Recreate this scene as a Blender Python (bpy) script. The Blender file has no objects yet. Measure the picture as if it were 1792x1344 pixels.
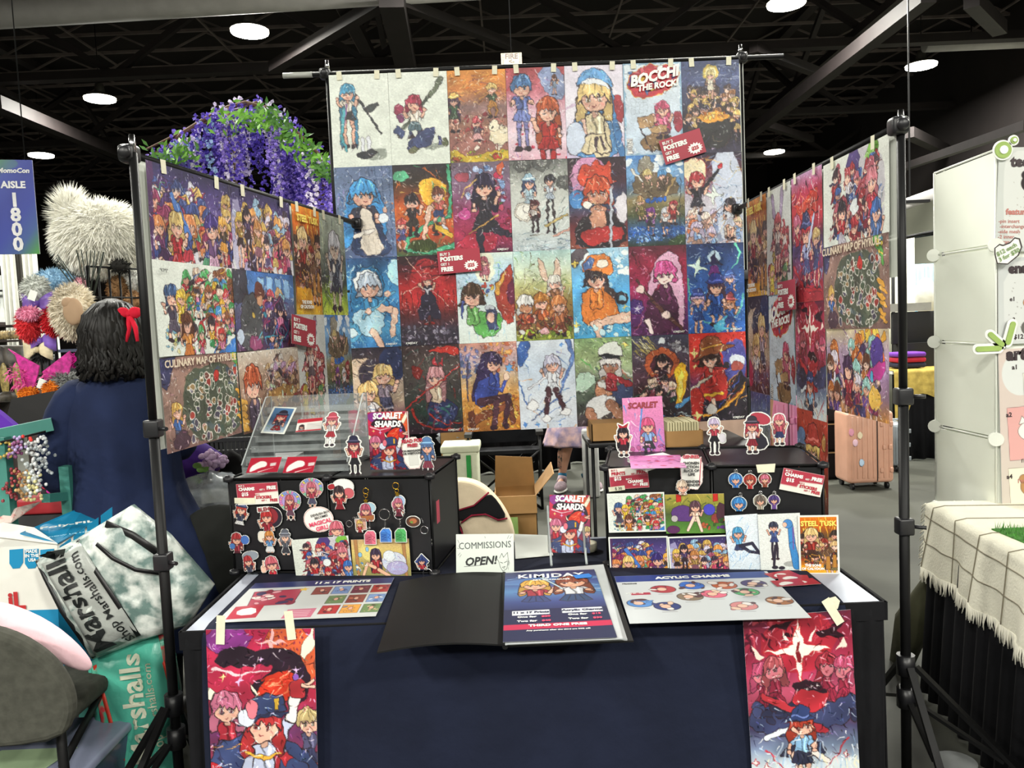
import bpy, bmesh, math, random
import numpy as np
from mathutils import Vector, Matrix
C = bpy.context.scene.collection
PI = math.pi
# ---------------------------------------------------------------- camera
F, PITCH, ROLL, H = 1397.6, 0.0694, 0.043, 1.4985
_f = np.array([0, math.cos(PITCH), -math.sin(PITCH)])
_r = np.array([1.0, 0, 0]); _u = np.cross(_r, _f)
CR = math.cos(ROLL)*_r - math.sin(ROLL)*_u
CU = math.sin(ROLL)*_r + math.cos(ROLL)*_u
CAM = np.array([0, 0, H])
cd = bpy.data.cameras.new('camera'); co = bpy.data.objects.new('camera', cd); C.objects.link(co)
co.matrix_world = Matrix(((CR[0], CU[0], -_f[0], 0), (CR[1], CU[1], -_f[1], 0), (CR[2], CU[2], -_f[2], H), (0, 0, 0, 1)))
cd.sensor_width = 36; cd.lens = 36*F/1792; cd.clip_start = 0.05; cd.clip_end = 300
bpy.context.scene.camera = co
# ---------------------------------------------------------------- world, exposure
w = bpy.data.worlds.new('hall_air'); bpy.context.scene.world = w; w.use_nodes = True
w.node_tree.nodes['Background'].inputs[0].default_value = (0.75, 0.85, 0.8, 1)
w.node_tree.nodes['Background'].inputs[1].default_value = 0.3
vs = bpy.context.scene.view_settings
vs.view_transform = 'Standard'; vs.look = 'None'; vs.exposure = 0.14; vs.gamma = 1; vs.use_curve_mapping = False
LAMP_POWER = 1020
LAMPC = (1.0, 0.985, 0.9)
# ---------------------------------------------------------------- geometry helpers
def ray(px, py): return _f + (px-896)/F*CR - (py-672)/F*CU
def at(px, py, Y):
    d = ray(px, py); return Vector(CAM + d*(Y/d[1]))
def onz(px, py, z):
    d = ray(px, py); return Vector(CAM + d*((z-H)/d[2]))
def pxof(P):
    d = np.array(P)-CAM; z = d@_f; return 896+F*(d@CR)/z, 672-F*(d@CU)/z
def chk(p, n=2):
    for _ in range(n): p = [v for i in range(len(p)) for a, b in ((p[i], p[(i+1) % len(p)]),) for v in ((.75*a[0]+.25*b[0], .75*a[1]+.25*b[1]), (.25*a[0]+.75*b[0], .25*a[1]+.75*b[1]))]
    return p
class Plane:
    def __init__(s, O, u, w):
        s.O = Vector(O); s.u = Vector(u).normalized(); s.w = Vector(w).normalized(); s.n = s.u.cross(s.w).normalized()
    def hit(s, px, py):
        d = Vector(ray(px, py)); c = Vector(CAM); n = s.n
        return c + d*((s.O-c).dot(n)/d.dot(n))
    def uv(s, px, py):
        p = s.hit(px, py)-s.O; return p.dot(s.u), p.dot(s.w)
    def pt(s, a, b, c=0): return s.O + s.u*a + s.w*b + s.n*c
def vplane(A, B):   # vertical plane through A and B (left to right as seen)
    A = Vector(A); B = Vector(B); d = B-A; d.z = 0
    return Plane(A, d, (0, 0, 1))
def srgb(c):
    if isinstance(c, str): c = [int(c[i:i+2], 16)/255 for i in (0, 2, 4)]
    return [x/12.92 if x <= .04045 else ((x+.055)/1.055)**2.4 for x in c]
def wloc(o):
    v = Vector((0, 0, 0))
    while o: v = v+o.location; o = o.parent
    return v
# ---------------------------------------------------------------- materials
_M = {}
def mat(name, col, rough=.6, metal=0, var=.08, scale=12, bump=0, bscale=60, trans=0, emit=0, spec=.5, alpha=1, col2=None, sheen=0, fac=(.35, .65)):
    if name in _M: return _M[name]
    m = bpy.data.materials.new(name); m.use_nodes = True; nt = m.node_tree; b = nt.nodes['Principled BSDF']
    c = srgb(col)
    tc = nt.nodes.new('ShaderNodeTexCoord'); no = nt.nodes.new('ShaderNodeTexNoise'); no.inputs['Scale'].default_value = scale; no.inputs['Detail'].default_value = 5
    nt.links.new(tc.outputs['Object'], no.inputs['Vector'])
    rp = nt.nodes.new('ShaderNodeValToRGB'); nt.links.new(no.outputs['Fac'], rp.inputs['Fac'])
    rp.color_ramp.elements[0].position = fac[0]; rp.color_ramp.elements[1].position = fac[1]
    c2 = srgb(col2) if col2 else [min(1, x*(1+var)) for x in c]
    c1 = c if col2 else [x*(1-var) for x in c]
    rp.color_ramp.elements[0].color = (*c1, 1); rp.color_ramp.elements[1].color = (*c2, 1)
    nt.links.new(rp.outputs['Color'], b.inputs['Base Color'])
    b.inputs['Roughness'].default_value = rough; b.inputs['Metallic'].default_value = metal
    b.inputs['Specular IOR Level'].default_value = spec
    b.inputs['Transmission Weight'].default_value = trans; b.inputs['Alpha'].default_value = alpha
    if sheen: b.inputs['Sheen Weight'].default_value = sheen
    if emit: b.inputs['Emission Color'].default_value = (*c, 1); b.inputs['Emission Strength'].default_value = emit
    if bump:
        n2 = nt.nodes.new('ShaderNodeTexNoise'); n2.inputs['Scale'].default_value = bscale; n2.inputs['Detail'].default_value = 4
        nt.links.new(tc.outputs['Object'], n2.inputs['Vector'])
        bp = nt.nodes.new('ShaderNodeBump'); bp.inputs['Strength'].default_value = bump; bp.inputs['Distance'].default_value = .01
        nt.links.new(n2.outputs['Fac'], bp.inputs['Height']); nt.links.new(bp.outputs['Normal'], b.inputs['Normal'])
    _M[name] = m; return m
def attr_mat(name, rough=.4, spec=.4, bump=0):
    if name in _M: return _M[name]
    m = bpy.data.materials.new(name); m.use_nodes = True; nt = m.node_tree; b = nt.nodes['Principled BSDF']
    a = nt.nodes.new('ShaderNodeAttribute'); a.attribute_name = 'Col'; nt.links.new(a.outputs['Color'], b.inputs['Base Color'])
    b.inputs['Roughness'].default_value = rough; b.inputs['Specular IOR Level'].default_value = spec
    _M[name] = m; return m
def fabric(name, col, **k): return mat(name, col, rough=.9, bump=.3, bscale=25, spec=.2, **k)
PAPER = mat('white_paper', 'dfe4dc', .5, var=.02)
WHITE = mat('white_gloss_plastic', 'd8dad2', .35, var=.03)
BLACK = mat('black_plastic', '141416', .45, var=.15)
BLACKM = mat('black_painted_metal', '0e0e0f', .5, var=.15, spec=.25)
CHROME = mat('chrome_metal', 'c8c8c8', .2, metal=1)
TAPE = mat('masking_tape', 'd9d6bd', .6, var=.04, scale=60)
KRAFT = mat('kraft_cardboard', 'a8804f', .8, var=.08, scale=8)
# ---------------------------------------------------------------- object helpers
def tag(o, label=None, cat=None, group=None, kind=None):
    if label: o['label'] = label
    if cat: o['category'] = cat
    if group: o['group'] = group
    if kind: o['kind'] = kind
    return o
def thing(name, label, cat, loc=(0, 0, 0), group=None):
    o = bpy.data.objects.new(name, None); C.objects.link(o); o.location = loc; o.empty_display_size = .05
    return tag(o, label, cat, group)
class MB:
    def __init__(s): s.v = []; s.f = []; s.mi = []; s.cur = 0; s.sm = []; s.smooth = False
    def add(s, vs_, fs, sm=None):
        n = len(s.v); s.v += [tuple(v) for v in vs_]
        for f in fs: s.f.append(tuple(i+n for i in f)); s.mi.append(s.cur); s.sm.append(s.smooth if sm is None else sm)
        return s
    def box(s, c, size, M=None):
        x, y, z = [a/2 for a in size]; c = Vector(c)
        vs_ = [Vector((sx*x, sy*y, sz*z)) for sz in (-1, 1) for sy in (-1, 1) for sx in (-1, 1)]
        if M: vs_ = [M @ v for v in vs_]
        return s.add([c+v for v in vs_], [(0, 2, 3, 1), (4, 5, 7, 6), (0, 1, 5, 4), (2, 6, 7, 3), (0, 4, 6, 2), (1, 3, 7, 5)])
    def bx(s, x0, x1, y0, y1, z0, z1): return s.box(((x0+x1)/2, (y0+y1)/2, (z0+z1)/2), (x1-x0, y1-y0, z1-z0))
    def hexa(s, b, t):  # bottom quad, top quad (ccw from above)
        return s.add(list(b)+list(t), [(3, 2, 1, 0), (4, 5, 6, 7), (0, 1, 5, 4), (1, 2, 6, 5), (2, 3, 7, 6), (3, 0, 4, 7)])
    def rbox(s, c, size, r=.01, M=None, seg=3):   # rounded in plan & edges by chamfer
        bm = bmesh.new(); bmesh.ops.create_cube(bm, size=1)
        for v in bm.verts: v.co = Vector((v.co.x*size[0], v.co.y*size[1], v.co.z*size[2]))
        bmesh.ops.bevel(bm, geom=list(bm.edges), offset=min(r, min(size)*.49), segments=seg, affect='EDGES', profile=.5)
        bm.verts.ensure_lookup_table()
        vs_ = [(M @ v.co if M else v.co.copy())+Vector(c) for v in bm.verts]
        fs = [tuple(v.index for v in f.verts) for f in bm.faces]; bm.free()
        return s.add(vs_, fs, True)
    def tube(s, pts, r, n=8, caps=True, closed=False):
        pts = [Vector(p) for p in pts]; m = len(pts)
        rs = r if isinstance(r, (list, tuple)) else [r]*m
        rings = []; prev = None
        for i, p in enumerate(pts):
            if closed: t = pts[(i+1) % m]-pts[i-1]
            else: t = pts[min(i+1, m-1)]-pts[max(i-1, 0)]
            if t.length < 1e-9: t = Vector((0, 0, 1))
            t.normalize()
            if prev is None:
                a = Vector((0, 0, 1)) if abs(t.z) < .9 else Vector((1, 0, 0)); x = t.cross(a).normalized()
            else:
                x = prev-t*prev.dot(t)
                if x.length < 1e-6: x = t.orthogonal()
                x.normalize()
            prev = x; y = t.cross(x)
            rings.append([p+(x*math.cos(2*PI*k/n)+y*math.sin(2*PI*k/n))*rs[i] for k in range(n)])
        vs_ = [v for r_ in rings for v in r_]; fs = []
        for i in range(m if closed else m-1):
            j = (i+1) % m
            for k in range(n): fs.append((i*n+k, i*n+(k+1) % n, j*n+(k+1) % n, j*n+k))
        s.add(vs_, fs, True)
        if caps and not closed:
            b = len(s.v)-len(vs_)
            s.f += [tuple(b+k for k in reversed(range(n))), tuple(b+(m-1)*n+k for k in range(n))]; s.mi += [s.cur]*2; s.sm += [False]*2
        return s
    def bar(s, p0, p1, w_, d_, up=(0, 0, 1)):  # rectangular bar
        p0 = Vector(p0); p1 = Vector(p1); t = (p1-p0).normalized(); a = Vector(up)
        if abs(t.dot(a)) > .95: a = Vector((0, 1, 0))
        x = t.cross(a).normalized()*w_/2; y = x.cross(t).normalized()*d_/2
        return s.hexa([p0-x-y, p0+x-y, p0+x+y, p0-x+y], [p1-x-y, p1+x-y, p1+x+y, p1-x+y])
    def ell(s, c, r, n=14, m=10, M=None, noise=0, seed=0):
        c = Vector(c); vs_ = []; fs = []; rd = random.Random(seed)
        for i in range(m+1):
            th = PI*i/m
            for k in range(n):
                ph = 2*PI*k/n; q = 1+(rd.random()-.5)*noise
                v = Vector((r[0]*math.sin(th)*math.cos(ph), r[1]*math.sin(th)*math.sin(ph), r[2]*math.cos(th)))*q
                vs_.append(c+(M @ v if M else v))
        for i in range(m):
            for k in range(n): fs.append((i*n+k, (i+1)*n+k, (i+1)*n+(k+1) % n, i*n+(k+1) % n))
        return s.add(vs_, fs, True)
    def prism(s, poly, plane, t=.002, off=0):   # polygon in plane coords, extruded toward the viewer
        n = len(poly); a = [plane.pt(x, y, off) for x, y in poly]; b = [plane.pt(x, y, off+t) for x, y in poly]
        return s.add(a+b, [tuple(reversed(range(n))), tuple(range(n, 2*n))]+[(i, (i+1) % n, n+(i+1) % n, n+i) for i in range(n)])
    def loft(s, rings, cap=True, closed_ring=True):
        n = len(rings[0]); vs_ = [v for r_ in rings for v in r_]; fs = []
        for i in range(len(rings)-1):
            for k in range(n if closed_ring else n-1): fs.append((i*n+k, i*n+(k+1) % n, (i+1)*n+(k+1) % n, (i+1)*n+k))
        if cap and closed_ring: fs += [tuple(reversed(range(n))), tuple((len(rings)-1)*n+k for k in range(n))]
        return s.add(vs_, fs, True)
    def build(s, name, mats, parent=None, local=False, base=None):
        if not isinstance(mats, (list, tuple)): mats = [mats]
        me = bpy.data.meshes.new(name); V_ = np.array(s.v, float)
        if local: o0 = Vector((0, 0, 0))
        elif parent: o0 = wloc(parent)
        else: o0 = Vector(base) if base else Vector(((V_[:, 0].min()+V_[:, 0].max())/2, (V_[:, 1].min()+V_[:, 1].max())/2, V_[:, 2].min()))
        V_ = V_-np.array(o0)
        me.from_pydata(V_.tolist(), [], s.f)
        for m in mats: me.materials.append(m)
        if len(mats) > 1: me.polygons.foreach_set('material_index', s.mi)
        if any(s.sm): me.polygons.foreach_set('use_smooth', s.sm)
        me.update(); o = bpy.data.objects.new(name, me); C.objects.link(o)
        if parent: o.parent = parent
        elif not local: o.location = o0
        return o
def sub(o, lv=1):
    m = o.modifiers.new('subd', 'SUBSURF'); m.levels = lv; m.render_levels = lv; return o
def struct(o): o['kind'] = 'structure'; return o
def copy_tree(o, parent=None):
    c = o.copy(); C.objects.link(c)
    if parent: c.parent = parent
    for ch in list(o.children): copy_tree(ch, c)
    return c
_txt = {}
def text(parent, s, size, loc, m, name='lettering', bold=.02, align='CENTER', rot=0, shear=0, sx=1, M=None, sp=1):
    """flat lettering lying just in front of a card (local x right, z up, facing -y)"""
    cu = bpy.data.curves.new('t', 'FONT'); cu.body = s; cu.size = size; cu.offset = bold*size*.5; cu.align_x = align; cu.align_y = 'CENTER'
    cu.extrude = .0002; cu.shear = shear; cu.resolution_u = 2; cu.space_character = sp
    to = bpy.data.objects.new('t', cu); C.objects.link(to)
    bpy.context.view_layer.update()
    me = bpy.data.meshes.new_from_object(to.evaluated_get(bpy.context.evaluated_depsgraph_get()))
    bpy.data.objects.remove(to); bpy.data.curves.remove(cu)
    Mx = Matrix.Translation(Vector((loc[0], loc[1], loc[2]))) @ Matrix.Rotation(-rot, 4, 'Y') @ Matrix.Rotation(PI/2, 4, 'X') @ Matrix.Diagonal((sx, 1, 1, 1))
    if M: Mx = M
    me.transform(Mx); me.materials.clear(); me.materials.append(m)
    o = bpy.data.objects.new(name, me); C.objects.link(o); o.parent = parent
    return o
# ---------------------------------------------------------------- procedural art: colours computed per mesh vertex
def hx(c):
    if isinstance(c, str): return np.array([int(c[i:i+2], 16)/255 for i in (0, 2, 4)])
    return np.array(c, float)
INK = '2a1c22'
class Cv:
    def __init__(s, w, h, nx, ny, alpha=False, seed=1):
        k = 100/min(w, h); s.W = w*k; s.Hh = h*k
        s.nx, s.ny = nx, ny; s.px = s.W/nx
        s.X, s.Y = np.meshgrid(np.linspace(0, s.W, nx), np.linspace(0, s.Hh, ny))
        s.im = np.ones((ny, nx, 3)); s.A = np.zeros((ny, nx)) if alpha else None; s.rd = random.Random(seed)
    def _box(s, x0, x1, y0, y1):
        i0 = max(0, int(x0/s.W*s.nx)-1); i1 = min(s.nx, int(x1/s.W*s.nx)+2); j0 = max(0, int(y0/s.Hh*s.ny)-1); j1 = min(s.ny, int(y1/s.Hh*s.ny)+2)
        return (slice(j0, j1), slice(i0, i1)) if i1 > i0 and j1 > j0 else None
    def _put(s, b, d, col, ol, oc=INK, al=1):
        a = np.clip(.5-d/s.px, 0, 1)*al
        if s.A is not None: s.A[b] = np.maximum(s.A[b], np.clip(.5-(d-ol)/s.px, 0, 1))
        im = s.im[b]
        if ol:
            o = np.clip(.5-(d-ol)/s.px, 0, 1)[..., None]*al; im = im*(1-o)+hx(oc)*o
        s.im[b] = im*(1-a[..., None])+hx(col)*a[..., None]
    def fill(s, *cols, ang=0):
        t = (s.Y/s.Hh)*math.cos(ang)+(s.X/s.W)*math.sin(ang); t = (t-t.min())/(t.max()-t.min())
        xs = np.linspace(0, 1, len(cols)); cs = np.array([hx(c) for c in cols])
        s.im = np.stack([np.interp(t, xs, cs[:, k]) for k in range(3)], -1); return s
    def e(s, x, y, rx, ry, col, rot=0, ol=.6, oc=INK, al=1):
        R_ = max(rx, ry)+ol+1; b = s._box(x-R_, x+R_, y-R_, y+R_)
        if not b: return s
        dx = s.X[b]-x; dy = s.Y[b]-y; c, n = math.cos(rot), math.sin(rot); a = dx*c+dy*n; q = -dx*n+dy*c
        k = np.sqrt((a/rx)**2+(q/ry)**2)+1e-9; d = (k-1)*np.sqrt(a*a+q*q)/k
        s._put(b, d, col, ol, oc, al); return s
    def p(s, pts, col, sm=0, ol=.6, oc=INK, al=1):
        pts = [tuple(q) for q in pts]
        for _ in range(sm):
            n = len(pts); q = []
            for i in range(n):
                a, b_ = pts[i], pts[(i+1) % n]; q += [(.75*a[0]+.25*b_[0], .75*a[1]+.25*b_[1]), (.25*a[0]+.75*b_[0], .25*a[1]+.75*b_[1])]
            pts = q
        xs = [q[0] for q in pts]; ys = [q[1] for q in pts]; b = s._box(min(xs)-ol-1, max(xs)+ol+1, min(ys)-ol-1, max(ys)+ol+1)
        if not b: return s
        X, Y = s.X[b], s.Y[b]; d = np.full(X.shape, 1e9); ins = np.zeros(X.shape, bool)
        for i in range(len(pts)):
            x0, y0 = pts[i]; x1, y1 = pts[(i+1) % len(pts)]; ex, ey = x1-x0, y1-y0
            t = np.clip(((X-x0)*ex+(Y-y0)*ey)/(ex*ex+ey*ey+1e-9), 0, 1); d = np.minimum(d, (X-x0-t*ex)**2+(Y-y0-t*ey)**2)
            if y0 != y1: ins ^= ((y0 > Y) != (y1 > Y)) & (X < (x1-x0)*(Y-y0)/(y1-y0)+x0)
        d = np.sqrt(d); d = np.where(ins, -d, d); s._put(b, d, col, ol, oc, al); return s
    def l(s, pts, w_, col, w2=None, ol=.0, oc=INK, al=1):
        w2 = w_ if w2 is None else w2; n = len(pts)-1; m = max(w_, w2)
        for i in range(n):
            x0, y0 = pts[i]; x1, y1 = pts[i+1]; ra = (w_+(w2-w_)*i/n)/2; rb = (w_+(w2-w_)*(i+1)/n)/2
            b = s._box(min(x0, x1)-m-ol-1, max(x0, x1)+m+ol+1, min(y0, y1)-m-ol-1, max(y0, y1)+m+ol+1)
            if not b: continue
            X, Y = s.X[b], s.Y[b]; ex, ey = x1-x0, y1-y0; t = np.clip(((X-x0)*ex+(Y-y0)*ey)/(ex*ex+ey*ey+1e-9), 0, 1)
            s._put(b, np.sqrt((X-x0-t*ex)**2+(Y-y0-t*ey)**2)-(ra+(rb-ra)*t), col, ol, oc, al)
        return s
    def blobs(s, n, cols, r=(2, 6), reg=None, ol=.3, al=1, seed=0):
        rd = random.Random(seed+5); x0, y0, x1, y1 = reg or (0, 0, s.W, s.Hh)
        for _ in range(n): q = rd.uniform(*r); s.e(rd.uniform(x0, x1), rd.uniform(y0, y1), q, q*rd.uniform(.4, .9), rd.choice(cols), rd.uniform(0, 3), ol, al=al)
        return s
    def streaks(s, n, cols, w_=(.5, 2), ln=(10, 40), ang=(0, 3.1), reg=None, al=.8, seed=0, c=None):
        rd = random.Random(seed+9); x0, y0, x1, y1 = reg or (0, 0, s.W, s.Hh)
        for _ in range(n):
            x, y = rd.uniform(x0, x1), rd.uniform(y0, y1); a = math.atan2(y-c[1], x-c[0]) if c else rd.uniform(*ang); L = rd.uniform(*ln); b = a+rd.uniform(-.4, .4)
            s.l([(x, y), (x+L/2*math.cos(a), y+L/2*math.sin(a)), (x+L/2*math.cos(a)+L/2*math.cos(b), y+L/2*math.sin(a)+L/2*math.sin(b))], rd.uniform(*w_), rd.choice(cols), .2, al=al)
        return s
    def star(s, x, y, r, col='f4f0d8', n=4, ol=0, k=.28, oc=INK, rot=0):
        return s.p([(x+math.sin(rot+i*PI/n)*r*(1 if i % 2 == 0 else k), y-math.cos(rot+i*PI/n)*r*(1 if i % 2 == 0 else k)) for i in range(2*n)], col, ol=ol, oc=oc)
    def fig(s, x, y, r, hair, top, bot, skin='e3ae96', leg=None, shoe='33262e', hl=2.2, arms=1, lean=0, hat=None, face=1, L=3, sd=None, hi=None, wide=1):
        """plain generic person: hair, face, torso, skirt, legs"""
        rd = random.Random(sd if sd is not None else int(x*7+y*13)); leg = leg or skin; q = lambda a, b: (x+a*r*wide+lean*max(b, 0)*r*.3, y+b*r)
        ol = max(.35, r*.06); hv = hx(hair); hi = hi or tuple(np.clip(hv*1.1+.25, 0, 1)); dk = tuple(hv*.55)
        if hl > 0: s.p([q(-.9, -.6), q(0, -1.15), q(.9, -.6), q(1.1, .5), q(1.0+rd.random()*.4, hl), q(.55, hl*.9), q(.5, .8), q(-.5, .8), q(-.6, hl*.85), q(-1.0-rd.random()*.4, hl), q(-1.1, .5)], tuple(hv*.85), 1, ol)
        if L > 0:
            for sx in (-1, 1):
                k = rd.uniform(0, .35); s.l([q(sx*.3, 2.7), q(sx*(.35+k), 2.7+L*.5), q(sx*(.35+k*.5), 2.7+L)], r*.44, leg, r*.3, ol)
                s.e(*q(sx*(.4+k*.5), 2.75+L), r*.36, r*.22, shoe, ol=ol)
        for sx in (-1, 1)[:2 if arms else 0]:
            a, b = rd.choice([(.95, 2.3, ), (.8, 1.6), (1.25, .8)]) if arms == 1 else (.9, 2.2)
            s.l([q(sx*.55, 1.25), q(sx*1.0, 1.75)], r*.46, top, r*.38, ol); s.l([q(sx*1.0, 1.75), q(sx*a*1.1, b)], r*.32, skin, r*.26, ol); s.e(*q(sx*a*1.1, b), r*.2, r*.2, skin, ol=ol)
        s.p([q(-.62, 1.05), q(.62, 1.05), q(.5, 2.1), q(.62, 2.9), q(-.62, 2.9), q(-.5, 2.1)], top, 1, ol)
        s.l([q(-.2, 1.2), q(.1, 2), q(.05, 2.6)], r*.12, tuple(hx(top)*.6)); s.l([q(.25, 1.3), q(.3, 2.4)], r*.14, tuple(np.clip(hx(top)*1.2+.1, 0, 1)))
        if bot: s.p([q(-.5, 2.35), q(.5, 2.35), q(.95, 3.4), q(.4, 3.55), q(0, 3.4), q(-.45, 3.55), q(-.95, 3.35)], bot, 0, ol); [s.l([q(t*.5, 2.5), q(t, 3.4)], r*.07, tuple(hx(bot)*.55)) for t in (-.5, 0, .5)]
        s.l([q(0, .7), q(0, 1.2)], r*.34, tuple(hx(skin)*.88), ol=ol*.5)
        s.e(*q(0, .1), r*.82, r*.88, skin, ol=ol)
        if face:
            fx = rd.uniform(-.16, .16); wk = rd.random() < .12
            for sx in (-1, 1):
                if wk and sx < 0: s.l([q(-.5, .3), q(-.34, .36), q(-.18, .28)], r*.09, INK); continue
                s.e(*q(sx*.34+.04+fx, .27), r*.14, r*.13, 'f4ece8', ol=ol*.4); s.e(*q(sx*.34+.05+fx*1.3, .28), r*.09, r*.12, tuple(hv*.5), ol=0)
                s.l([q(sx*.36-.17+fx, .12), q(sx*.36+.2+fx, .1)], r*.08, INK); s.e(*q(sx*.5, .52), r*.13, r*.07, 'e08a80', ol=0, al=.6)
            s.l([q(-.1+fx, .66), q(.02+fx, .71), q(.14+fx, .65)], r*.06, '8a3038')
        z = [q(-.95, .45), q(-1.02, -.3), q(-.7, -.95), q(0, -1.2), q(.7, -.95), q(1.02, -.3), q(.95, .45), q(.75, .1), q(.62, -.15), q(.45, .12), q(.25, -.12), q(.08, .16), q(-.15, -.14), q(-.35, .14), q(-.55, -.1), q(-.75, .15)]
        s.p(z, hair, 0, ol)
        for t in (-.6, -.3, .05, .4, .7): s.l([q(t*.6, -1.0), q(t*1.05, -.55), q(t*1.2, -.1)], r*.08, hi if int(t*10) % 2 else dk, r*.03)
        if hat: s.p([q(-1.35, -.45), q(-.8, -.75), q(-.7, -1.4), q(0, -1.75), q(.75, -1.4), q(.8, -.75), q(1.35, -.45), q(.6, -.35), q(-.6, -.35)], hat, 1, ol); s.l([q(-.75, -.72), q(.75, -.72)], r*.16, tuple(np.clip(hx(hat)*1.4+.15, 0, 1)))
        return s
    def crowd(s, n, hairs, tops, reg, r=(5, 8), seed=0, skins=('e3ae96', 'd89a80', 'f0c8b0'), size_grow=0):
        rd = random.Random(seed+77); x0, y0, x1, y1 = reg
        P = sorted([(rd.uniform(y0, y1), rd.uniform(x0, x1)) for _ in range(n)])
        for y, x in P:
            q = rd.uniform(*r)*(1+size_grow*(y-y0)/(y1-y0+1e-6)); s.fig(x, y, q, rd.choice(hairs), rd.choice(tops), rd.choice(tops), rd.choice(skins), hl=rd.choice([0, 1.2, 2]), L=rd.choice([0, 2]), lean=rd.uniform(-1, 1), sd=rd.randint(0, 9999), arms=rd.choice([0, 1]), wide=rd.uniform(.85, 1.15))
            if rd.random() < .5: s.l([(x-q*2, y+q*rd.uniform(0, 3)), (x+q*2, y-q*rd.uniform(-2, 2))], q*.3, rd.choice(tops), q*.08, ol=.3)
        return s
    def grain(s, a=.05, seed=0):
        rs = np.random.RandomState(seed); g = rs.randn(s.ny, s.nx, 1)
        for _ in range(1): g = (g+np.roll(g, 1, 0)+np.roll(g, 1, 1)+np.roll(g, -1, 1))/2.2
        s.im = np.clip(s.im*(1+a*g), 0, 1); return s
    def paint(s, k=1, seed=0):
        """brushwork: warp, tone drift and many small strokes in the local colour"""
        rs = np.random.RandomState(seed+3); X, Y = s.X, s.Y; dx = np.zeros_like(X); dy = np.zeros_like(X); sh = np.zeros_like(X)
        for _ in range(5):
            a, b, p = rs.uniform(-.5, .5, 3)*[1, 1, 12]; dx += np.sin(a*X+b*Y+p); a, b, p = rs.uniform(-.5, .5, 3)*[1, 1, 12]; dy += np.sin(a*X+b*Y+p); a, b, p = rs.uniform(-.2, .2, 3)*[1, 1, 30]; sh += np.sin(a*X+b*Y+p)
        i = np.clip(((Y+dy*.55*k)/s.Hh*(s.ny-1)).round().astype(int), 0, s.ny-1); j = np.clip(((X+dx*.55*k)/s.W*(s.nx-1)).round().astype(int), 0, s.nx-1)
        im = s.im[i, j]; im = im*(1+.045*k*sh[..., None]*np.clip(1.9-2*im.min(-1, keepdims=True), 0.08, 1)); s.im = np.clip(im, 0, 1); src = s.im.copy(); rd = random.Random(seed)
        for _ in range(int(420*k)):
            x, y = rd.uniform(0, s.W), rd.uniform(0, s.Hh); c = src[min(s.ny-1, int(y/s.Hh*s.ny)), min(s.nx-1, int(x/s.W*s.nx))]; t = rd.choice([.5, .72, 1.25, 1.45, 1.7]) if c.min() < .72 else rd.choice([.93, .97, 1.02, 1.04]); c = np.clip(c*t+(t-1)*.12+(.55*(1-c) if t > 1.6 else 0)+np.array([rd.uniform(-.06, .06) for _ in range(3)])*(1 if c.min() < .72 else .2), 0, 1)
            a = rd.uniform(0, 3.14); L = rd.uniform(2, 8); q = rd.uniform(-.8, .8); s.l([(x, y), (x+L*math.cos(a)/2, y+L*math.sin(a)/2), (x+L*math.cos(a)/2+L*math.cos(a+q)/2, y+L*math.sin(a)/2+L*math.sin(a+q)/2)], rd.uniform(.5, 1.5), c, .2, al=.75)
        g = s.im.mean(-1, keepdims=True); s.im = np.clip((s.im*.9+g*.1)*1.03+.012, 0, 1); return s
    def border(s, k, col='e6eae2'):
        m = (s.X < k) | (s.X > s.W-k) | (s.Y < k) | (s.Y > s.Hh-k); s.im[m] = hx(col); return s
def dilate(m, k):
    o = m.copy(); n = int(math.ceil(k))
    for dy in range(-n, n+1):
        for dx in range(-n, n+1):
            if dx*dx+dy*dy <= k*k+.5:
                q = np.zeros_like(m); h_, w_ = m.shape
                q[max(0, dy):h_+min(0, dy), max(0, dx):w_+min(0, dx)] = m[max(0, -dy):h_+min(0, -dy), max(0, -dx):w_+min(0, -dx)]; o |= q
    return o
PRINT = attr_mat('printed_art_paper', .42, .35)
GLOSS = attr_mat('printed_gloss_acrylic', .15, .6)
DK = .93
def lin(im):
    im = np.clip(im*DK, 0, 1); return np.where(im <= .04045, im/12.92, ((im+.055)/1.055)**2.4)
def card_mesh(name, w, h, nx, ny, cv, t=.0008, wave=0, seed=0, curl=0, mt=None):
    xs = np.linspace(-w/2, w/2, nx); zs = np.linspace(h/2, -h/2, ny); X, Z = np.meshgrid(xs, zs)
    rs = np.random.RandomState(seed); Y = np.zeros_like(X)
    if wave:
        for _ in range(4): a, b, c_ = rs.uniform(-9, 9), rs.uniform(-6, 6), rs.uniform(0, 6); Y += wave*.5*np.sin(a*X+b*Z+c_)
    if curl: Y -= curl*(np.abs(Z-h/2)/h)**2
    V1 = np.stack([X, Y-t, Z], -1).reshape(-1, 3)
    idx = np.arange(nx*ny).reshape(ny, nx)
    q = np.stack([idx[:-1, :-1], idx[1:, :-1], idx[1:, 1:], idx[:-1, 1:]], -1).reshape(-1, 4)
    # coarse back sheet
    bi = idx[np.ix_(np.linspace(0, ny-1, 6).astype(int), np.linspace(0, nx-1, 6).astype(int))]
    V2 = V1[bi.reshape(-1)]+[0, t, 0]; j = np.arange(36).reshape(6, 6)+len(V1)
    q2 = np.stack([j[:-1, :-1], j[:-1, 1:], j[1:, 1:], j[1:, :-1]], -1).reshape(-1, 4)
    V_ = np.concatenate([V1, V2]); Q = np.concatenate([q, q2])
    col = np.ones((len(V_), 4)); col[:len(V1), :3] = lin(cv.im).reshape(-1, 3); col[len(V1):, :3] = .75
    return grid_obj(name, V_, Q, col, mt or PRINT)
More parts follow.
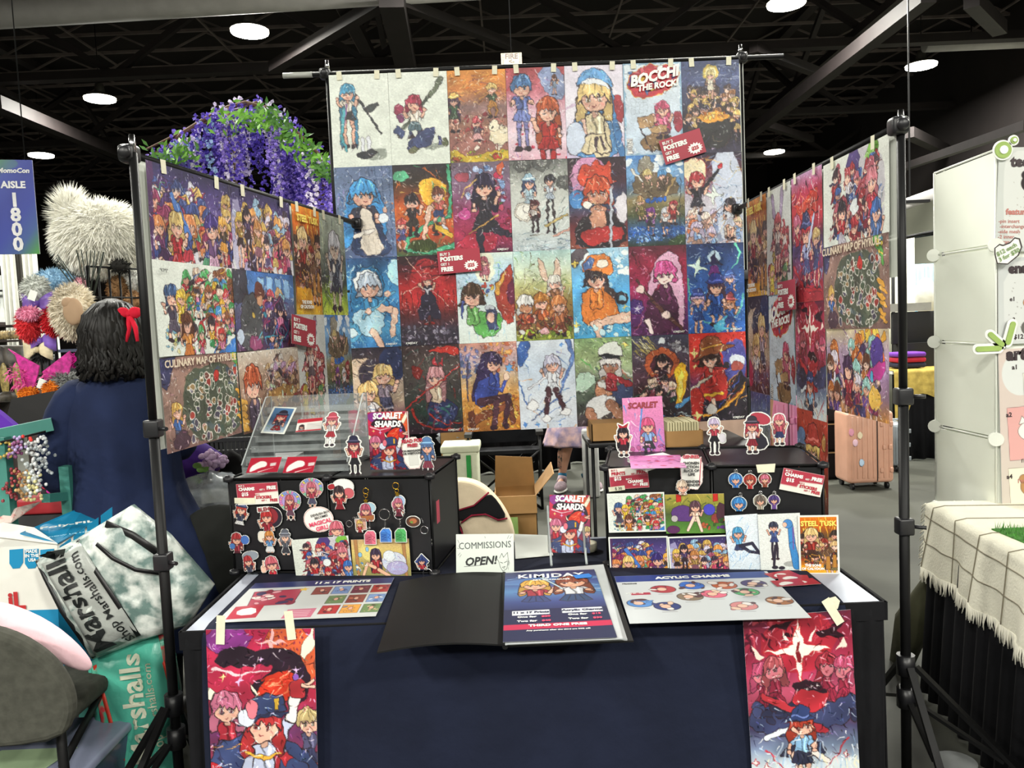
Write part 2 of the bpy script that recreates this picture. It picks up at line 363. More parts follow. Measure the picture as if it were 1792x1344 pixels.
def grid_obj(name, V_, Q, col, m):
    me = bpy.data.meshes.new(name); me.vertices.add(len(V_)); me.vertices.foreach_set('co', V_.ravel())
    me.loops.add(Q.size); me.loops.foreach_set('vertex_index', Q.ravel().astype(np.int32)); me.polygons.add(len(Q))
    me.polygons.foreach_set('loop_start', np.arange(0, Q.size, 4, dtype=np.int32)); me.polygons.foreach_set('loop_total', np.full(len(Q), 4, np.int32))
    me.update(calc_edges=True); a = me.color_attributes.new('Col', 'FLOAT_COLOR', 'POINT'); a.data.foreach_set('color', col.astype(np.float32).ravel())
    me.materials.append(m); me.validate(); o = bpy.data.objects.new(name, me); C.objects.link(o); return o
def frame(o, plane, P, rot=0):
    u, n, w_ = plane.u, plane.n, plane.w
    M = Matrix(((u.x, -n.x, w_.x, P.x), (u.y, -n.y, w_.y, P.y), (u.z, -n.z, w_.z, P.z), (0, 0, 0, 1)))
    o.matrix_world = M @ Matrix.Rotation(-rot, 4, 'Y'); return o
ART = {}; SZ = {}
def art(f): ART[f.__name__] = f; return f
def card(name, label, cat, plane, TL, TR, BL, paint, off=.002, group=None, res=1.0, wave=0, mt=None, t=.0008, seed=0, border=0, parent=None, curl=0):
    a = plane.uv(*TL); b = plane.uv(*TR); c = plane.uv(*BL)
    ux, uz = b[0]-a[0], b[1]-a[1]; w_ = math.hypot(ux, uz); rot = math.atan2(uz, ux)
    nx_, nz_ = math.sin(rot), -math.cos(rot); h_ = abs((c[0]-a[0])*nx_+(c[1]-a[1])*nz_)
    cx = a[0]+ux/2+nx_*h_/2; cz = a[1]+uz/2+nz_*h_/2
    P = plane.pt(cx, cz, off)
    dpx = math.dist(TL, BL); ny = max(12, int(dpx*res)); nx = max(12, int(ny*w_/h_))
    cv = Cv(w_, h_, nx, ny, seed=seed); (ART[paint] if isinstance(paint, str) else paint)(cv)
    if isinstance(paint, str): cv.paint(1, seed)
    if border: cv.border(border)
    o = card_mesh(name, w_, h_, nx, ny, cv, t, wave, seed, curl, mt); frame(o, plane, P, rot)
    if parent: pass
    tag(o, label, cat, group); SZ[o.name] = (w_, h_)
    return o
def sticker_mesh(name, w, h, nx, ny, paint, bw=2.2, t=.0012, seed=0, mt=None, edge='eef0ea'):
    cv = Cv(w, h, nx, ny, alpha=True, seed=seed); (ART[paint] if isinstance(paint, str) else paint)(cv)
    m = cv.A > .5; keep = dilate(m, bw); cv.im[~m] = hx(edge)
    cv.im = np.clip(cv.im, 0, 1)
    xs = np.linspace(-w/2, w/2, nx); zs = np.linspace(h/2, -h/2, ny); X, Z = np.meshgrid(xs, zs)
    V1 = np.stack([X, X*0, Z], -1).reshape(-1, 3); idx = np.arange(nx*ny).reshape(ny, nx)
    q = np.stack([idx[:-1, :-1], idx[1:, :-1], idx[1:, 1:], idx[:-1, 1:]], -1)
    kf = (keep[:-1, :-1].astype(int)+keep[1:, :-1]+keep[1:, 1:]+keep[:-1, 1:]) >= 3; q = q[kf].reshape(-1, 4)
    us = np.unique(q); mp = -np.ones(nx*ny, int); mp[us] = np.arange(len(us)); q = mp[q]
    col = np.ones((len(us), 4)); col[:, :3] = lin(cv.im).reshape(-1, 3)[us]
    o = grid_obj(name, V1[us], q, col, mt or PRINT)
    so = o.modifiers.new('thick', 'SOLIDIFY'); so.thickness = t; so.offset = -1
    return o
def sticker(name, label, cat, plane, c, size, paint, off=.003, rot=0, group=None, bw=1.7, seed=0, mt=None, t=.0012, res=1.6, edge='eef0ea'):
    """c centre px, size (w,h) px"""
    a = plane.uv(c[0]-size[0]/2, c[1]); b = plane.uv(c[0]+size[0]/2, c[1]); d = plane.uv(c[0], c[1]-size[1]/2); e_ = plane.uv(c[0], c[1]+size[1]/2)
    w_ = math.dist(a, b); h_ = math.dist(d, e_); nx = int(size[0]*res); ny = int(nx*h_/w_)
    o = sticker_mesh(name, w_, h_, nx, ny, paint, bw, t, seed, mt, edge); q = plane.uv(*c); frame(o, plane, plane.pt(q[0], q[1], off), rot)
    tag(o, label, cat, group); SZ[o.name] = (w_, h_); return o
def tape(parent, x, z, w_=.022, h_=.04, rot=0, y=-.002):
    b = MB(); M = Matrix.Translation((x, y, z)) @ Matrix.Rotation(rot, 4, 'Y')
    b.add([M @ Vector(v) for v in ((-w_/2, 0, -h_/2), (w_/2, 0, -h_/2), (w_/2, 0, h_/2), (-w_/2, 0, h_/2), (-w_/2, .0004, -h_/2), (w_/2, .0004, -h_/2), (w_/2, .0004, h_/2), (-w_/2, .0004, h_/2))], [(0, 1, 2, 3), (7, 6, 5, 4), (0, 4, 5, 1), (1, 5, 6, 2), (2, 6, 7, 3), (3, 7, 4, 0)])
    return b.build('tape', TAPE, parent, local=True)
# ---------------------------------------------------------------- the printed pictures (plain stand-ins in each sheet's colours)
@art
def a_rifle(c):
    c.fill('dfe5da', 'd9e0d4'); c.p([(50, 128), (95, 122), (92, 146), (52, 143)], '8f978c', 2, 0)
    c.l([(38, 26), (60, 60), (84, 100)], 5, '33383a', 2, .5); c.p([(60, 55), (80, 48), (84, 54), (66, 64)], '3c4243', 0, .5)
    c.fig(30, 30, 13, '3c8fb8', 'e0d6c4', '2b2b30', leg='dba58e', hl=7.5, L=4.2, sd=3); c.l([(22, 60), (17, 100), (24, 128)], 7, '4aa7b4', 3, .4); c.l([(26, 50), (24, 85)], 3, '8d5a9a', 1)
    c.l([(52, 108), (53, 128)], 6, 'dfe2ea', 5, .4); c.l([(62, 108), (64, 128)], 6, 'dfe2ea', 5, .4); c.e(55, 135, 14, 6, '24262c'); c.e(66, 132, 10, 5, '2c2e34')
@art
def a_launcher(c):
    c.fill('dfe5da', 'd9e0d4'); c.p([(52, 122), (98, 116), (98, 128), (60, 132)], '8f978c', 2, 0)
    c.l([(14, 105), (44, 68), (92, 14)], 5, '4a5348', 5, .6); c.p([(66, 42), (84, 12), (94, 8), (90, 20), (72, 44)], '66705a', 1, .6); c.p([(4, 98), (20, 110), (26, 100), (12, 88)], '3f4d78', 0, .5)
    c.fig(42, 52, 13, 'a82f48', 'e6dccb', '56707a', leg='3b456e', L=1.6, hl=1.2, sd=5); c.p([(40, 108), (72, 90), (80, 96), (66, 128), (20, 132)], '39426a', 2, .6); c.e(16, 62, 8, 10, '94304e'); c.e(18, 76, 6, 7, '7e3a6a')
    c.e(38, 130, 8, 5, '6d6f52'); c.p([(80, 108), (86, 108), (86, 124), (80, 124)], '4b4f86', 0, .5); c.e(93, 120, 5, 7, '5f6648')
@art
def a_picnic(c):
    c.fill('d88838', 'c8783c', '8a6a68', '9a6a58', 'a06860', '8a5a48'); c.streaks(40, ['f0a848', 'e87828', '9a5a50', 'f4c070'], (1, 3), (8, 25), (-.4, .3), (0, 0, 100, 55), seed=1)
    c.blobs(60, ['b04a48', 'e8d8c8', '8a3038', 'c87868', 'e0b090'], (2, 4), (5, 75, 100, 140), seed=2)
    c.fig(76, 32, 9, 'e8c070', '3d4a34', 'b07838', leg='b07838', L=2.5, sd=2, hl=0); c.fig(10, 50, 9, '4a3050', '3a5a40', '3a4a38', sd=8, hat='d8b060', hl=4); c.fig(48, 88, 8, 'c04850', '5a4a58', 'd8a0a0', L=1, sd=4)
    c.e(86, 110, 17, 17, 'e6d8b8'); c.e(77, 95, 9, 10, 'efe4c8'); c.e(74, 97, 2, 1.5, '33302c'); c.p([(0, 128), (0, 155), (100, 155), (100, 132), (60, 140), (30, 146)], 'c8a830', 1, .3); c.e(80, 146, 8, 5, 'c03830'); c.e(12, 148, 7, 4, 'b05030'); c.blobs(20, ['9ab038', 'e0c840'], (1, 3), (0, 135, 100, 155), seed=3)
@art
def a_pinkduo(c):
    c.fill('b84a50', 'c06a78', 'd8b0c0', 'e0ccd8', 'd8a8b8'); c.p([(50, 0), (100, 0), (100, 60), (70, 50)], '8a98c0', 1, .3); c.streaks(30, ['e8e0e8', 'c02838', '9a70a8'], (.5, 2), (10, 40), seed=3); c.blobs(40, ['c03048', 'e8c8d0'], (1, 3), (0, 95, 100, 155), ol=0, seed=5)
    c.fig(26, 30, 17, '4878b0', '5868a8', '6a78b8', leg='7878b0', sd=4, hl=0, L=3.5); c.fig(70, 72, 19, 'b85028', 'b02820', 'a82020', leg='a82020', sd=7, hl=3.6, L=2); c.fig(82, 18, 5, '6a4030', '7888a0', '7888a0', sd=2)
@art
def a_hood(c):
    c.fill('dcd4e4', 'e4e0ea', 'c8b8d8'); c.streaks(16, ['f4f0f4', 'c8a8c8'], (3, 7), (30, 60), seed=4)
    c.p([(22, 60), (12, 110), (5, 155), (98, 155), (92, 100), (84, 50), (70, 15), (45, 6), (25, 20)], '4a86c0', 1, 1); c.p([(35, 88), (70, 80), (80, 155), (40, 155)], 'd8c8a0', 1, .8)
    c.fig(50, 50, 28, 'e4c27a', 'd8c8a0', 'd8c8a0', L=0, hl=1.6, sd=3, arms=0); c.p([(18, 34), (30, 10), (55, 3), (76, 18), (84, 40), (70, 28), (45, 22), (28, 30)], '5a94cc', 1, .8); c.p([(24, 32), (45, 20), (68, 26), (80, 42), (66, 34), (44, 29)], 'e6eaf0', 1, .5)
    c.p([(0, 100), (22, 90), (36, 120), (20, 150), (0, 150)], 'c8d4e8', 2, .8); c.l([(30, 92), (34, 112)], 5, 'e8bca8', 5, .7); c.l([(52, 122), (50, 145)], 4, '4a3840', 3, .4); c.l([(60, 122), (66, 142)], 4, '4a3840', 3, .4); c.l([(84, 95), (96, 155)], 10, '3f78b4', 12, .6); c.p([(82, 50), (100, 55), (100, 100), (86, 90)], 'a03038', 1, .6)
@art
def a_comic(c):
    c.fill('d8e4ec', 'c8d6e4', 'b8cce0'); c.border(2.2, '8ab0cc'); c.p([(30, 8), (48, 2), (62, 8), (80, 3), (96, 14), (92, 36), (60, 56), (22, 58), (6, 40), (12, 18)], 'c8303c', 1, .8, 'e8b838'); c.blobs(16, ['f0c030', '6a4a90', 'e85868', '3f70b0', 'f0f0f0'], (3, 7), (8, 6, 92, 55), .4, seed=2)
    for i in range(5): c.l([(12+i*7, 60), (12+i*7, 84)], .4, '9aa8b4'); c.l([(10, 60+i*6), (40, 60+i*6)], .4, '9aa8b4')
    c.p([(22, 92), (50, 86), (54, 104), (26, 110)], 'a8845c', 0, .7); c.p([(26, 122), (78, 118), (84, 145), (34, 150)], '8a6a48', 1, .8); c.fig(66, 78, 12, 'c8486c', 'd06080', '6a4858', sd=3, hl=3.6, L=1.2); c.l([(28, 112), (48, 150)], 3, '2c2430', 2); c.e(92, 100, 8, 18, '9a3040'); c.p([(42, 108), (72, 104), (72, 116), (46, 120)], 'b08c60', 0, .6)
    c.p([(4, 126), (13, 125), (14, 150), (5, 151)], 'f0f0ec', 0, .3)
    for i in range(8): c.l([(5.5, 128+i*2.6), (12.5, 127.4+i*2.6)], .8 if i % 3 else 1.4, '303034')
@art
def a_feast(c):
    c.fill('3a4670', '4a5480', '3c3c58', '2a2632', '26222c', '3a3448'); c.streaks(20, ['8a98b8', '5a6a98', 'aab4cc'], (1, 3), (15, 35), (-.2, .2), (0, 0, 100, 50), al=.6, seed=4); c.e(50, 20, 14, 14, 'd8b850', ol=0); c.e(50, 20, 10, 10, 'f4e8a8', ol=0)
    c.crowd(26, ['d8b060', '4a3a38', '8a5a38', 'c8a050', '302838'], ['4a3830', 'b08848', '303048', 'c8a868', '6a4030'], (8, 35, 95, 95), (5, 8), seed=4); c.fig(50, 24, 7, 'e0c880', 'e8e0c8', 'e8e0c8', sd=1)
    c.p([(28, 95), (78, 95), (84, 125), (72, 148), (36, 148), (24, 122)], '2c2a2c', 1, 1); c.e(53, 95, 27, 9, 'd89030'); c.blobs(18, ['f0c050', 'c06828', 'e8d088'], (2, 4), (32, 88, 74, 99), seed=3); c.streaks(14, ['4a4468', '6a5a48', '38344a'], (1, 3), (8, 25), reg=(0, 120, 100, 150), seed=6)
@art
def a_maid(c):
    c.fill('5a6c90', '6a7ca0', '506490'); [c.l([(x, 0), (x, 155)], 1.2, '33486c') for x in (60, 70, 82, 94)]; [c.l([(55, y), (100, y)], 1, '8a9cbc') for y in (20, 40, 62, 84, 106, 130)]; c.blobs(14, ['8ab0d8', 'c07850'], (1, 2.5), (70, 60, 100, 140), ol=0, seed=4)
    c.p([(48, 16), (72, 30), (84, 70), (86, 120), (70, 130), (28, 130), (8, 140), (12, 80), (26, 30)], '3a90d8', 2, .8); c.streaks(14, ['7ac0f0', '2a60b0', 'a080d0'], (1, 2), (25, 45), (1.4, 1.8), (6, 30, 26, 110), al=.7, seed=5)
    c.p([(30, 78), (70, 76), (78, 112), (96, 153), (20, 153), (30, 108)], '2b3a60', 1, .8); c.fig(48, 45, 22, '3f98dc', '33364a', None, L=0, hl=.8, sd=5, arms=2); c.p([(40, 72), (60, 72), (64, 104), (82, 150), (38, 150), (42, 104)], 'e0d4c4', 1, .8); [c.l([(46+i*7, 112), (44+i*10, 148)], .6, 'a89888') for i in range(4)]; c.l([(30, 118), (60, 108)], 7, 'eee6dc', 6, .6); c.e(80, 88, 9, 8, 'dce4ec'); c.e(84, 74, 4, 5, 'e3ae96')
@art
def a_battle(c):
    c.fill('26222a', '3a2a20', 'a84820', 'd06028', 'c84828', '3a5a38'); c.p([(40, 30), (70, 20), (95, 40), (80, 75), (50, 70)], 'f0b030', 2, 0); c.streaks(40, ['f8d860', 'e87028', '2a2a2a', '40a868'], (1, 3), (10, 40), seed=2)
    c.l([(95, 5), (98, 50), (94, 90), (60, 100), (20, 125), (16, 145), (60, 150), (98, 140)], 5, '48b080', 8, .7); c.e(14, 18, 14, 9, '58b888'); c.e(46, 138, 24, 11, '3e4a24'); [c.l([(26+i*5, 132), (28+i*5, 148)], .8, '20280e') for i in range(9)]
    c.fig(30, 62, 12, '2a2228', '2c2428', '38302c', leg='2a2628', sd=3, hl=0, L=2); c.fig(76, 52, 11, '6a3828', 'c85850', '33406a', sd=2, hl=0, L=3.4); c.l([(60, 75), (48, 125)], 9, 'e8bca4', 6, .7); c.fig(10, 100, 8, 'b84040', '4a4a80', '4a4a80', sd=5); c.e(82, 112, 7, 8, 'd8dce4'); c.e(70, 108, 7, 8, '4a3028'); c.p([(66, 100), (98, 120), (96, 128), (70, 112)], 'e8b838', 0, .5)
@art
def a_roses(c):
    c.fill('6a5a6a', '78607a', '7a4868', '983058', 'a02848', '602848'); c.blobs(36, ['7898c8', 'a8b8e0', '5a78b0', 'c0c8e8'], (3, 7), (25, 8, 90, 70), .5, seed=4); c.blobs(26, ['b02848', 'c84868', '8a2040', '4a6a40'], (3, 6), (70, 20, 100, 110), .5, seed=5); c.e(18, 25, 12, 9, 'a84858'); c.p([(74, 10), (92, 0), (84, 30)], 'c85838', 1, .5); c.p([(5, 88), (22, 72), (34, 92), (16, 100)], 'c84890', 1, .6)
    c.p([(0, 140), (30, 118), (55, 128), (75, 122), (72, 155), (0, 155)], 'b02840', 1, .6); c.fig(55, 40, 18, '2c2440', '28242e', '2a2630', leg='e3ae96', sd=2, hl=2.6, L=1.2); c.p([(36, 98), (75, 95), (80, 118), (32, 120)], '2a2630', 1, .8); c.l([(70, 115), (100, 128)], 11, '2b2736', 9, .8); c.l([(44, 120), (46, 155)], 12, '2b2736', 10, .8); c.l([(42, 30), (22, 46), (16, 60)], 3, 'd8b060', 1); c.l([(78, 90), (25, 122)], 1.6, 'e0a850', 1, .3)
@art
def a_gears(c):
    c.fill('6a6c68', 'b8bcb4', 'cdd2cc', 'c8d0cc', 'b4c2c8')
    for x, y, r in ((22, 6, 14), (56, 4, 16), (92, 40, 12)): c.e(x, y, r, r, '5a5c5a'); c.e(x, y, r*.55, r*.55, 'a8aaa4'); [c.l([(x, y), (x+r*1.15*math.cos(k*.7), y+r*1.15*math.sin(k*.7))], 2, '5a5c5a') for k in range(9)]
    c.streaks(26, ['e8ece8', '4a5658', '88b0b8', 'f0f4f0'], (.5, 2), (12, 40), (2, 2.3), (50, 10, 100, 120), seed=6); c.e(22, 88, 16, 16, 'd8d4c4'); c.e(22, 88, 13, 13, 'e8e6dc', ol=.4); c.l([(22, 88), (22, 78)], 1.2, INK); c.l([(22, 88), (30, 91)], 1.2, INK)
    c.fig(32, 38, 10, '3a4a70', 'a8c8d8', 'a8c0d0', sd=2, hat='9cc0d4', L=0); c.fig(68, 36, 9, '2a2830', 'c8d4e0', 'b8c8d8', leg='3a3436', sd=6, L=7, hl=0); c.fig(40, 76, 8, '5a2830', 'c0b8b0', '3a3034', leg='3a2c30', L=3, hl=3, sd=9); c.streaks(40, ['8aa8b8', 'e0e8ec', '5a7080', '6a5a4a'], (.6, 2), (10, 30), (-.2, .2), (0, 125, 100, 155), seed=8); c.l([(60, 112), (96, 95)], 5, 'c8b068', 3, .5); c.l([(74, 130), (100, 120)], 4, 'd8a090', 3, .4)
@art
def a_redhead(c):
    c.fill('2a2028', '4a2a38', '304a70', '6a2830', '8a4838'); c.e(36, 34, 32, 36, 'd090b8', ol=0); c.p([(0, 52), (40, 60), (30, 84), (0, 86)], '3f7ab8', 2, .5); c.streaks(20, ['c83028', '20181c', '5a90c8'], (1, 3), (15, 40), seed=3); c.p([(14, 30), (30, 6), (40, 20), (48, 0), (58, 18), (76, 4), (72, 36), (86, 44), (50, 46), (22, 50)], 'd8442a', 1, .9)
    c.p([(26, 98), (70, 92), (98, 110), (96, 155), (12, 155), (8, 120)], '2a2228', 1, .9); c.fig(50, 58, 23, 'd04a28', 'c88a70', None, skin='c88a6c', hl=1.1, L=0, sd=6, arms=0); c.p([(36, 90), (64, 90), (62, 124), (36, 124)], 'cf9174', 2, .7); c.p([(18, 124), (88, 116), (96, 138), (60, 146), (34, 152), (20, 140)], 'b82c2c', 1, .8); c.p([(78, 75), (100, 55), (100, 115), (84, 110)], 'd8d4dc', 1, .6); c.l([(74, 50), (70, 153)], 5, 'b8c0cc', 4, .7); c.e(32, 80, 7, 6, 'ece8e0')
@art
def a_party(c):
    c.fill('3f78c0', '78a8d8', '5a88b8', '8a7a50', '4a5238', '2f5aa0', '2c3a30'); c.blobs(14, ['dce8f0', 'f0f4f4'], (4, 9), (0, 4, 100, 30), ol=0, seed=4); c.e(34, 20, 13, 18, '8a8474'); c.p([(6, 60), (20, 28), (50, 30), (80, 32), (94, 64), (60, 72), (30, 72)], '6a5a44', 1, .7)
    c.fig(36, 34, 8, 'c8b070', '7a6a50', '6a5a44', sd=2, hl=0, L=0); c.fig(62, 34, 8, '4a88c0', '5a4a3c', '5a4a3c', sd=3, hl=0, L=0); c.l([(10, 24), (28, 44)], 4, 'd8d8d0', 2, .5); c.l([(84, 40), (66, 70)], 4, 'b89860', 3, .4); c.blobs(10, ['2a62c0'], (3, 5), (34, 74, 66, 80), seed=2)
    c.fig(24, 78, 7, 'b08a58', 'a89a58', '8a8048', sd=4, L=2); c.fig(40, 96, 7, '7a3890', '3a3840', '3a3840', sd=5, hl=3); c.fig(66, 98, 7, 'c8ccd4', 'd8dce0', '4a4a58', sd=6, hl=2); c.fig(80, 86, 7, '9a2c38', 'a83838', '6a2a30', sd=7, L=2); c.l([(94, 40), (90, 125)], 1.5, '33383c'); c.blobs(150, ['2f6ad0', '4a88e0', '88b4f0', '1f4898'], (1, 2.4), (0, 122, 98, 148), ol=.2, seed=9); c.p([(60, 155), (100, 130), (100, 155)], '33482c', 1, .3)
@art
def a_redblue(c):
    c.fill('2a2438', '6a3040', 'b0a0b0', 'c8c4d0', '8090b8', '98a0b8'); c.p([(45, 0), (100, 0), (100, 155), (60, 155), (52, 70)], 'c4cce0', 1, 0); c.streaks(70, ['f4f4f8', '5a78b8', '8ab0d8', 'c8a860', '28406a'], (.6, 2), (8, 30), reg=(48, 0, 100, 150), seed=4); c.streaks(26, ['c82830', '881c28', 'f0b050', '2a1a24'], (.8, 3), (10, 35), reg=(0, 0, 46, 70), seed=5); c.e(18, 30, 20, 22, 'e8d8b0', ol=.8, oc='b02028')
    c.fig(22, 46, 13, 'a83038', '26222c', '3a3848', sd=3, hl=1, L=1.6); c.l([(34, 60), (62, 26)], 6, '2a2630', 4, .5); c.e(62, 24, 5, 5, 'c02830'); c.star(50, 72, 18, 'dfe8e0', ol=.5); c.crowd(9, ['e0c8a0', 'e07848', 'c8b8d8', 'f0e0d0'], ['d8d0e0', 'b08878', '7898c8'], (6, 98, 95, 140), (7, 10), seed=5); c.fig(78, 90, 10, '302a34', 'd8dce8', 'c8cce0', sd=4)
@art
def a_ocean(c):
    c.fill('2a4a78', '2a70a8', '3a88c0', '2a6aa8', '4898c8', '2f70b0'); c.streaks(50, ['8ad0e8', '1f4878', 'c8ecf4', '3a90c8'], (.6, 2.5), (12, 40), (.3, 2.4), seed=5); c.e(96, 26, 14, 22, 'a8dcec', ol=.6)
    c.p([(18, 60), (22, 30), (42, 14), (66, 18), (76, 44), (70, 72), (84, 80), (84, 96), (30, 110), (16, 90)], '2a7ab4', 1, 1); c.e(46, 44, 23, 24, 'e8eef0'); c.fig(50, 48, 20, 'b8c8dc', '3888bc', None, L=0, hl=1, sd=3, arms=0); c.p([(24, 92), (60, 84), (76, 108), (60, 140), (30, 132), (16, 108)], 'a8d4e8', 1, .8); c.l([(66, 86), (92, 92), (86, 135)], 12, 'eabfa8', 8, .7); c.l([(52, 128), (66, 153)], 11, 'eabfa8', 9, .7); c.l([(92, 60), (34, 104)], 4, '5aa8d0', 4, .6); c.e(14, 128, 17, 17, '4fa0cc'); c.e(16, 128, 9, 9, 'cfe6ee'); c.e(46, 92, 6, 5, 'e8baa4'); c.e(80, 64, 5, 5, 'e8baa4')
@art
def a_darkred(c):
    c.fill('2c1a22', '5a1a22', 'a82024', 'b82a28', '5a2428', '3a3444', '2a2430'); c.e(50, 50, 30, 45, 'b4242a', ol=0, al=.8); c.streaks(20, ['2a141c', '40202a'], (2, 5), (15, 40), (-.6, .6), (0, 0, 100, 55), seed=2, al=.7); c.l([(14, 2), (84, 90)], 1, 'f0c8b0'); c.l([(2, 66), (96, 28)], 1, 'f0c8b0')
    for x in range(4, 98, 9): c.l([(x, 62), (x+2, 122)], 1, '3a1418')
    c.blobs(70, ['6a6478', '9a94a8', '3a3444', '544a5c'], (2, 4), (0, 122, 100, 153), .4, seed=5); c.e(50, 27, 9, 2, None or 'b42428', ol=.8, oc='e8b0a0')
    c.fig(50, 42, 9.5, 'a02c30', '2c2838', '2a2634', leg='242030', sd=5, hl=2, L=5.2, shoe='8a2424'); c.p([(40, 62), (60, 62), (72, 112), (60, 112), (52, 100), (40, 112), (30, 110)], '2a2538', 1, .6); c.l([(44, 58), (50, 64), (57, 57)], 4, 'c8c8d0')
@art
def a_drink(c):
    c.fill('d4e6dc', 'a8c8dc', 'b0c8d8', 'cfe0dc', 'dce8e4', 'dfeae2'); c.streaks(40, ['4a78c0', '6a98c8', '3a8858', 'a8d058'], (.6, 2), (6, 22), reg=(0, 10, 100, 60), seed=3); c.e(50, 24, 17, 28, 'e0e4cc', ol=0); c.fig(50, 14, 7, 'b05868', 'b06878', 'b06878', sd=3, hl=4, L=2)
    c.p([(64, 60), (88, 26), (98, 20), (100, 120), (82, 124), (70, 96)], 'a83c30', 1, .9); c.p([(64, 60), (92, 26), (78, 56), (70, 80)], 'e0a040', 1, .5); c.p([(86, 62), (100, 42), (100, 90), (90, 92)], '6a2440', 1, .5); c.blobs(10, ['e0c048', 'c84838', '4a68b0'], (3, 5), (44, 52, 62, 78), .4, seed=2)
    c.p([(20, 108), (48, 100), (78, 108), (72, 140), (34, 148)], '5aa850', 1, .9); c.fig(26, 72, 18, '4a3424', '68a858', None, L=0, hl=1, sd=2, arms=0); c.l([(10, 82), (6, 110)], 5, '3a4a98', 2, .5); c.p([(48, 96), (66, 94), (68, 132), (52, 134)], '3a4468', 0, .8); c.e(57, 112, 7, 8, 'eabca6'); c.e(56, 94, 9, 4, 'b8c0c8'); c.streaks(8, ['8ac0dc', '7890a0'], (.6, 1.4), (14, 30), (1.3, 1.8), (10, 120, 90, 140), seed=5)
@art
def a_forest(c):
    c.fill('a8ccc8', 'c8d8c0', 'b8b878', '9a7838', '7a5a38', '8a9a38'); c.streaks(36, ['6a8a48', '4a3a28', 'c8d898', 'd8e8e0'], (.6, 2.5), (8, 30), reg=(0, 0, 100, 80), seed=4); c.p([(42, 10), (52, 20), (60, 56), (48, 50)], 'd8b8a0', 1, .6); c.p([(72, 8), (84, 30), (78, 56), (68, 50)], 'd8b8a0', 1, .6)
    c.fig(70, 56, 12, 'd8d4c8', '8a5a38', '7a4a30', sd=3, L=0); c.fig(18, 92, 15, 'd8d8d4', 'b05030', '8a4a30', skin='b8805c', sd=5, L=1); c.fig(46, 88, 14, 'a86828', 'a85028', '8a4a2c', sd=6, L=1); c.fig(76, 94, 14, 'c87840', 'b0643c', '8a4a30', sd=8, L=1); c.blobs(40, ['6a4828', '8a3028', 'c8a060', '503820'], (2, 5), (0, 118, 100, 136), .5, seed=4); c.blobs(36, ['a0b830', '6a8828', 'd8d8d0', 'c8d850'], (2, 5), (0, 136, 100, 153), .3, seed=7); c.e(50, 140, 8, 5, 'd8a0a0')
@art
def a_orange(c):
    c.fill('a8d0e4', '68b0e0', '4aa0dc', '58b0e0', '3fa0d4'); c.blobs(24, ['eaf4f4', 'c4e2f0', '9ccfe8'], (4, 10), (20, 0, 100, 70), ol=0, seed=6); c.p([(0, 0), (34, 0), (14, 24), (0, 34)], '5a5058', 1, .4); c.star(6, 24, 9, 'f4dc60', ol=.4)
    c.p([(20, 70), (60, 64), (76, 96), (82, 124), (60, 140), (18, 132), (14, 100)], 'df7a30', 1, 1); c.fig(42, 50, 19, '3a3034', 'df7a30', None, L=0, hl=.9, sd=5, arms=0); c.p([(18, 40), (22, 20), (42, 8), (66, 14), (74, 32), (66, 50), (50, 40), (28, 36)], 'e07c34', 1, 1); c.p([(22, 24), (40, 12), (36, 34), (20, 38)], '4a68a0', 1, .4); c.e(54, 27, 9, 8, 'ece4d4')
    c.l([(60, 70), (84, 92)], 10, '4a3c3c', 9, .6); c.e(86, 88, 11, 11, '2c2c34'); c.e(86, 88, 6, 6, '78b8d8'); c.l([(34, 132), (98, 120)], 12, 'eac0a8', 18, .8); c.l([(42, 134), (44, 155)], 14, 'eac0a8', 14, .8); c.l([(40, 74), (36, 130)], .8, '8a3c18'); c.star(90, 104, 6, 'f4dc60'); c.star(4, 132, 8, 'f4dc60'); c.blobs(16, ['c8ecf4', '2f90c8'], (3, 7), (0, 136, 100, 153), .3, seed=4)
@art
def a_crimson(c):
    c.fill('5a2030', '8a1c38', 'a02048', '8a2058', '5a2468', '4a1c48'); c.streaks(34, ['d03050', '3a1020', 'e87890', '601030'], (.5, 2.5), (14, 45), seed=7); c.e(10, 104, 13, 13, '4a2a78'); c.star(12, 108, 7, 'd8d4e4', 5)
    c.p([(48, 20), (72, 8), (88, 24), (96, 90), (92, 150), (80, 140), (72, 60), (52, 60), (30, 100), (34, 60)], 'e0a8c8', 1, .9); c.p([(34, 82), (70, 70), (84, 100), (82, 150), (20, 152)], '4a1c3c', 1, .9); c.fig(62, 48, 19, 'd0488c', '5a2048', None, skin='f4dcd4', L=0, hl=.9, sd=4, arms=0); c.l([(14, 60), (40, 96), (92, 150)], 4, '5a3430', 4, .8); c.e(18, 74, 7, 7, 'f0d4cc'); c.e(62, 120, 8, 6, 'f0d4cc'); c.l([(30, 128), (36, 150)], 7, 'f0dcd8', 6, .5)
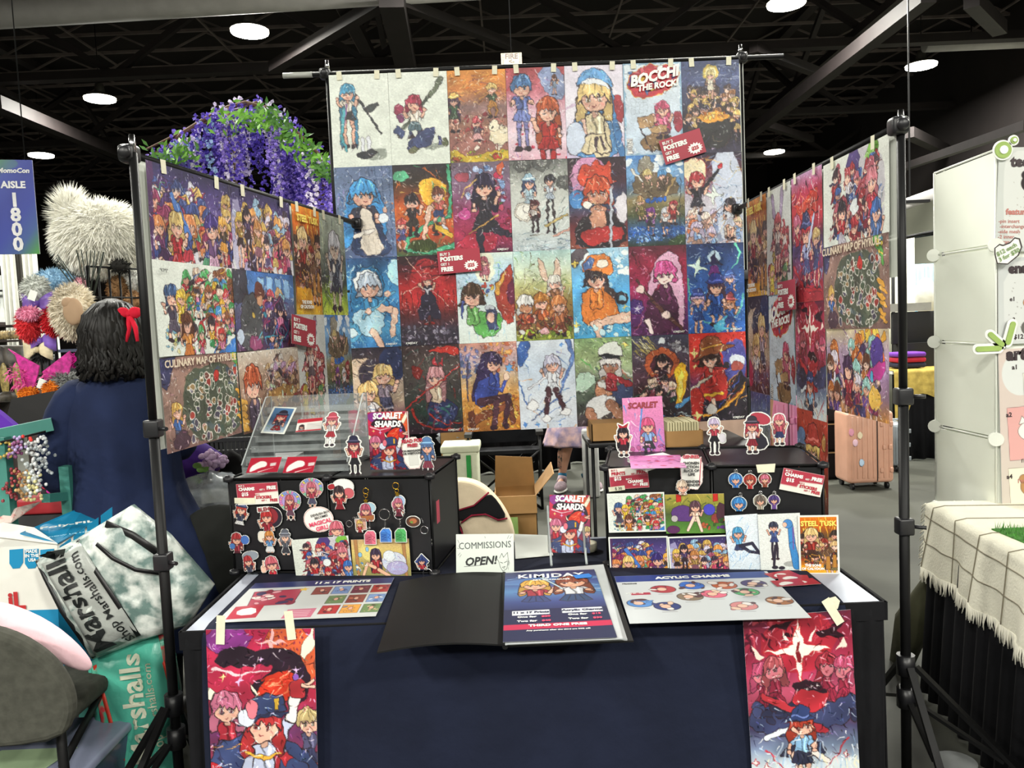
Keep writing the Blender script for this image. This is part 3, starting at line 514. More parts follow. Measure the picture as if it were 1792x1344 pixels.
@art
def a_witches(c):
    c.fill('20305c', '2a4a88', '2a58a8', '2c62b8', '2a5cb4'); c.e(48, 24, 11, 11, 'b8d4e8', ol=0); c.p([(48, 14), (54, 32), (64, 36), (32, 36), (42, 32)], '2c2850', 0, .5); c.p([(42, 38), (54, 38), (60, 58), (36, 58)], '6a2c78', 1, .5)
    c.l([(84, 2), (94, 16), (86, 36), (78, 42)], 5, '60c8a8', 1); c.l([(2, 60), (4, 100), (30, 136), (60, 140)], 3, '58b8a0', 1); c.l([(98, 90), (90, 120), (70, 138)], 4, '58b8b0', 1); c.star(18, 40, 18, 'cfe8dc', ol=.3, rot=.3); c.blobs(40, ['e8f0f8', '8ab8e8'], (.4, .9), (0, 0, 100, 150), ol=0, seed=3)
    c.fig(74, 60, 9, '7888d8', '2a4a90', '2c3c88', sd=4, hl=1.4, hat='3a5aa8'); c.fig(18, 94, 11, 'b89cc8', '2a5098', '2a4488', sd=2, hat='2c3c80'); c.fig(74, 104, 10, 'c87848', '2a58a8', '2c4890', sd=3, hat='a04048'); c.fig(50, 74, 14, '4a3048', '2c50a0', '2a4890', sd=6, hat='2c3a88', hl=2.4, leg='e3ae96', L=2); c.p([(44, 142), (70, 124), (60, 145), (80, 150), (56, 152), (50, 158)], '4ab0d8', 0, .4)
@art
def a_blond2(c):
    c.fill('2a2430', '4a3c40', 'a08c7c', 'b8a088', '6a3c50', '3a2a38'); c.e(30, 50, 38, 32, 'd8bca0', ol=.8); c.e(46, 46, 24, 26, '3c3444', ol=0); c.e(84, 30, 24, 30, '2c3458', ol=0); c.streaks(16, ['e8d0b0', '504040'], (1, 3), (15, 30), reg=(0, 5, 60, 50), seed=3)
    c.fig(66, 48, 17, 'e8c078', '8a7a8a', '4a4a68', sd=5, hl=2, L=1); c.fig(38, 78, 17, 'e8bc74', 'e0d8d8', '6a5878', sd=7, hl=1.6, L=1); c.streaks(46, ['e8e0e8', '3a3450', 'c8a060', '5878a8', '302838'], (1, 3), (8, 25), reg=(20, 98, 95, 145), seed=8); c.p([(0, 100), (18, 108), (22, 140), (0, 150)], 'a83050', 1, .5)
@art
def a_horn(c):
    c.fill('3a2a2c', '4c4440', '46403e', '2c4038', '3a2030'); c.streaks(60, ['6a6a60', '9a2828', '2a3430', '2c4a44'], (1, 3), (12, 40), seed=6); c.p([(40, 12), (70, 2), (100, 4), (98, 22), (72, 12)], 'c83028', 1, .8); c.p([(14, 30), (34, 40), (30, 60), (18, 58)], '7a2420', 1, .5)
    c.p([(40, 100), (60, 84), (82, 100), (96, 120), (70, 150), (40, 140)], '2a3058', 1, .9); c.fig(56, 56, 16, 'c08488', 'd8c0a4', None, sd=3, hl=3, L=0, arms=0); c.p([(52, 34), (56, 18), (60, 36)], 'b83038', 0, .5); c.p([(64, 34), (72, 20), (70, 40)], 'b83038', 0, .5); c.l([(0, 110), (40, 80), (98, 40)], 2.4, 'c83430', 2, .5); c.l([(12, 110), (20, 135), (50, 148), (96, 150)], 5, 'c03028', 3, .6); c.l([(40, 120), (70, 140), (98, 138)], 3, 'c03028', 2, .5); c.streaks(24, ['4a5888', '2c6858', '803040', '20243a'], (2, 5), (12, 26), reg=(40, 105, 95, 140), seed=7)
@art
def a_autumn(c):
    c.fill('c88a78', 'b8a0a8', 'c8a880', 'd89848', 'd08838', 'b87030'); c.blobs(60, ['e08848', 'f0b060', 'c86848', 'd89890'], (2, 5), (40, 0, 100, 50), .2, seed=5); c.blobs(36, ['6a70a8', '8a88b8', '5a6890'], (2, 5), (0, 8, 32, 60), .2, seed=6); c.l([(14, 30), (10, 100)], 3, '4a4460', 2, .3); c.blobs(110, ['f0a830', 'd87828', 'e8c050', 'b85828'], (1.5, 3.5), (40, 95, 100, 152), .2, seed=7)
    c.p([(8, 130), (86, 104), (90, 112), (10, 146)], '8a4a30', 0, .8); c.p([(10, 120), (14, 150), (22, 150), (20, 116)], '6a3828', 0, .6); c.p([(80, 110), (84, 146), (92, 144), (88, 106)], '6a3828', 0, .6)
    c.p([(36, 24), (50, 14), (66, 20), (72, 40), (44, 60), (30, 100), (16, 104), (26, 60)], '3a2c58', 1, .9); c.p([(24, 70), (46, 58), (64, 70), (60, 102), (24, 118)], '3a4aa0', 1, .9); c.fig(58, 36, 15, '3a2c50', '3a4ca4', None, L=0, hl=0, arms=0, sd=4); c.l([(34, 104), (82, 96)], 14, '4a2c38', 11, .8); c.l([(82, 96), (72, 146)], 10, '4a2c38', 7, .8); c.l([(60, 104), (54, 148)], 10, '52303c', 7, .8); c.l([(50, 78), (70, 84), (80, 66)], 7, '3a4ca4', 5, .6); c.e(80, 62, 5, 6, 'eec4ac'); c.star(86, 46, 8, '5a98d0', 6, ol=.4, k=.6); c.e(54, 150, 6, 4, '3a2430'); c.e(74, 148, 6, 4, '3a2430')
@art
def a_bunny(c):
    c.fill('d8e2ec', 'c8d8ea', 'dce4ec', 'd0dae8'); c.p([(0, 0), (30, 0), (10, 40), (0, 50)], '3a60a8', 1, .4); c.l([(90, 0), (98, 30), (70, 100), (20, 140)], 9, '5a7ab8', 1, .3); c.l([(2, 70), (10, 110), (50, 130), (98, 100)], 3, '4a70b4', 1); c.streaks(26, ['4a78c0', 'f4f6fa', 'e0a878', '8a90c8'], (.6, 3), (10, 40), seed=3)
    c.fig(60, 42, 14, 'c4c4dc', 'e0e4ec', 'dde2ea', sd=5, hl=1.6, L=1, leg='4a2c34'); c.l([(52, 88), (46, 134)], 9, '4c2e36', 6, .7); c.l([(64, 88), (78, 124)], 9, '4c2e36', 6, .7); c.e(46, 138, 8, 6, 'eef0f2'); c.e(80, 128, 8, 6, 'eef0f2'); c.l([(48, 66), (18, 84)], 5, 'e4e8f0', 3, .5); c.e(22, 114, 10, 9, 'eef0f2'); [c.star(x, y, 5, '4a80c8', 4, k=.5) for x, y in ((8, 146), (30, 148), (80, 10), (70, 150))]
@art
def a_captain(c):
    c.fill('7a9a68', '9ab078', '8a9878', '5a6a58', '404440', '4a3840'); c.streaks(40, ['4aa048', 'b8d888', '38504a', 'c87860', 'e8ece0'], (1, 5), (16, 50), (.4, 1.2), seed=3); c.p([(0, 60), (30, 60), (40, 80), (0, 100)], 'b8d8c0', 1, .5); c.p([(46, 90), (80, 84), (100, 70), (100, 120), (60, 118)], '3a4468', 1, .6)
    c.p([(40, 72), (62, 66), (68, 84), (60, 104), (36, 104), (34, 90)], 'b07858', 1, .8); c.p([(40, 74), (66, 78), (62, 92), (38, 88)], 'dcdcd8', 1, .7); c.fig(62, 46, 17, 'e0dcd8', '9a2c34', None, skin='a8745a', L=0, hl=1.4, sd=3, arms=0); c.p([(38, 30), (48, 12), (72, 6), (84, 22), (84, 36), (60, 32)], 'dfe4dc', 1, .9); c.p([(36, 32), (60, 28), (86, 38), (60, 38)], '26262c', 1, .6); c.l([(58, 66), (96, 84)], 11, 'a02c34', 9, .7)
    c.p([(22, 106), (64, 98), (72, 126), (30, 146), (16, 126)], 'dcdfe0', 1, .8); c.l([(22, 130), (34, 153)], 16, 'a8745a', 15, .8); c.l([(60, 118), (84, 150)], 17, 'a8745a', 15, .8); c.star(88, 14, 8, 'f0e070', ol=.4)
@art
def a_moonring(c):
    c.fill('3a3c50', '4a3c4c', '4a2c38', '3a2a30', '2a2830'); c.streaks(26, ['e8d060', 'f0e8a0', 'b0a040'], (.6, 2.5), (14, 40), (.6, 1.0), (0, 0, 40, 30), seed=3); c.e(54, 11, 6, 6, 'dce4e8', ol=0); c.blobs(24, ['b8b8c0', '8a8a94'], (2, 5), (72, 14, 100, 32), .4, seed=5); c.e(52, 50, 30, 27, 'c05830'); [c.l([(52+22*math.cos(k*.5), 50+20*math.sin(k*.5)), (52+30*math.cos(k*.5), 50+27*math.sin(k*.5))], 1, '6a2418') for k in range(13)]; c.e(52, 52, 19, 18, '4a2430', ol=.5)
    c.fig(52, 46, 11, '2a2024', '38202c', '3a242c', sd=3, hl=1.8, L=0); c.crowd(7, ['4a2428', '2c2428', '8a3038', 'e8c8a8'], ['2c4a3c', '3c2834', '7a3040', 'c8a0a8'], (14, 78, 78, 104), (7, 9), seed=6); c.p([(72, 60), (92, 48), (98, 70), (90, 110), (74, 140), (78, 90)], 'f0b020', 1, .6); c.p([(80, 70), (90, 62), (86, 110), (78, 124)], 'f8e050', 1, .2); c.l([(100, 112), (60, 140), (10, 150)], 7, '4a90c8', 3, .6); c.streaks(34, ['d0e8f0', '4a88c0', '28242c', 'e88028'], (.6, 2.5), (8, 24), reg=(30, 120, 100, 152), seed=4); c.e(60, 134, 14, 9, '2c2428')
@art
def a_firewitch(c):
    c.fill('c82c24', 'c83028', 'b82c28', '5a3060', '2a2430', '281e28'); c.p([(60, 20), (100, 6), (100, 100), (70, 96), (56, 50)], '4a4a9c', 2, 0); c.p([(62, 92), (100, 60), (100, 155), (30, 155), (50, 120)], '28222c', 1, 0); c.p([(0, 90), (24, 100), (20, 155), (0, 155)], 'c02c26', 1, 0)
    c.e(84, 52, 13, 13, 'd8e0ec', ol=0); c.e(84, 60, 12, 8, 'b05048', ol=.5); c.streaks(16, ['f0a030', 'e85828', '3a50c0'], (1, 3), (16, 36), (-1.2, -.4), (40, 90, 95, 140), seed=3); c.l([(24, 146), (60, 132), (90, 106), (98, 90)], 5, 'f0a028', 2, .3)
    c.p([(26, 66), (46, 60), (66, 72), (68, 100), (58, 122), (24, 118), (14, 92)], 'b82c28', 1, .9); c.fig(36, 44, 17, '3a2824', 'b82c28', None, sd=6, L=0, hl=.9, arms=0); c.p([(2, 52), (22, 32), (18, 18), (34, 4), (56, 10), (60, 22), (84, 22), (60, 34), (30, 38)], '8a4a2c', 1, 1); c.l([(24, 27), (58, 20)], 4, 'd89838', 3, .4); c.l([(2, 96), (34, 78), (64, 58)], 4, 'c8bca8', 3, .7); c.l([(42, 72), (62, 62)], 8, 'b82c28', 7, .6); c.e(64, 58, 5, 5, '302830'); c.l([(40, 118), (40, 136)], 9, 'eac0a8', 8, .6); c.e(36, 134, 9, 8, 'c8c4c0'); c.l([(24, 110), (56, 106)], 4, 'e8b030', 4, .4); [c.star(x, y, r, 'f4e490', k=.35) for x, y, r in ((8, 34, 9), (56, 32, 5), (10, 144, 12), (10, 58, 5))]
# wide crowd pictures
def starcrowd(c, seed, cols, warm):
    c.fill('2c2850', '4a3a78', '6a5a9a', 'c0bccc', 'dcdce0'); c.blobs(50, ['f0f0f8', 'b8a8e0'], (.4, .9), (0, 0, 155, 40), ol=0, seed=seed)
    c.crowd(46, cols, warm, (6, 18, 148, 72), (7, 10), seed=seed, size_grow=.2)
@art
def a_stars1(c):
    starcrowd(c, 11, ['8a3058', 'd8b060', '3a4a88', 'c84838', 'd8d8e8', '4a3068', 'e08850'], ['6a3060', '3a4a90', 'c83848', '58a078', 'd8c8e0', '4a2c58', 'd8a040']); c.p([(34, 30), (42, 26), (72, 70), (66, 76)], '4a78c8', 0, .6)
    c.fig(44, 60, 13, 'ecc878', 'a8242c', 'a8242c', sd=3, hl=2.4, L=0); c.fig(112, 56, 14, '3a2c70', '6a4878', 'd8a8c8', sd=6, L=1.4, hl=0); c.fig(134, 50, 9, 'e8a848', '4a3c30', 'e8a040', sd=3, L=3); c.p([(0, 0), (10, 0), (4, 100), (0, 100)], '4a2c58', 0, 0)
@art
def a_stars2(c):
    starcrowd(c, 23, ['c8a050', '3a3040', 'd8d0e8', '9a4860', '8ab0d0', 'e09850'], ['a85878', '5a4a78', 'c8a860', 'a8a0c8', '3a3050', 'c84868']); c.p([(0, 20), (22, 10), (26, 100), (0, 100)], 'b8b4d4', 1, 0, al=.7)
    c.fig(18, 40, 9, 'e0b850', 'a88038', '3a2c30', sd=4, L=4); c.fig(36, 30, 9, '2c2430', '4a3860', '3a2c34', sd=8, L=4.6, leg='3a2c34'); c.fig(60, 46, 10, 'b87840', 'a08048', '8a5868', sd=5)
@art
def a_whitecrowd(c):
    c.fill('dde3da', 'd8e0d6'); c.crowd(70, ['3f88c8', '3a3038', 'c83838', 'd8a030', '48a058', '8a5030', 'e8c8b0'], ['c83040', '3a70b8', 'e8e0d0', '389858', 'e0a838', '303040', 'd878a0'], (50, 8, 152, 80), (4.5, 7.5), seed=6)
    c.blobs(60, ['b8c060', '8ac0b0', 'd8d090', '6aa0b8'], (1.5, 4), (14, 66, 60, 96), .3, seed=5); c.fig(28, 36, 11, '3a5888', '3a3444', '504858', sd=5, L=1.6, hl=1); c.fig(44, 38, 8, 'e8c040', 'e0b838', 'e0b838', sd=3); c.fig(52, 66, 10, '6a3c28', 'c88038', 'b86a30', sd=9); c.p([(130, 90), (155, 78), (155, 100), (120, 100)], '3a78c8', 1, .3)
@art
def a_hunched(c):
    c.fill('3a6ab0', '4a78b8', '5a5878', '3a3c68', '503050'); c.p([(0, 0), (32, 0), (34, 34), (8, 44), (0, 40)], '3c3c48', 0, .5); [c.p([(60+i*22, 6), (76+i*22, 8), (74+i*22, 34), (60+i*22, 30)], '88b8e8', 0, .5) for i in range(4)]
    c.crowd(18, ['c84858', '3a3050', 'd8a870', '6a4a98', '8ac0d8'], ['4a60b0', '8a3868', '3aa0c0', '5a3880', 'd878a0'], (72, 28, 148, 84), (7, 10), seed=3); c.p([(20, 34), (44, 26), (62, 40), (68, 84), (58, 100), (12, 100), (12, 62)], '4a4c50', 1, 1); c.e(62, 26, 12, 13, '6a3a30'); c.p([(54, 32), (70, 30), (66, 44), (56, 42)], 'c8906c', 1, .5); c.e(44, 56, 4, 4, 'c8a848'); c.l([(16, 78), (64, 84)], 1.5, '8a8c88')
    c.e(10, 82, 9, 9, 'b8c8dc'); c.p([(30, 84), (58, 80), (66, 100), (30, 100)], '8a4068', 1, .6); c.streaks(24, ['58c0e0', 'c83878', '2a2850'], (1, 2.5), (10, 25), reg=(60, 60, 150, 98), seed=6)
@art
def a_map(c):
    c.fill('8a6a60', '947468', '8a6c60', '7a5a54'); c.streaks(20, ['a88878', '785850'], (1, 4), (14, 40), reg=(0, 30, 40, 80), seed=3, al=.6); c.p([(42, 18), (84, 12), (128, 14), (146, 40), (148, 84), (132, 98), (60, 98), (40, 80), (30, 60)], '4c5344', 2, .4, '6a6a50'); c.blobs(26, ['606a54', '3c5048', '50606a', '3a4a70'], (4, 10), (50, 20, 140, 92), ol=0, al=.6, seed=4)
    rd = random.Random(8)
    for i in range(86):
        x, y = rd.uniform(44, 144), rd.uniform(22, 94); q = rd.uniform(2.6, 4); c.e(x, y, q, q*rd.uniform(.8, 1.2), rd.choice(['6a3c34', '58624c', 'a03830', '8a7048', '504a5c', '4a5a44']), ol=.9, oc='e8e4d8')
    c.fig(22, 58, 9, 'd8a850', '3a60a0', '4a5068', sd=3, L=1.4); c.p([(10, 84), (36, 78), (44, 98), (14, 100)], '4a3440', 1, .5); c.p([(0, 0), (26, 0), (8, 34), (0, 30)], '3a3c60', 0, .5); c.p([(128, 0), (152, 0), (155, 40), (146, 20), (140, 12)], '58a048', 1, .5); c.blobs(8, ['e8d050', '4a90a0'], (2, 4), (130, 2, 152, 20), seed=4); [c.e(148+i % 2*4, 50+i*8, 9, 3, 'e0a038', .4) for i in range(6)]; c.e(100, 26, 6, 7, 'b83028')
@art
def a_room(c):
    c.fill('d0c4b4', 'b09078', '7a5848', '6a4838'); c.crowd(22, ['6a4a38', 'b08ab0', '3a3034', 'c8a070', 'd8d0c8'], ['8a6a50', 'c8b8a8', 'a04038', '4a3a48'], (56, 10, 148, 60), (5, 8), seed=4); c.p([(56, 56), (130, 46), (150, 66), (60, 80)], 'a0743c', 1, .6); c.blobs(26, ['c8a060', 'e0c890', '8a3028', 'b8d0b0'], (2, 4), (60, 46, 136, 66), seed=6)
    c.p([(20, 60), (46, 60), (56, 100), (14, 100)], '5a4a5c', 1, .8); c.p([(32, 60), (44, 60), (48, 98), (38, 98)], 'e0d4b8', 0, .5); c.fig(30, 40, 20, 'b8502c', '5a4a60', None, sd=2, L=0, hl=0, arms=0); [c.e(4, 60+i*8, 10, 4, 'dca040', .3) for i in range(5)]; c.e(70, 82, 10, 14, '5a3028')
@art
def a_tusk(c):
    c.fill('e88a20', 'c05a18', '6a4828', '3a2c24', '5a2c20', 'c87820', 'e8b828'); c.streaks(40, ['f8b830', 'e86820', 'f8e060'], (1, 4), (10, 30), (1.2, 1.9), (0, 0, 100, 40), seed=3); c.crowd(22, ['d8b078', '6a4a30', 'a88050', '8a2c20', '3a2c24'], ['5a4430', '8a5a30', '3a3024', 'a03020', '7a6a40'], (10, 48, 92, 112), (8, 12), seed=5); c.fig(32, 52, 17, 'e0c080', '8a2820', '4a2c20', sd=4, L=0); c.streaks(24, ['b82c1c', '2a2018', 'e8a838'], (1, 3), (10, 24), reg=(5, 100, 95, 125), seed=7)
    c.p([(4, 132), (60, 132), (60, 152), (4, 152)], 'e8a020', 0, 0); c.p([(68, 108), (76, 108), (78, 142), (66, 142)], 'b07830', 0, .6); c.p([(84, 104), (92, 104), (93, 138), (83, 138)], 'b07830', 0, .6)
@art
def a_greengrey(c):
    c.fill('a0b0a0', '98a494', '7a8878', '5a6258', '3a4438', '8ab030', 'c8d838'); c.streaks(50, ['c8d8a8', '70806a', '3a4858', 'd8e0e0', 'a8c040'], (1, 4), (16, 50), (1.1, 2.0), seed=3); c.fig(56, 50, 22, 'b8bcc4', '3a4250', '343c48', sd=3, hl=3.8, L=2, skin='c8b4a0'); c.streaks(24, ['2c3440', '98b838', 'c8d8d0'], (1, 3), (14, 30), reg=(10, 90, 90, 148), seed=5); c.e(50, 88, 5, 7, 'e0dcd0')
@art
def a_rabbits(c):
    c.fill('c8ccc8', 'c4c8c4', 'c8c8c0'); c.streaks(14, ['9a9ca0', 'b0b4b8'], (.4, 1), (20, 50), seed=3); c.p([(18, 6), (30, 10), (38, 46), (26, 44)], '9a88a8', 1, .8); c.p([(60, 4), (72, 2), (66, 42), (54, 46)], '9a88a8', 1, .8)
    c.crowd(26, ['a83c40', 'd8ccc8', '3a3034', '8a5a40', 'b85868'], ['8a8a98', '4a4450', 'b04040', 'c8b048', 'b8b0a8'], (12, 56, 88, 130), (7, 10), seed=6); c.fig(46, 50, 13, 'b8444c', 'c8b8b0', '6a5a60', sd=3, hl=2.6); c.fig(22, 118, 9, 'd8b840', 'e0c030', 'e0c030', sd=5); c.fig(74, 122, 9, '5a9050', '488048', '488048', sd=6)
@art
def a_swirl(c):
    c.fill('3a4a88', '5a6a98', '8a9090', '6a6a70', '3a3c48', '504a50'); c.streaks(70, ['8a98c0', 'c8ccb8', '2c3450', '5a7a70', 'a8a078'], (1, 4), (20, 60), (1.2, 2.0), seed=9)
@art
def a_redscarf(c):   # the big red banner: a person in a cap with raised hand, red flame behind
    c.fill('b82048', 'c8284c', 'b02440', '6a3060', '8a2838', '7a2434'); c.p([(0, 0), (46, 0), (30, 30), (0, 20)], '8a3088', 1, .3); c.p([(46, 0), (100, 0), (100, 60), (76, 40)], 'd85830', 1, .3)
    for i in range(9):
        for j in range(4): c.e(48+i*5.5+(j % 2)*2.5, 4+j*5, 1, 1, '8a2840', ol=0)
    c.star(60, 12, 16, 'f0b0b0', k=.16); c.p([(84, 24), (98, 0), (100, 12), (90, 30)], 'f4ead0', 0, .3)
    c.p([(4, 30), (24, 14), (50, 22), (74, 16), (92, 34), (96, 60), (84, 74), (64, 62), (42, 66), (40, 52), (58, 44), (62, 32), (40, 34), (18, 36)], '2a1a28', 2, .6); c.p([(46, 54), (70, 36), (88, 46), (92, 62), (70, 70), (46, 70)], 'd0301c', 2, .6); c.streaks(14, ['f07848', 'c82818', 'f8b080'], (.8, 2), (10, 22), (-.8, -.2), (48, 44, 80, 66), seed=3); c.l([(6, 36), (30, 44), (58, 38)], 3, 'e8c8d0', 1)
    [c.star(x, y, r, 'f4e48a' if x < 20 else 'e0b8e8', k=.3) for x, y, r in ((13, 46, 4), (30, 50, 5), (84, 38, 4), (50, 30, 3))]; c.p([(0, 56), (16, 64), (8, 70), (0, 66)], 'f4ead0', 0, .4); c.p([(40, 50), (48, 64), (42, 60)], 'f4ead0', 0, .3)
    c.fig(16, 74, 14, 'c86888', 'a82434', '4a3868', sd=3, hl=1.8, L=0, arms=0); c.fig(92, 88, 11, 'b8a06a', '4a4868', '3a3c60', sd=5, hl=0, L=0, arms=0)
    c.p([(0, 116), (34, 96), (64, 100), (100, 124), (100, 158), (60, 146), (0, 150)], '34406c', 1, .8); c.p([(34, 100), (66, 98), (72, 124), (66, 150), (32, 148), (30, 122)], 'b4bcd8', 1, .9)
    c.l([(64, 102), (76, 84), (80, 66)], 12, 'b8c0dc', 8, .8); c.l([(76, 84), (82, 62)], 9, 'e8e4e0', 8, .7); c.e(84, 56, 8, 9, 'b82c34'); [c.l([(88, 54), (98, 50+k*6)], 3.4, 'eec0a8', 3, .6) for k in (0, 1)]; c.e(82, 46, 3.4, 3.4, '8a50b8')
    c.p([(34, 108), (46, 100), (60, 100), (66, 118), (60, 150), (54, 116), (36, 116)], 'a82430', 1, .6); c.fig(50, 90, 17, 'b82c30', 'b4bcd8', None, sd=8, hl=2, L=0, arms=0); c.p([(28, 88), (36, 70), (54, 60), (72, 66), (70, 80), (50, 82), (34, 94)], '34406c', 1, 1); c.l([(28, 92), (48, 82), (72, 80)], 3, '2a3050', 2.4, .4); c.p([(62, 66), (66, 66), (66, 78), (62, 78)], 'd8a830', 0, .4); c.e(34, 84, 8, 8, 'd8dcec'); c.e(40, 76, 5, 8, 'e07080')
    c.l([(34, 118), (50, 124), (66, 118)], 2.6, 'd8a030', 2.6, .4); c.p([(66, 118), (96, 132), (84, 150), (64, 142)], '3c4878', 1, .7); c.star(70, 124, 7, 'c02c34', k=.5, ol=.4)
    c.l([(2, 130), (34, 152), (70, 162)], 7, 'a82028', 4, .8); c.blobs(30, ['8a1c34', 'b82c3c', '6a1c38', '4a1830'], (3, 7), (60, 138, 100, 162), .5, seed=6); c.streaks(24, ['4a5890', 'c8ccd8', '2a2038', 'd89838'], (.8, 2.4), (8, 20), reg=(0, 108, 36, 155), seed=8)
@art
def a_crimsonstar(c):
    c.fill('5a1c34', '8a1c34', '9a2440', 'b02c50', 'c04868', '8a2c40', '403c60', '6a7a98', 'c8d4dc', 'd8dcd8'); c.e(50, 26, 34, 30, 'b42030', ol=0, al=.8); c.streaks(20, ['3a0c1c', 'd04858', '6a1428'], (1, 3), (14, 36), reg=(0, 0, 100, 26), seed=5); c.p([(20, 10), (44, 6), (40, 16), (52, 20), (36, 22), (40, 14)], '2a0c18', 0, 0); c.p([(66, 18), (98, 10), (86, 18), (94, 26), (70, 24)], '2a0c18', 0, 0)
    c.star(50, 34, 30, 'f0e8dc', k=.22, ol=1, oc='c0242c'); c.p([(49, 28), (51, 28), (53, 46), (47, 46)], '8a1820', 0, 0); c.p([(6, 26), (18, 38), (12, 42)], 'f0d8c8', 0, 0); c.p([(92, 26), (96, 34), (86, 36)], 'f0d8c8', 0, 0); c.p([(36, 14), (42, 26), (38, 26)], 'f0e0d8', 0, 0); c.p([(66, 12), (60, 26), (64, 26)], 'f0e0d8', 0, 0)
    for x, y, r, h in ((14, 54, 9, 'c84870'), (26, 50, 10, 'a84850'), (76, 50, 10, '9a2434'), (90, 54, 9, 'c04468')): c.fig(x, y, r, h, '8a2038', '8a2038', skin='d87080', sd=int(x), hl=2, L=0, arms=0)
    c.p([(0, 92), (16, 84), (40, 92), (66, 88), (86, 84), (100, 76), (100, 104), (60, 112), (30, 118), (0, 106)], '343a60', 1, .7); c.blobs(14, ['2a2c48', '3a4068'], (4, 7), (0, 84, 100, 100), .6, seed=5); c.e(58, 80, 16, 15, 'b02430'); c.p([(40, 68), (54, 62), (72, 70), (72, 78), (54, 72), (46, 74)], '2a1420', 1, .5); c.l([(14, 76), (46, 94)], 5, 'c02c38', 7, .7); [c.star(x, y, 2.6, 'f8e8e8', k=.2) for x, y in ((46, 84), (60, 70), (66, 70), (72, 88), (56, 72))]
    c.fig(48, 106, 11, 'a83424', '7aa8d0', '2a2c44', sd=6, hl=1.6, L=0, hat='2a3868', arms=0); c.l([(36, 110), (16, 116)], 6, 'd8e4ec', 5, .6); c.l([(58, 108), (70, 112)], 7, 'a82430', 5, .7); c.p([(34, 126), (64, 124), (72, 132), (60, 138), (36, 138), (28, 134)], '2a2c44', 1, .7); c.l([(42, 134), (46, 150)], 7, 'eac0aa', 6, .6); c.e(50, 156, 8, 6, 'b02c30'); c.l([(60, 134), (70, 142)], 6, 'e8dcd4', 5, .6)
    c.streaks(50, ['f0f0ec', '8ab0d8', 'f0e8c0', 'c8d8e8'], (.8, 2.4), (12, 30), (1.2, 1.9), (0, 120, 100, 150), seed=6, al=.7); c.fig(48, 106, 11, 'a83424', '7aa8d0', '2a2c44', sd=6, hl=1.6, L=2, hat='2a3868'); c.l([(14, 128), (34, 152)], 1.8, 'b83040', .6); c.l([(92, 122), (68, 150)], 1.8, 'b83040', .6); [c.star(x, y, r, 'e8e8e4', k=.4, ol=.8, oc='b83040') for x, y, r in ((16, 146, 5), (88, 136, 3), (4, 140, 3))]
@art
def a_redwall(c):
    c.fill('c89ac8', 'b02c48', 'c03038', '8a2838', '4a4078', '6a3050', 'a02434', 'b03038'); c.p([(0, 30), (30, 40), (60, 28), (90, 20), (80, 60), (50, 70)], 'd0382c', 2, .6); c.streaks(30, ['2a1420', 'f08858', 'e8d8d8'], (1, 3), (14, 40), reg=(0, 10, 100, 60), seed=3)
    c.fig(18, 62, 12, 'c86080', 'a82434', '4a3868', sd=3, L=0); c.fig(48, 74, 15, 'b42c34', '9aa4d0', '4a5088', sd=8, L=1.6, hat='343c68'); c.l([(56, 92), (74, 56)], 7, 'b4bcd8', 5, .6); c.fig(80, 84, 11, 'c8a868', '3c4470', '3c4470', sd=5, hl=0); c.streaks(40, ['3a4888', 'c82c34', '8ab0d8', '2a2038'], (1, 3), (10, 30), reg=(0, 90, 100, 140), seed=6); c.l([(4, 116), (40, 146), (96, 150)], 5, 'b02830', 3, .5)
@art
def a_redcrowd(c):
    c.fill('dbe0d6', 'd6dcd2'); c.p([(60, 0), (155, 0), (155, 100), (100, 96), (70, 60)], 'b0a8b8', 1, 0, al=.6); c.p([(62, 0), (104, 0), (84, 40), (68, 44)], '4a3a78', 1, .3); c.p([(110, 0), (150, 0), (120, 34)], '7ab848', 1, .3); c.streaks(26, ['4a70b8', '58a048', 'd8e0c0', '3a3a6a'], (1, 4), (14, 34), (2, 2.6), (90, 20, 155, 70), seed=3)
    c.crowd(34, ['a82c34', 'b84048', '3a2c34', 'c05868', '3a60a8', '8a2c38'], ['b02c34', '3a3a58', 'd8d4dc', '8a2838', '5a78b8'], (34, 14, 150, 74), (6, 9), seed=9); c.fig(52, 62, 11, '2c2830', 'b02c30', 'b8b4c0', sd=5, L=1.4, hl=0); c.fig(84, 84, 9, 'b02c34', '8a2830', '303050', sd=7); c.fig(126, 40, 13, 'c8707c', 'b02c38', '8a2c40', sd=8, hl=3); c.fig(136, 74, 12, '3a68b0', '5a80c0', '5a5868', sd=3); c.l([(14, 90), (22, 86), (20, 94), (30, 86)], 1, 'b02c34'); c.e(84, 62, 10, 9, 'dde4e4', ol=.5)
@art
def a_foxpurple(c):
    c.fill('c8b890', 'a890a8', '9a78a0', '8a6a80', 'b87838'); c.streaks(40, ['b8a0d0', '6a3c80', 'e0a040', 'e8e0d8', '4a3878'], (1, 4), (14, 40), seed=3); c.blobs(20, ['e0a030', 'e86828', 'f0c848'], (4, 9), (90, 0, 155, 40), .5, seed=4); c.crowd(20, ['4a2c58', '6a3c28', 'd8d0e0', 'c86828', '8ac0b8', '3a2448'], ['8a2c50', '5a3880', 'c87030', 'd8c8e0', '3a3868'], (10, 12, 145, 76), (8, 12), seed=12)
    c.fig(62, 46, 13, '3c2448', 'a02c38', '8a2838', sd=5, hl=3, L=1.6); c.e(136, 26, 15, 17, '4a3488'); c.e(130, 76, 14, 13, 'e0b048'); c.p([(110, 48), (155, 30), (155, 50), (120, 60)], 'b83088', 1, .5); c.e(124, 52, 4, 6, '4ab0d8'); c.streaks(20, ['c84828', '38285a', 'e89838'], (1, 3), (10, 26), reg=(70, 76, 150, 98), seed=5)
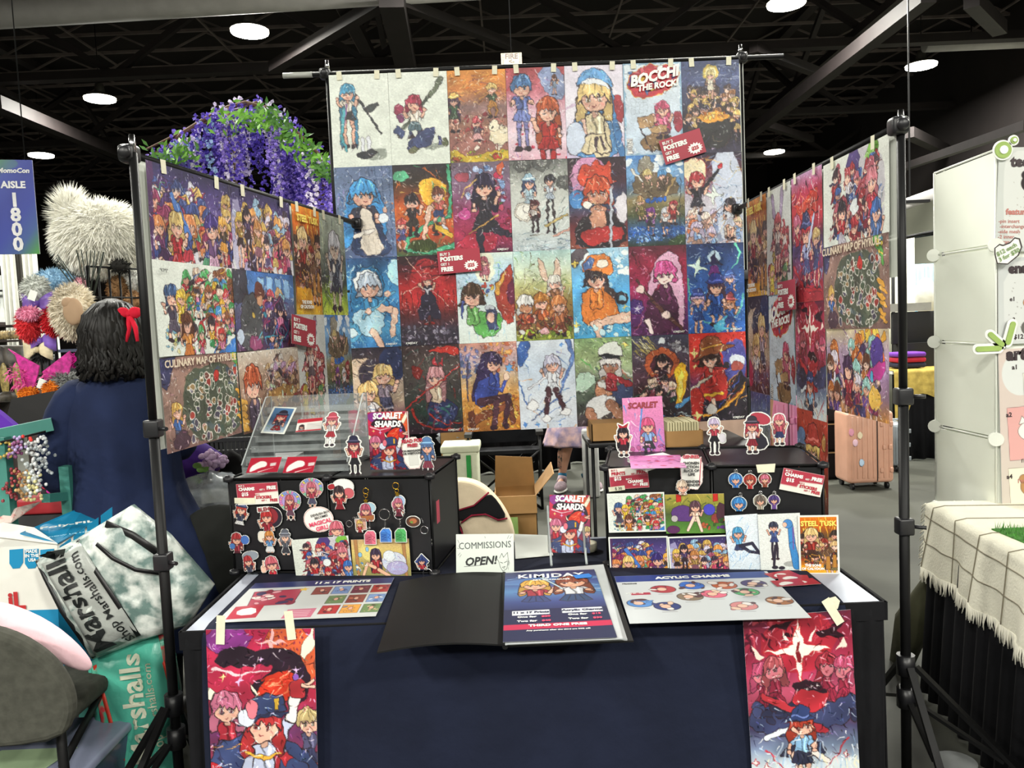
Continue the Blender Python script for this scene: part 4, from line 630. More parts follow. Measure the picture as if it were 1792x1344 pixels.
@art
def a_redblond(c):
    c.fill('c04030', 'b83828', 'a83828', '5a3038'); c.e(14, 44, 16, 20, '6a88b8'); c.blobs(16, ['8aa8d0', '3a4a78', '4a3c58'], (4, 9), (0, 60, 40, 110), .5, seed=4); c.fig(52, 52, 22, 'e0b860', 'd8a080', '5a3040', sd=5, hl=4, L=1, hat='b03830'); c.streaks(24, ['f0c870', '8a2c20', 'e8e0d0'], (1, 3), (14, 36), (1.1, 1.9), (30, 50, 100, 140), seed=6); c.e(88, 36, 6, 10, 'd89850', ol=1)
@art
def a_forestgirl(c):
    c.fill('c8a878', 'd8c070', 'a89858', '8a8a58'); [c.l([(x, 0), (x+3, 100)], 9, 'b08050', 7, .5) for x in (12, 140)]; c.e(50, 30, 26, 26, 'e8dc88', ol=0, al=.7); c.e(112, 60, 32, 26, 'cfd4e0'); c.e(120, 76, 28, 18, 'b0a8d0'); c.e(100, 44, 16, 14, 'dfe6ea'); c.streaks(20, ['a8c8e8', 'e8ecf0', '9a90c8'], (1, 3), (10, 24), reg=(80, 40, 145, 88), seed=3)
    c.fig(64, 40, 14, '3a2c44', 'a02c34', 'a03034', sd=4, hl=3.6, L=0); c.l([(60, 74), (40, 64), (28, 94)], 9, 'e8b898', 7, .7); c.l([(70, 80), (96, 96)], 9, 'e8b898', 9, .7); c.blobs(14, ['5a98c8', 'e8e8d8', '6a8a48'], (2, 4), (6, 60, 40, 96), seed=5); c.e(42, 26, 4, 6, '8ac0e0'); c.e(22, 40, 5, 6, '8ac0e0')
@art
def a_greenpurple(c):
    c.fill('a89848', '8a8a38', '4a5a30', '4a7830', '5a8a38'); c.streaks(30, ['d8c860', '3a4a28', '58782c'], (1, 4), (10, 30), reg=(0, 0, 155, 50), seed=3); c.p([(12, 40), (40, 26), (64, 34), (70, 70), (20, 68)], '5a3878', 1, .8); c.e(108, 40, 14, 14, '4a48b8'); c.e(126, 62, 14, 12, '8a3c38'); c.e(18, 90, 16, 10, '5a2c58'); c.e(22, 62, 8, 8, 'b8b0b0'); c.p([(128, 20), (150, 30), (146, 76), (124, 70)], '4a2c38', 1, .6); [c.p([(x, 0), (x+12, 0), (x+12, 18), (x, 20)], 'c02c24', 0, .5) for x in (28, 118)]; c.blobs(18, ['6a3c90', '3a5a28', 'b05838'], (3, 6), (80, 64, 150, 96), seed=8)
    c.fig(74, 32, 13, '5a3c48', 'e8c8b0', None, sd=3, hl=2, L=0); c.l([(70, 60), (54, 92)], 8, 'f0d0bc', 6, .7); c.l([(78, 60), (88, 94)], 8, 'f0d0bc', 6, .7)
@art
def a_bluelines(c):
    c.fill('dde6ec', 'd4e0ea'); c.streaks(46, ['4a88c8', '8ab8e0', 'f4f8fa', 'a8c8e0'], (.6, 3), (20, 60), (1.9, 2.6), seed=3); c.fig(36, 56, 16, '4a98c8', '5aa0d0', '3a4468', sd=5, hl=1.2, L=0); c.l([(40, 98), (76, 92), (96, 126)], 10, '2c2c40', 7, .7); c.l([(44, 100), (66, 118), (92, 124)], 10, '2c2c40', 7, .7); c.streaks(26, ['4a98d8', 'e8f0f4'], (.6, 2), (16, 34), reg=(0, 130, 60, 150), c=(30, 160), seed=4)
@art
def a_bluepair(c):
    c.fill('dfe4e0', 'dbe0dc'); c.p([(52, 122), (92, 116), (90, 132), (60, 134)], 'a8aca8', 1, 0); c.l([(76, 30), (78, 80), (86, 132)], 12, '3f88c8', 18, .7); c.l([(82, 36), (80, 90)], 3, '7a4a98', 2); c.e(70, 26, 11, 11, '4a88c8'); c.e(63, 28, 5, 6, 'eabfa8', ol=.3); c.fig(36, 32, 11, '34384c', '44588c', '3a4a80', sd=5, hl=0, L=4.6, leg='2c2838'); c.l([(38, 80), (32, 128)], 6, '2c2838', 5, .5); c.e(34, 134, 7, 4, '34303c'); c.e(50, 136, 7, 4, '34303c')
# ================================================================ the hall
def concrete():
    m = mat('polished_concrete', '343530', .7, var=.1, spec=.2, scale=.7, col2='484942', bump=.05, bscale=30, fac=(.3, .7)); return m
CEIL = mat('dark_ceiling_deck', '1c1615', .9, var=.3, scale=.5)
STEEL = mat('dark_red_brown_steel', '241d1d', .7, var=.2, scale=2)
JOIST = mat('grey_bar_joist_steel', '6a605c', .7, var=.2, scale=2)
b = MB(); b.bx(-34, 30, -14, 46, -.1, 0); struct(b.build('floor', concrete()))
b = MB(); b.bx(-34, 30, -14, 46, 10.6, 10.8)
struct(b.build('ceiling', CEIL))
WL = mat('beige_painted_wall', 'c9cbb8', .8, var=.04, scale=.4); WD = mat('dark_painted_wall', '241e1d', .9, var=.2, scale=.6)
for nm, q in (('wall_back', (-34, 30, 46, 46.3)), ('wall_left', (-34.3, -34, -14, 46)), ('wall_front', (-34, 30, -14.3, -14))):
    b = MB(); b.bx(q[0], q[1], q[2], q[3], 0, 10.6); struct(b.build(nm, WD))
b = MB(); b.bx(15, 15.3, 8, 46, 0, 5.4); struct(b.build('wall_right', WL))
b = MB(); b.bx(15, 15.3, 8, 46, 5.4, 10.6); struct(b.build('wall_right_upper', WD))
b = MB(); b.bx(30, 30.3, -14, 46, 0, 10.6); struct(b.build('wall_right_far', WD))
# ceiling steel
TN = [0]
def trim(b, m):
    TN[0] += 1; return struct(b.build('trim_%d' % TN[0], m))
def beam(pts, w_, d_, m=STEEL):
    b = MB()
    for p0, p1 in zip(pts[:-1], pts[1:]): b.bar(p0, p1, w_, d_)
    return trim(b, m)
for k, Y in enumerate((15.5, 20.5, 27, 34, 41)):     # big cross trusses: two chords and zigzag web
    b = MB(); z0, z1 = 8.15, 10.3
    b.bx(-34, 30, Y-.15, Y+.15, z0, z0+.2); b.bx(-34, 30, Y-.15, Y+.15, z1, z1+.2)
    x = -34+2*k; i = 0
    while x < 30:
        x2 = min(30, x+3.2); a, c_ = (z0, z1) if i % 2 else (z1, z0); b.bar((x, Y, a+.1), (x2, Y, c_+.1), .14, .14); x = x2; i += 1
    if k in (0, 1, 2, 3): trim(b, STEEL)
for X in (-24, -14.5, -3.2, 9, 20):                  # girders running away from the viewer
    b = MB(); b.bx(X-.15, X+.15, -14, 46, 8.35, 8.55); b.bx(X-.15, X+.15, -14, 46, 10.2, 10.4)
    y = -14; i = 0
    while y < 46: a, c_ = (8.45, 10.3) if i % 2 else (10.3, 8.45); b.bar((X, y, a), (X, y+3, c_), .14, .14); y += 3; i += 1
    trim(b, STEEL)
b = MB()                                             # light bar joists under the deck
for i in range(26):
    Y = 10+i*1.4; b.bx(-34, 30, Y-.03, Y+.03, 10.0, 10.08); x = -32
    while x < 28: b.bar((x, Y, 10.04), (x+1, Y, 10.5), .05, .05); b.bar((x+1, Y, 10.5), (x+2, Y, 10.04), .05, .05); x += 2.5
trim(b, JOIST)
b = MB()
for i in range(16): X = -30+i*3.7; b.bx(X-.025, X+.025, 8, 46, 9.9, 9.95)
trim(b, JOIST)
# diagonal members seen against the ceiling
Yd = 20.3
for (x0, y0, Y0, x1, y1, Y1, t) in ((478, 118, 20, 668, 4, 16.5, .24), (684, -10, 15, 716, 140, 21, .45), (700, 4, 16, 945, 98, 20.5, .2), (1625, -10, 15.5, 1298, 245, 27, .3), (1318, 84, 20, 1440, 130, 23, .22), (-10, 178, 20, 245, 285, 30, .32), (-10, 150, 22, 250, 282, 31, .12), (1330, 215, 26, 1420, 243, 30, .22), (1560, 300, 26, 1800, 218, 17, .2), (1700, 0, 17, 1750, 50, 19, .3), (1590, 232, 24, 1665, 268, 28, .3)):
    beam([at(x0, y0, Y0), at(x1, y1, Y1)], t, t)
# ducts
DUCT = mat('white_duct_cloth', 'b9b6b4', .7, var=.08, scale=3)
def duct(x0, y0, x1, y1, Y, r, label):
    t = thing('air_duct', label, 'duct', at((x0+x1)/2, (y0+y1)/2, Y)); p0, p1 = at(x0, y0, Y), at(x1, y1, Y)
    b = MB(); b.tube([p0, p1], r, 20); b.build('duct_tube', DUCT, t)
    L = (p1-p0).length; d = (p1-p0)/L; k = 1.2
    while k < L-.5:
        p = p0+d*k; b = MB(); b.bx(p.x-.3, p.x+.3, p.y-r-.03, p.y-r+.05, p.z-.02, p.z+.03); b.bx(p.x-.012, p.x+.012, p.y-.012, p.y+.012, p.z+r-.02, 10.5); b.build('hanger', BLACKM, t); k += 2.2
duct(-40, 12, 840, -42, 16, .42, 'long white fabric air duct crossing the ceiling at upper left'); duct(1618, 78, 1850, 68, 21, .19, 'white air duct end under the ceiling at upper right'); duct(1480, 395, 1700, 316, 14.4, .1, 'pale duct along the top of the beige wall')
# lamps
LG = mat('lamp_lens_glow', 'fffbe8', .5, emit=28); LGh = mat('lamp_housing_grey', '55534e', .5)
def lamp(P, label, group, light=True, big=1):
    t = thing('high_bay_lamp', label, 'lamp', P, group)
    b = MB(); b.tube([(0, 0, .02), (0, 0, .1)], [.42*big, .34*big], 16); b.tube([(0, 0, .1), (0, 0, .4)], [.16, .1], 10); b.build('housing', LGh, t, local=True)
    b = MB(); b.tube([(0, 0, -.03), (0, 0, .03)], .4*big, 20); b.build('lens', LG, t, local=True)
    b = MB(); b.tube([(0, 0, .4), (0, 0, 10.6-P[2])], .012, 5); b.build('hanging_cable', BLACKM, t, local=True)
    if light:
        l = bpy.data.lights.new('lamp_light', 'AREA'); l.shape = 'DISK'; l.size = 1.2; l.energy = LAMP_POWER; l.color = LAMPC
        lo = bpy.data.objects.new('lamp_light', l); C.objects.link(lo); lo.parent = t; lo.location = (0, 0, -.08)
    return t
seen = [(437, 55, 'lamp at upper left with a loose cable beside it'), (175, 173, 'lamp upper left, right of the aisle sign'), (1376, 6, 'lamp at the very top, cut by the frame'), (1612, 115, 'lamp just below the white duct end'), (1740, 190, 'lamp at far upper right')]
for x, y, s in seen: lamp(onz(x, y, 8.2), 'bright white high bay '+s, 'high bay lamps under the ceiling')
for x, y, s in ((72, 272, 'small far lamp above the blue aisle sign'), (1355, 266, 'small far lamp above the right side panel'), (8, 462, 'tiny far lamp below the blue aisle sign'), (1592, 322, 'tiny far lamp beside the right pole')): lamp(onz(x, y, 8.2 if y < 400 else 5.3), 'bright white high bay '+s, 'high bay lamps under the ceiling', light=False)
for X, Y in ((-5, -7), (5, -7), (-12, -5), (12, -5), (-5, 8), (5, 8), (12, 9), (-12, 9), (0, 12.5), (-9, -12), (9, -12), (-3, -12.5), (3, -12.5)): lamp((X, Y, 8.2), 'white high bay lamp hanging over the aisle', 'high bay lamps over the aisle')
# cable truss and fire sign
t = thing('fire_hose_sign', 'small cream fire hose sign hanging above the middle stand', 'sign', at(895, 103, 15)); pl = Plane(at(895, 103, 15), (1, 0, 0), (0, 0, 1))
b = MB(); b.prism([(-.19, -.1), (.19, -.1), (.19, .1), (-.19, .1)], pl, .02); b.build('board', mat('cream_sign', '8a8070', .8, spec=.1), t)
RT = mat('dark_red_lettering', '240806', .6)
text(t, 'FIRE', .13, (0, -.022, .035), RT, bold=.06); text(t, '<-', .12, (0, -.022, -.055), RT, bold=.04); text(t, 'H\nO\nS\nE', .05, (-.155, -.022, 0), RT); text(t, 'H\nO\nS\nE', .05, (.155, -.022, 0), RT)
b = MB(); b.tube([(0, .01, .1), (0, .01, 10.4-t.location.z)], .01, 5); b.build('hanging_cable', BLACKM, t, local=True)
# aisle sign
P = at(28, 363, 7.5); t = thing('aisle_sign', 'blue and green hanging sign reading AISLE 1800 at far left', 'sign', P)
cw, ch = .30, .85
def signpaint(c): c.fill('5a9858', '4858b8', '3a48a8', '3c4cb0', '4868a8', '58b048', ang=.5); c.e(5, 10, 60, 20, '6ab070', ol=0, al=.4)
o = card_mesh('panel', .34, .86, 40, 100, (lambda c: (signpaint(c), c)[1])(Cv(.34, .86, 40, 100)), .02); o.parent = t; o.rotation_euler = (0, 0, .25)
b = MB(); [b.tube([(x, 0, .43), (x, 0, 10.4-P.z)], .006, 4) for x in (-.12, .12)]; b.build('hanging_cable', BLACKM, t, local=True)
WT = mat('white_lettering', 'eeeeee', .5, emit=0)
o.name = 'panel'; text(o, 'MomoCon', .06, (.01, -.025, .33), WT, bold=.08, shear=.15); text(o, 'AISLE', .085, (0, -.025, .20), WT, bold=.08)
for i, ch_ in enumerate('1800'): text(o, ch_, .17, (0, -.025, .06-i*.135), WT, bold=.08)
# grey drape columns far behind on the left, pale walls
DR = fabric('pale_grey_drape', 'b4b4ac', var=.05)
def drape(name, label, x0, x1, ytop, ybot, Y, m, n=8, cat='curtain', group=None, amp=.12):
    a, c_ = at(x0, ybot, Y), at(x1, ybot, Y); zt = at(x0, ytop, Y).z; zb = max(0.02, a.z)
    b = MB(); N = n*8; r0 = []; r1 = []
    for i in range(N+1):
        t_ = i/N; p = a.lerp(c_, t_); dy = math.sin(t_*n*2*PI)*amp; r0.append((p.x, p.y+dy, zb)); r1.append((p.x, p.y+dy*.6, zt))
    fs = [(i, i+1, N+2+i, N+1+i) for i in range(N)]; b.add(r0+r1, fs, True); o = b.build(name, m); so = o.modifiers.new('t', 'SOLIDIFY'); so.thickness = .02; tag(o, label, cat, group); return o
drape('pillar_drape', 'pale grey drape hanging under the blue aisle sign', 58, 80, 395, 1100, 12, DR, 3); drape('pillar_drape', 'pale grey drape beside the white fur head', 95, 118, 398, 1100, 12.2, DR, 3); drape('dark_drape', 'dark grey drape between two pale drapes', 79, 96, 398, 1100, 12.4, fabric('charcoal_drape', '35332f'), 3)
t = thing('booth_sign_wall', 'far white booth wall with cut off black lettering at left', 'booth', at(50, 560, 14))
b = MB(); p = at(10, 520, 14); q = at(62, 520, 14); b.bx(p.x-1.2, q.x+.3, p.y, p.y+.1, 0, p.z+.38); b.build('wall_panel', mat('white_booth_wall', 'c8ccc8', .6), t)
pz = at(40, 500, 13.98); o = bpy.data.objects.new('sign_lettering', None)
text(t, 'Bu\nLo', .22, (pz.x+.02-t.location.x, -.05, pz.z-t.location.z), mat('black_lettering', '1c1c1e', .5), bold=.06, align='LEFT'); C.objects.unlink(o) if o.name in C.objects else None; bpy.data.objects.remove(o)
b = MB(); p0 = at(4, 500, 13.9); [b.bx(p0.x+x-.02, p0.x+x+.02, p0.y, p0.y+.03, p0.z-.3, p0.z+.35) for x in (-.1, .1, .3)]; b.bx(p0.x-.2, p0.x+.4, p0.y, p0.y+.03, p0.z-.1, p0.z-.07); b.build('window_grille', BLACKM, t)
b = MB(); [b.bx(p0.x-.6, p0.x+1.4, p0.y-.02, p0.y+.03, z, z+.05) for z in (1.25, 1.42)]; b.build('navy_stripe', mat('navy_stripe', '30364a', .6), t)
# ================================================================ the stall: panels
LP = vplane(at(250, 455, 2.27), at(597, 540, 3.58)); RP = vplane(at(1310, 500, 3.68), at(1558, 407, 2.33)); BP = vplane(at(575, 131, 3.883), at(1298, 103, 3.909))
FOAM = mat('white_foam_board', 'dcdfd6', .6, var=.02)
def board(name, label, plane, u0, u1, z0, z1, off=-.022, t=.006):
    b = MB(); b.prism([(u0, z0-plane.O.z), (u1, z0-plane.O.z), (u1, z1-plane.O.z), (u0, z1-plane.O.z)], plane, t, off); o = b.build(name, FOAM); return tag(o, label, 'board')
board('backing_board', 'thin white backing sheet behind the posters of the left side panel', LP, .012, 1.40, 1.19, 2.02)
board('backing_board', 'thin white backing sheet behind the posters of the right side panel', RP, .0, 1.37, 1.60, 2.01)
board('backing_board', 'tall white backing sheet behind the centre wall of posters', BP, .03, 1.98, 1.12, 2.725)
pos = {}
def sheet(plane, u0, z1, w_, h_, paint, label, name='poster', off=.002, rot=0, group=None, res=1, px=None, wave=.006, seed=0, tapes=0, border=0, cat='poster', curl=0, mt=None, t=.0006):
    cx, cz = u0+w_/2, z1-h_/2-plane.O.z; P = plane.pt(cx, cz, off); dist = (P-Vector(CAM)).length; ny = int(h_*F/dist*res); nx = int(ny*w_/h_)
    cv = Cv(w_, h_, nx, ny, seed=seed); ART[paint](cv); cv.paint(1, seed); cv.grain(.03, seed)
    if border: cv.border(border)
    o = card_mesh(name, w_, h_, nx, ny, cv, t, wave, seed, curl, mt); frame(o, plane, P, rot); tag(o, label, cat, group); SZ[o.name] = (w_, h_)
    for k in range(tapes): tape(o, -w_*.32+k*w_*.64/max(1, tapes-1) if tapes > 1 else 0, h_/2-.006, .024, .04, .1*(k-.5), -.006)
    return o
rs = random.Random(4)
WHT = mat('white_print_ink', 'eceee8', .5); REDI = mat('red_print_ink', 'b0253a', .5); BLKI = mat('black_print_ink', '1a1a1c', .5); NAVI = mat('navy_print_ink', '1c2448', .5); YEL = mat('yellow_print_ink', 'e8d060', .5); PINKI = mat('pink_print_ink', 'd84868', .5)
def sig(o, s='KIMJDAY', side=1, z=.94, m=WHT, size=.016): w_, h_ = SZ[o.name]; text(o, s, size, (side*w_*.33, -.008, -h_/2*z), m, 'signature', bold=.03, shear=.2)
def tusk_text(o):
    w_, h_ = SZ[o.name]; text(o, 'STEEL TUSK', .042*w_/.28, (0, -.011, h_*.385), YEL, 'title_lettering', bold=.09, sx=.95); text(o, 'THE SONS\nOF CALYDON', .021*w_/.28, (-w_*.2, -.011, -h_*.41), WHT, 'subtitle_lettering', bold=.1)
def comic_text(o):
    w_, h_ = SZ[o.name]; text(o, 'BOCCHI', .066*w_/.28, (w_*.02, -.011, h_*.345), WHT, 'title_lettering', bold=.1, rot=.2, shear=.3, sx=.95); text(o, 'THE ROCK!', .038*w_/.28, (w_*.08, -.011, h_*.245), WHT, 'subtitle_lettering', bold=.1, rot=.12, shear=.2)
def map_text(o): w_, h_ = SZ[o.name]; text(o, 'CULINARY MAP OF HYRULE', .032*w_/.43, (-w_*.02, -.011, h_*.43), mat('cream_ink', 'd8c8b0', .5), 'title_lettering', bold=.05)
BACK = [
 ['a_rifle', 'a_launcher', 'a_picnic', 'a_pinkduo', 'a_hood', 'a_comic', 'a_feast'],
 ['a_maid', 'a_battle', 'a_roses', 'a_gears', 'a_redhead', 'a_party', 'a_redblue'],
 ['a_ocean', 'a_darkred', 'a_drink', 'a_forest', 'a_orange', 'a_crimson', 'a_witches'],
 ['a_blond2', 'a_horn', 'a_autumn', 'a_bunny', 'a_captain', 'a_moonring', 'a_firewitch']]
LB = [
 ['white poster of a blue haired figure with a slung rifle, top left', 'white poster of a kneeling red haired figure with a launcher, top row', 'orange sunset picnic poster with a big white dog, top row', 'red and pink poster of two figures, long orange hair in front, top row', 'poster of a blonde figure in a pale blue hood, top row', 'comic cover poster with large title and a pink figure in a box, top row', 'navy poster of a golden crowd round a black pot, top right corner'],
 ['blue poster of a long haired figure in apron dress, far left of second row', 'poster of fighting figures over orange flames and green smoke, second row', 'mauve poster of a dark haired figure among roses, second row', 'pale grey poster with gears and a clock, middle of the second row', 'poster of a red haired figure with a sword before a pink disc, second row', 'blue sky poster with cloaked figures and blue flowers, second row', 'poster split between dark red left and pale blue right, far right of second row'],
 ['deep blue sea poster of a figure in blue hood, far left of third row', 'dark red poster of one standing figure crossed by thin light lines, third row', 'pale green poster of a figure with a drink and a red shape, third row', 'olive green poster of a forest party of figures, middle of the third row', 'bright blue poster of a figure in orange jacket and cap, third row', 'crimson and purple poster of a pale pink haired figure with a staff, third row', 'royal blue poster of flying figures in pointed hats under a moon, third row'],
 ['poster of two blond figures on a cream and navy ground, far left of bottom row', 'dark poster with red slashes around a pale haired figure, bottom row', 'autumn poster of a figure seated on a wooden bench, bottom row', 'white and blue poster of a dancing figure, middle of the bottom row', 'green and grey poster of a white haired figure in a white cap, bottom row', 'dark poster with an orange ring, moon and yellow flash, bottom row', 'red poster of a figure in a wide brown pointed hat, far right of bottom row']]
for r in range(4):
    for c_ in range(7):
        top = 2.7312-.432*r-(.0 if r else 0); n = BACK[r][c_]
        o = sheet(BP, c_*.2795, top, .2785, .4315, n, LB[r][c_], off=.002+.0018*((r+c_) % 2)+.001*r, rot=rs.uniform(-.006, .006)+(.004 if r == 3 else 0), group='posters on the centre wall', seed=r*7+c_, tapes=2 if r == 0 else 0, wave=.002)
        if n == 'a_comic': comic_text(o)
        elif (r, c_) in ((1, 2), (2, 0), (2, 1), (2, 5), (2, 6), (3, 1), (3, 2), (3, 6)): sig(o, side=-1 if (r, c_) in ((2, 1), (3, 2)) else 1, size=.014)
        pos[(r, c_)] = o
# left side panel
LS = [(.035, 2.02, .43, .28, 'a_stars1', 'wide night sky crowd poster with a long blonde figure, top of the left panel'), (.467, 2.02, .43, .28, 'a_stars2', 'wide night sky crowd poster with a running figure, second on the left panel top'),
 (.899, 2.02, .245, .43, 'a_tusk', 'orange poster with yellow title lettering on the left side panel'), (1.145, 2.02, .26, .43, 'a_greengrey', 'grey green poster of a silver haired figure at the left panel far end'),
 (.032, 1.74, .415, .28, 'a_whitecrowd', 'white poster with a busy colourful crowd, middle of the left panel'), (.448, 1.74, .43, .28, 'a_hunched', 'blue interior poster with a hunched grey coated figure on the left panel'),
 (.04, 1.46, .41, .28, 'a_map', 'brown food map poster with white ringed dishes on the left panel'), (.452, 1.46, .43, .28, 'a_room', 'poster of a red haired figure by a laden table, bottom of left panel'),
 (.885, 1.59, .26, .43, 'a_rabbits', 'white crowd poster with two long purple ears on the left panel'), (1.145, 1.59, .26, .43, 'a_party', 'blue sky poster with cloaked figures, lower far end of the left panel')]
for i, (u, z, w_, h_, p_, l_) in enumerate(LS):
    o = sheet(LP, u, z, w_, h_, p_, l_, off=.003+.0015*(i % 3), group='posters on the left side panel', seed=40+i, tapes=2 if i < 4 else 0, wave=.003, res=1.1, rot=(.02 if i in (6, 7) else 0))
    if p_ == 'a_tusk': tusk_text(o)
    if p_ == 'a_map': map_text(o)
    if p_ == 'a_whitecrowd': text(o, '*KIMJ*', .014, (-.17, -.011, .11), BLKI, 'signature', bold=0)
RS = [(.0, 2.02, .28, .425, 'a_tusk', 'orange poster with yellow title lettering, far end of the right panel'), (.285, 2.02, .28, .43, 'a_rabbits', 'white crowd poster with two long purple ears on the right panel'), (.58, 2.02, .29, .47, 'a_redwall', 'red poster of a capped figure with raised fist on the right panel'), (.885, 2.01, .462, .28, 'a_redcrowd', 'wide white poster with a red haired crowd, top of the right panel'),
 (.0, 1.595, .28, .43, 'a_blond2', 'dim brown poster of two blond figures, far end of the right panel'), (.285, 1.59, .30, .44, 'a_comic', 'comic cover poster with large title on the right side panel'), (.588, 1.55, .29, .43, 'a_crimsonstar', 'dark crimson poster with a white four pointed star on right panel'), (.885, 1.73, .465, .28, 'a_map', 'brown food map poster with white ringed dishes on the right panel'),
 (.02, 1.165, .26, .42, 'a_swirl', 'grey and blue swirl poster hanging lowest at the right panel far end'), (.595, 1.145, .285, .43, 'a_redblond', 'red poster of a blond figure, lowest on the right side panel'), (.885, 1.45, .46, .28, 'a_foxpurple', 'wide purple and orange crowd poster, bottom near corner of right panel')]
for i, (u, z, w_, h_, p_, l_) in enumerate(RS):
    o = sheet(RP, u, z, w_, h_, p_, l_, off=.003+.0015*(i % 3), group='posters on the right side panel', seed=60+i, tapes=2 if i < 4 else 0, wave=.003, res=1.1)
    if p_ == 'a_tusk': tusk_text(o)
    if p_ == 'a_map': map_text(o)
    if p_ == 'a_comic': comic_text(o)
# small red price cards
def promo(plane, TL, TR, BL, label, off=.018, lines=None):
    def pf(c): c.fill('b23a4c', 'b03a4a', 'a83646')
    o = card('price_card', label, 'sign', plane, TL, TR, BL, pf, off, 'red poster price cards', res=.3, t=.0015); w_, h_ = SZ[o.name]; k = h_
    text(o, 'BUY 2', k*.17, (-w_*.44, -.004, h_*.34), WHT, 'lettering', bold=.06, align='LEFT'); text(o, 'POSTERS', k*.25, (-w_*.44, -.004, h_*.13), WHT, 'lettering', bold=.12, align='LEFT', sx=1.0); text(o, 'GET 1', k*.15, (-w_*.44, -.004, -h_*.09), WHT, 'lettering', bold=.06, align='LEFT'); text(o, 'FREE', k*.25, (-w_*.44, -.004, -h_*.31), WHT, 'lettering', bold=.12, align='LEFT')
    pl = Plane((0, 0, 0), (1, 0, 0), (0, 0, 1)); b = MB(); n = 14
    b.prism([(w_*.27+math.cos(i*PI/n)*h_*(.30 if i % 2 else .22)*1.1, -h_*.22+math.sin(i*PI/n)*h_*(.24 if i % 2 else .17)) for i in range(2*n)], pl, .0006, .0025); b.build('price_burst', WHT, o, local=True)
    text(o, '$25', k*.2, (w_*.27, -.0045, -h_*.22), REDI, 'price_lettering', bold=.1); return o
promo(BP, (1151, 249), (1222, 226), (1164, 290), 'tilted red buy two posters card at upper right of the centre wall', .02); promo(BP, (765, 441), (839, 434), (769, 481), 'red buy two posters card in the middle of the centre wall', .02)
promo(LP, (497, 550), (540, 562), (500, 602), 'red buy two posters card on the left side panel', .03); promo(RP, (1374, 494), (1406, 487), (1377, 544), 'red buy two posters card on the right side panel', .03)
# poles and bars
CLAMP = mat('black_clamp_plastic', '1c1c1f', .4)
def stand(X, Y, ztop, label, hub=.45, legs=((-.35, -.35), (.4, -.3), (0, .45)), r=.0145):
    t = thing('backdrop_stand', label, 'stand', (X, Y, 0), 'black backdrop stands')
    b = MB(); b.tube([(0, 0, .12), (0, 0, ztop*.62)], r, 12); b.tube([(0, 0, ztop*.6), (0, 0, ztop)], r*.82, 12); b.build('pole', BLACKM, t, local=True)
    for z in (ztop*.62, ztop*.43):
        b = MB(); b.rbox((0, 0, z), (.044, .044, .05), .006); b.tube([(.02, -.01, z), (.05, -.03, z)], .006, 8); b.build('height_clamp', CLAMP, t, local=True)
    [MB().tube([(0, 0, hub-.03-q), (0, 0, hub+.03-q)], .026, 10).build('leg_hub', CLAMP, t, local=True) for q in (0, .1)]
    for dx, dy in legs:
        n = math.hypot(dx, dy); ux, uy = dx/n, dy/n; b = MB(); b.bar((ux*.03, uy*.03, hub), (dx, dy, .02), .02, .012); b.bar((ux*.03, uy*.03, hub-.11), (ux*n*.45, uy*n*.45, hub*.56), .016, .01); l_ = b.build('leg', BLACKM, t, local=True)
        b = MB(); b.rbox((dx, dy, .015), (.03, .03, .03), .008); b.build('rubber_foot', CLAMP, l_, local=True)
    b = MB(); b.tube([(0, 0, ztop), (0, 0, ztop+.05)], [.012, .008], 8); b.build('top_pin', CHROME, t, local=True); return t
stand(-1.025, 2.262, 2.03, 'black tripod stand pole in front at the near end of the left panel', legs=((-.25, -.35), (-.13, -.42), (-.1, .4)))
stand(1.137, 2.315, 2.02, 'black tripod stand pole in front at the near end of the right panel', legs=((.38, -.45), (-.02, -.4), (.05, .5)))
stand(-.815, 3.905, 2.76, 'tall black stand pole at left edge of the centre wall'); stand(1.165, 3.935, 2.76, 'tall black stand pole at right edge of the centre wall')
def crossbar(P0, P1, r, label, e0=.0, white=0):
    P0, P1 = Vector(P0), Vector(P1); d = (P1-P0).normalized(); b = MB(); b.tube([P0-d*e0, P1+d*e0], r, 10); t = thing('crossbar', label, 'bar', (P0+P1)/2, 'crossbars holding the panels')
    b.build('bar_tube', BLACKM, t)
    for P in (P0, P1): b = MB(); b.rbox(P, (.05, .05, .05), .012); b.ell(P+Vector((0, -.03, 0)), (.018, .012, .018)); b.build('clamp_joint', CLAMP, t)
    if white: b = MB(); b.tube([P0-d*(e0+.0), P0-d*(e0-.14)], r*1.1, 10); b.build('bar_end_sleeve', mat('grey_sleeve', 'a8aaa4', .4), t)
p0 = BP.pt(-.02, 2.745-BP.O.z, -.02); p1 = BP.pt(1.975, 2.745-BP.O.z, -.02)
crossbar(p0, p1, .012, 'black crossbar along the top of the centre wall', .2, 1)
crossbar(LP.pt(0, 2.03-LP.O.z, -.018), LP.pt(1.62, 2.03-LP.O.z, -.018), .011, 'black crossbar along the top of the left side panel')
crossbar(RP.pt(-.22, 2.025-RP.O.z, -.018), RP.pt(1.365, 2.025-RP.O.z, -.018), .011, 'black crossbar along the top of the right side panel')
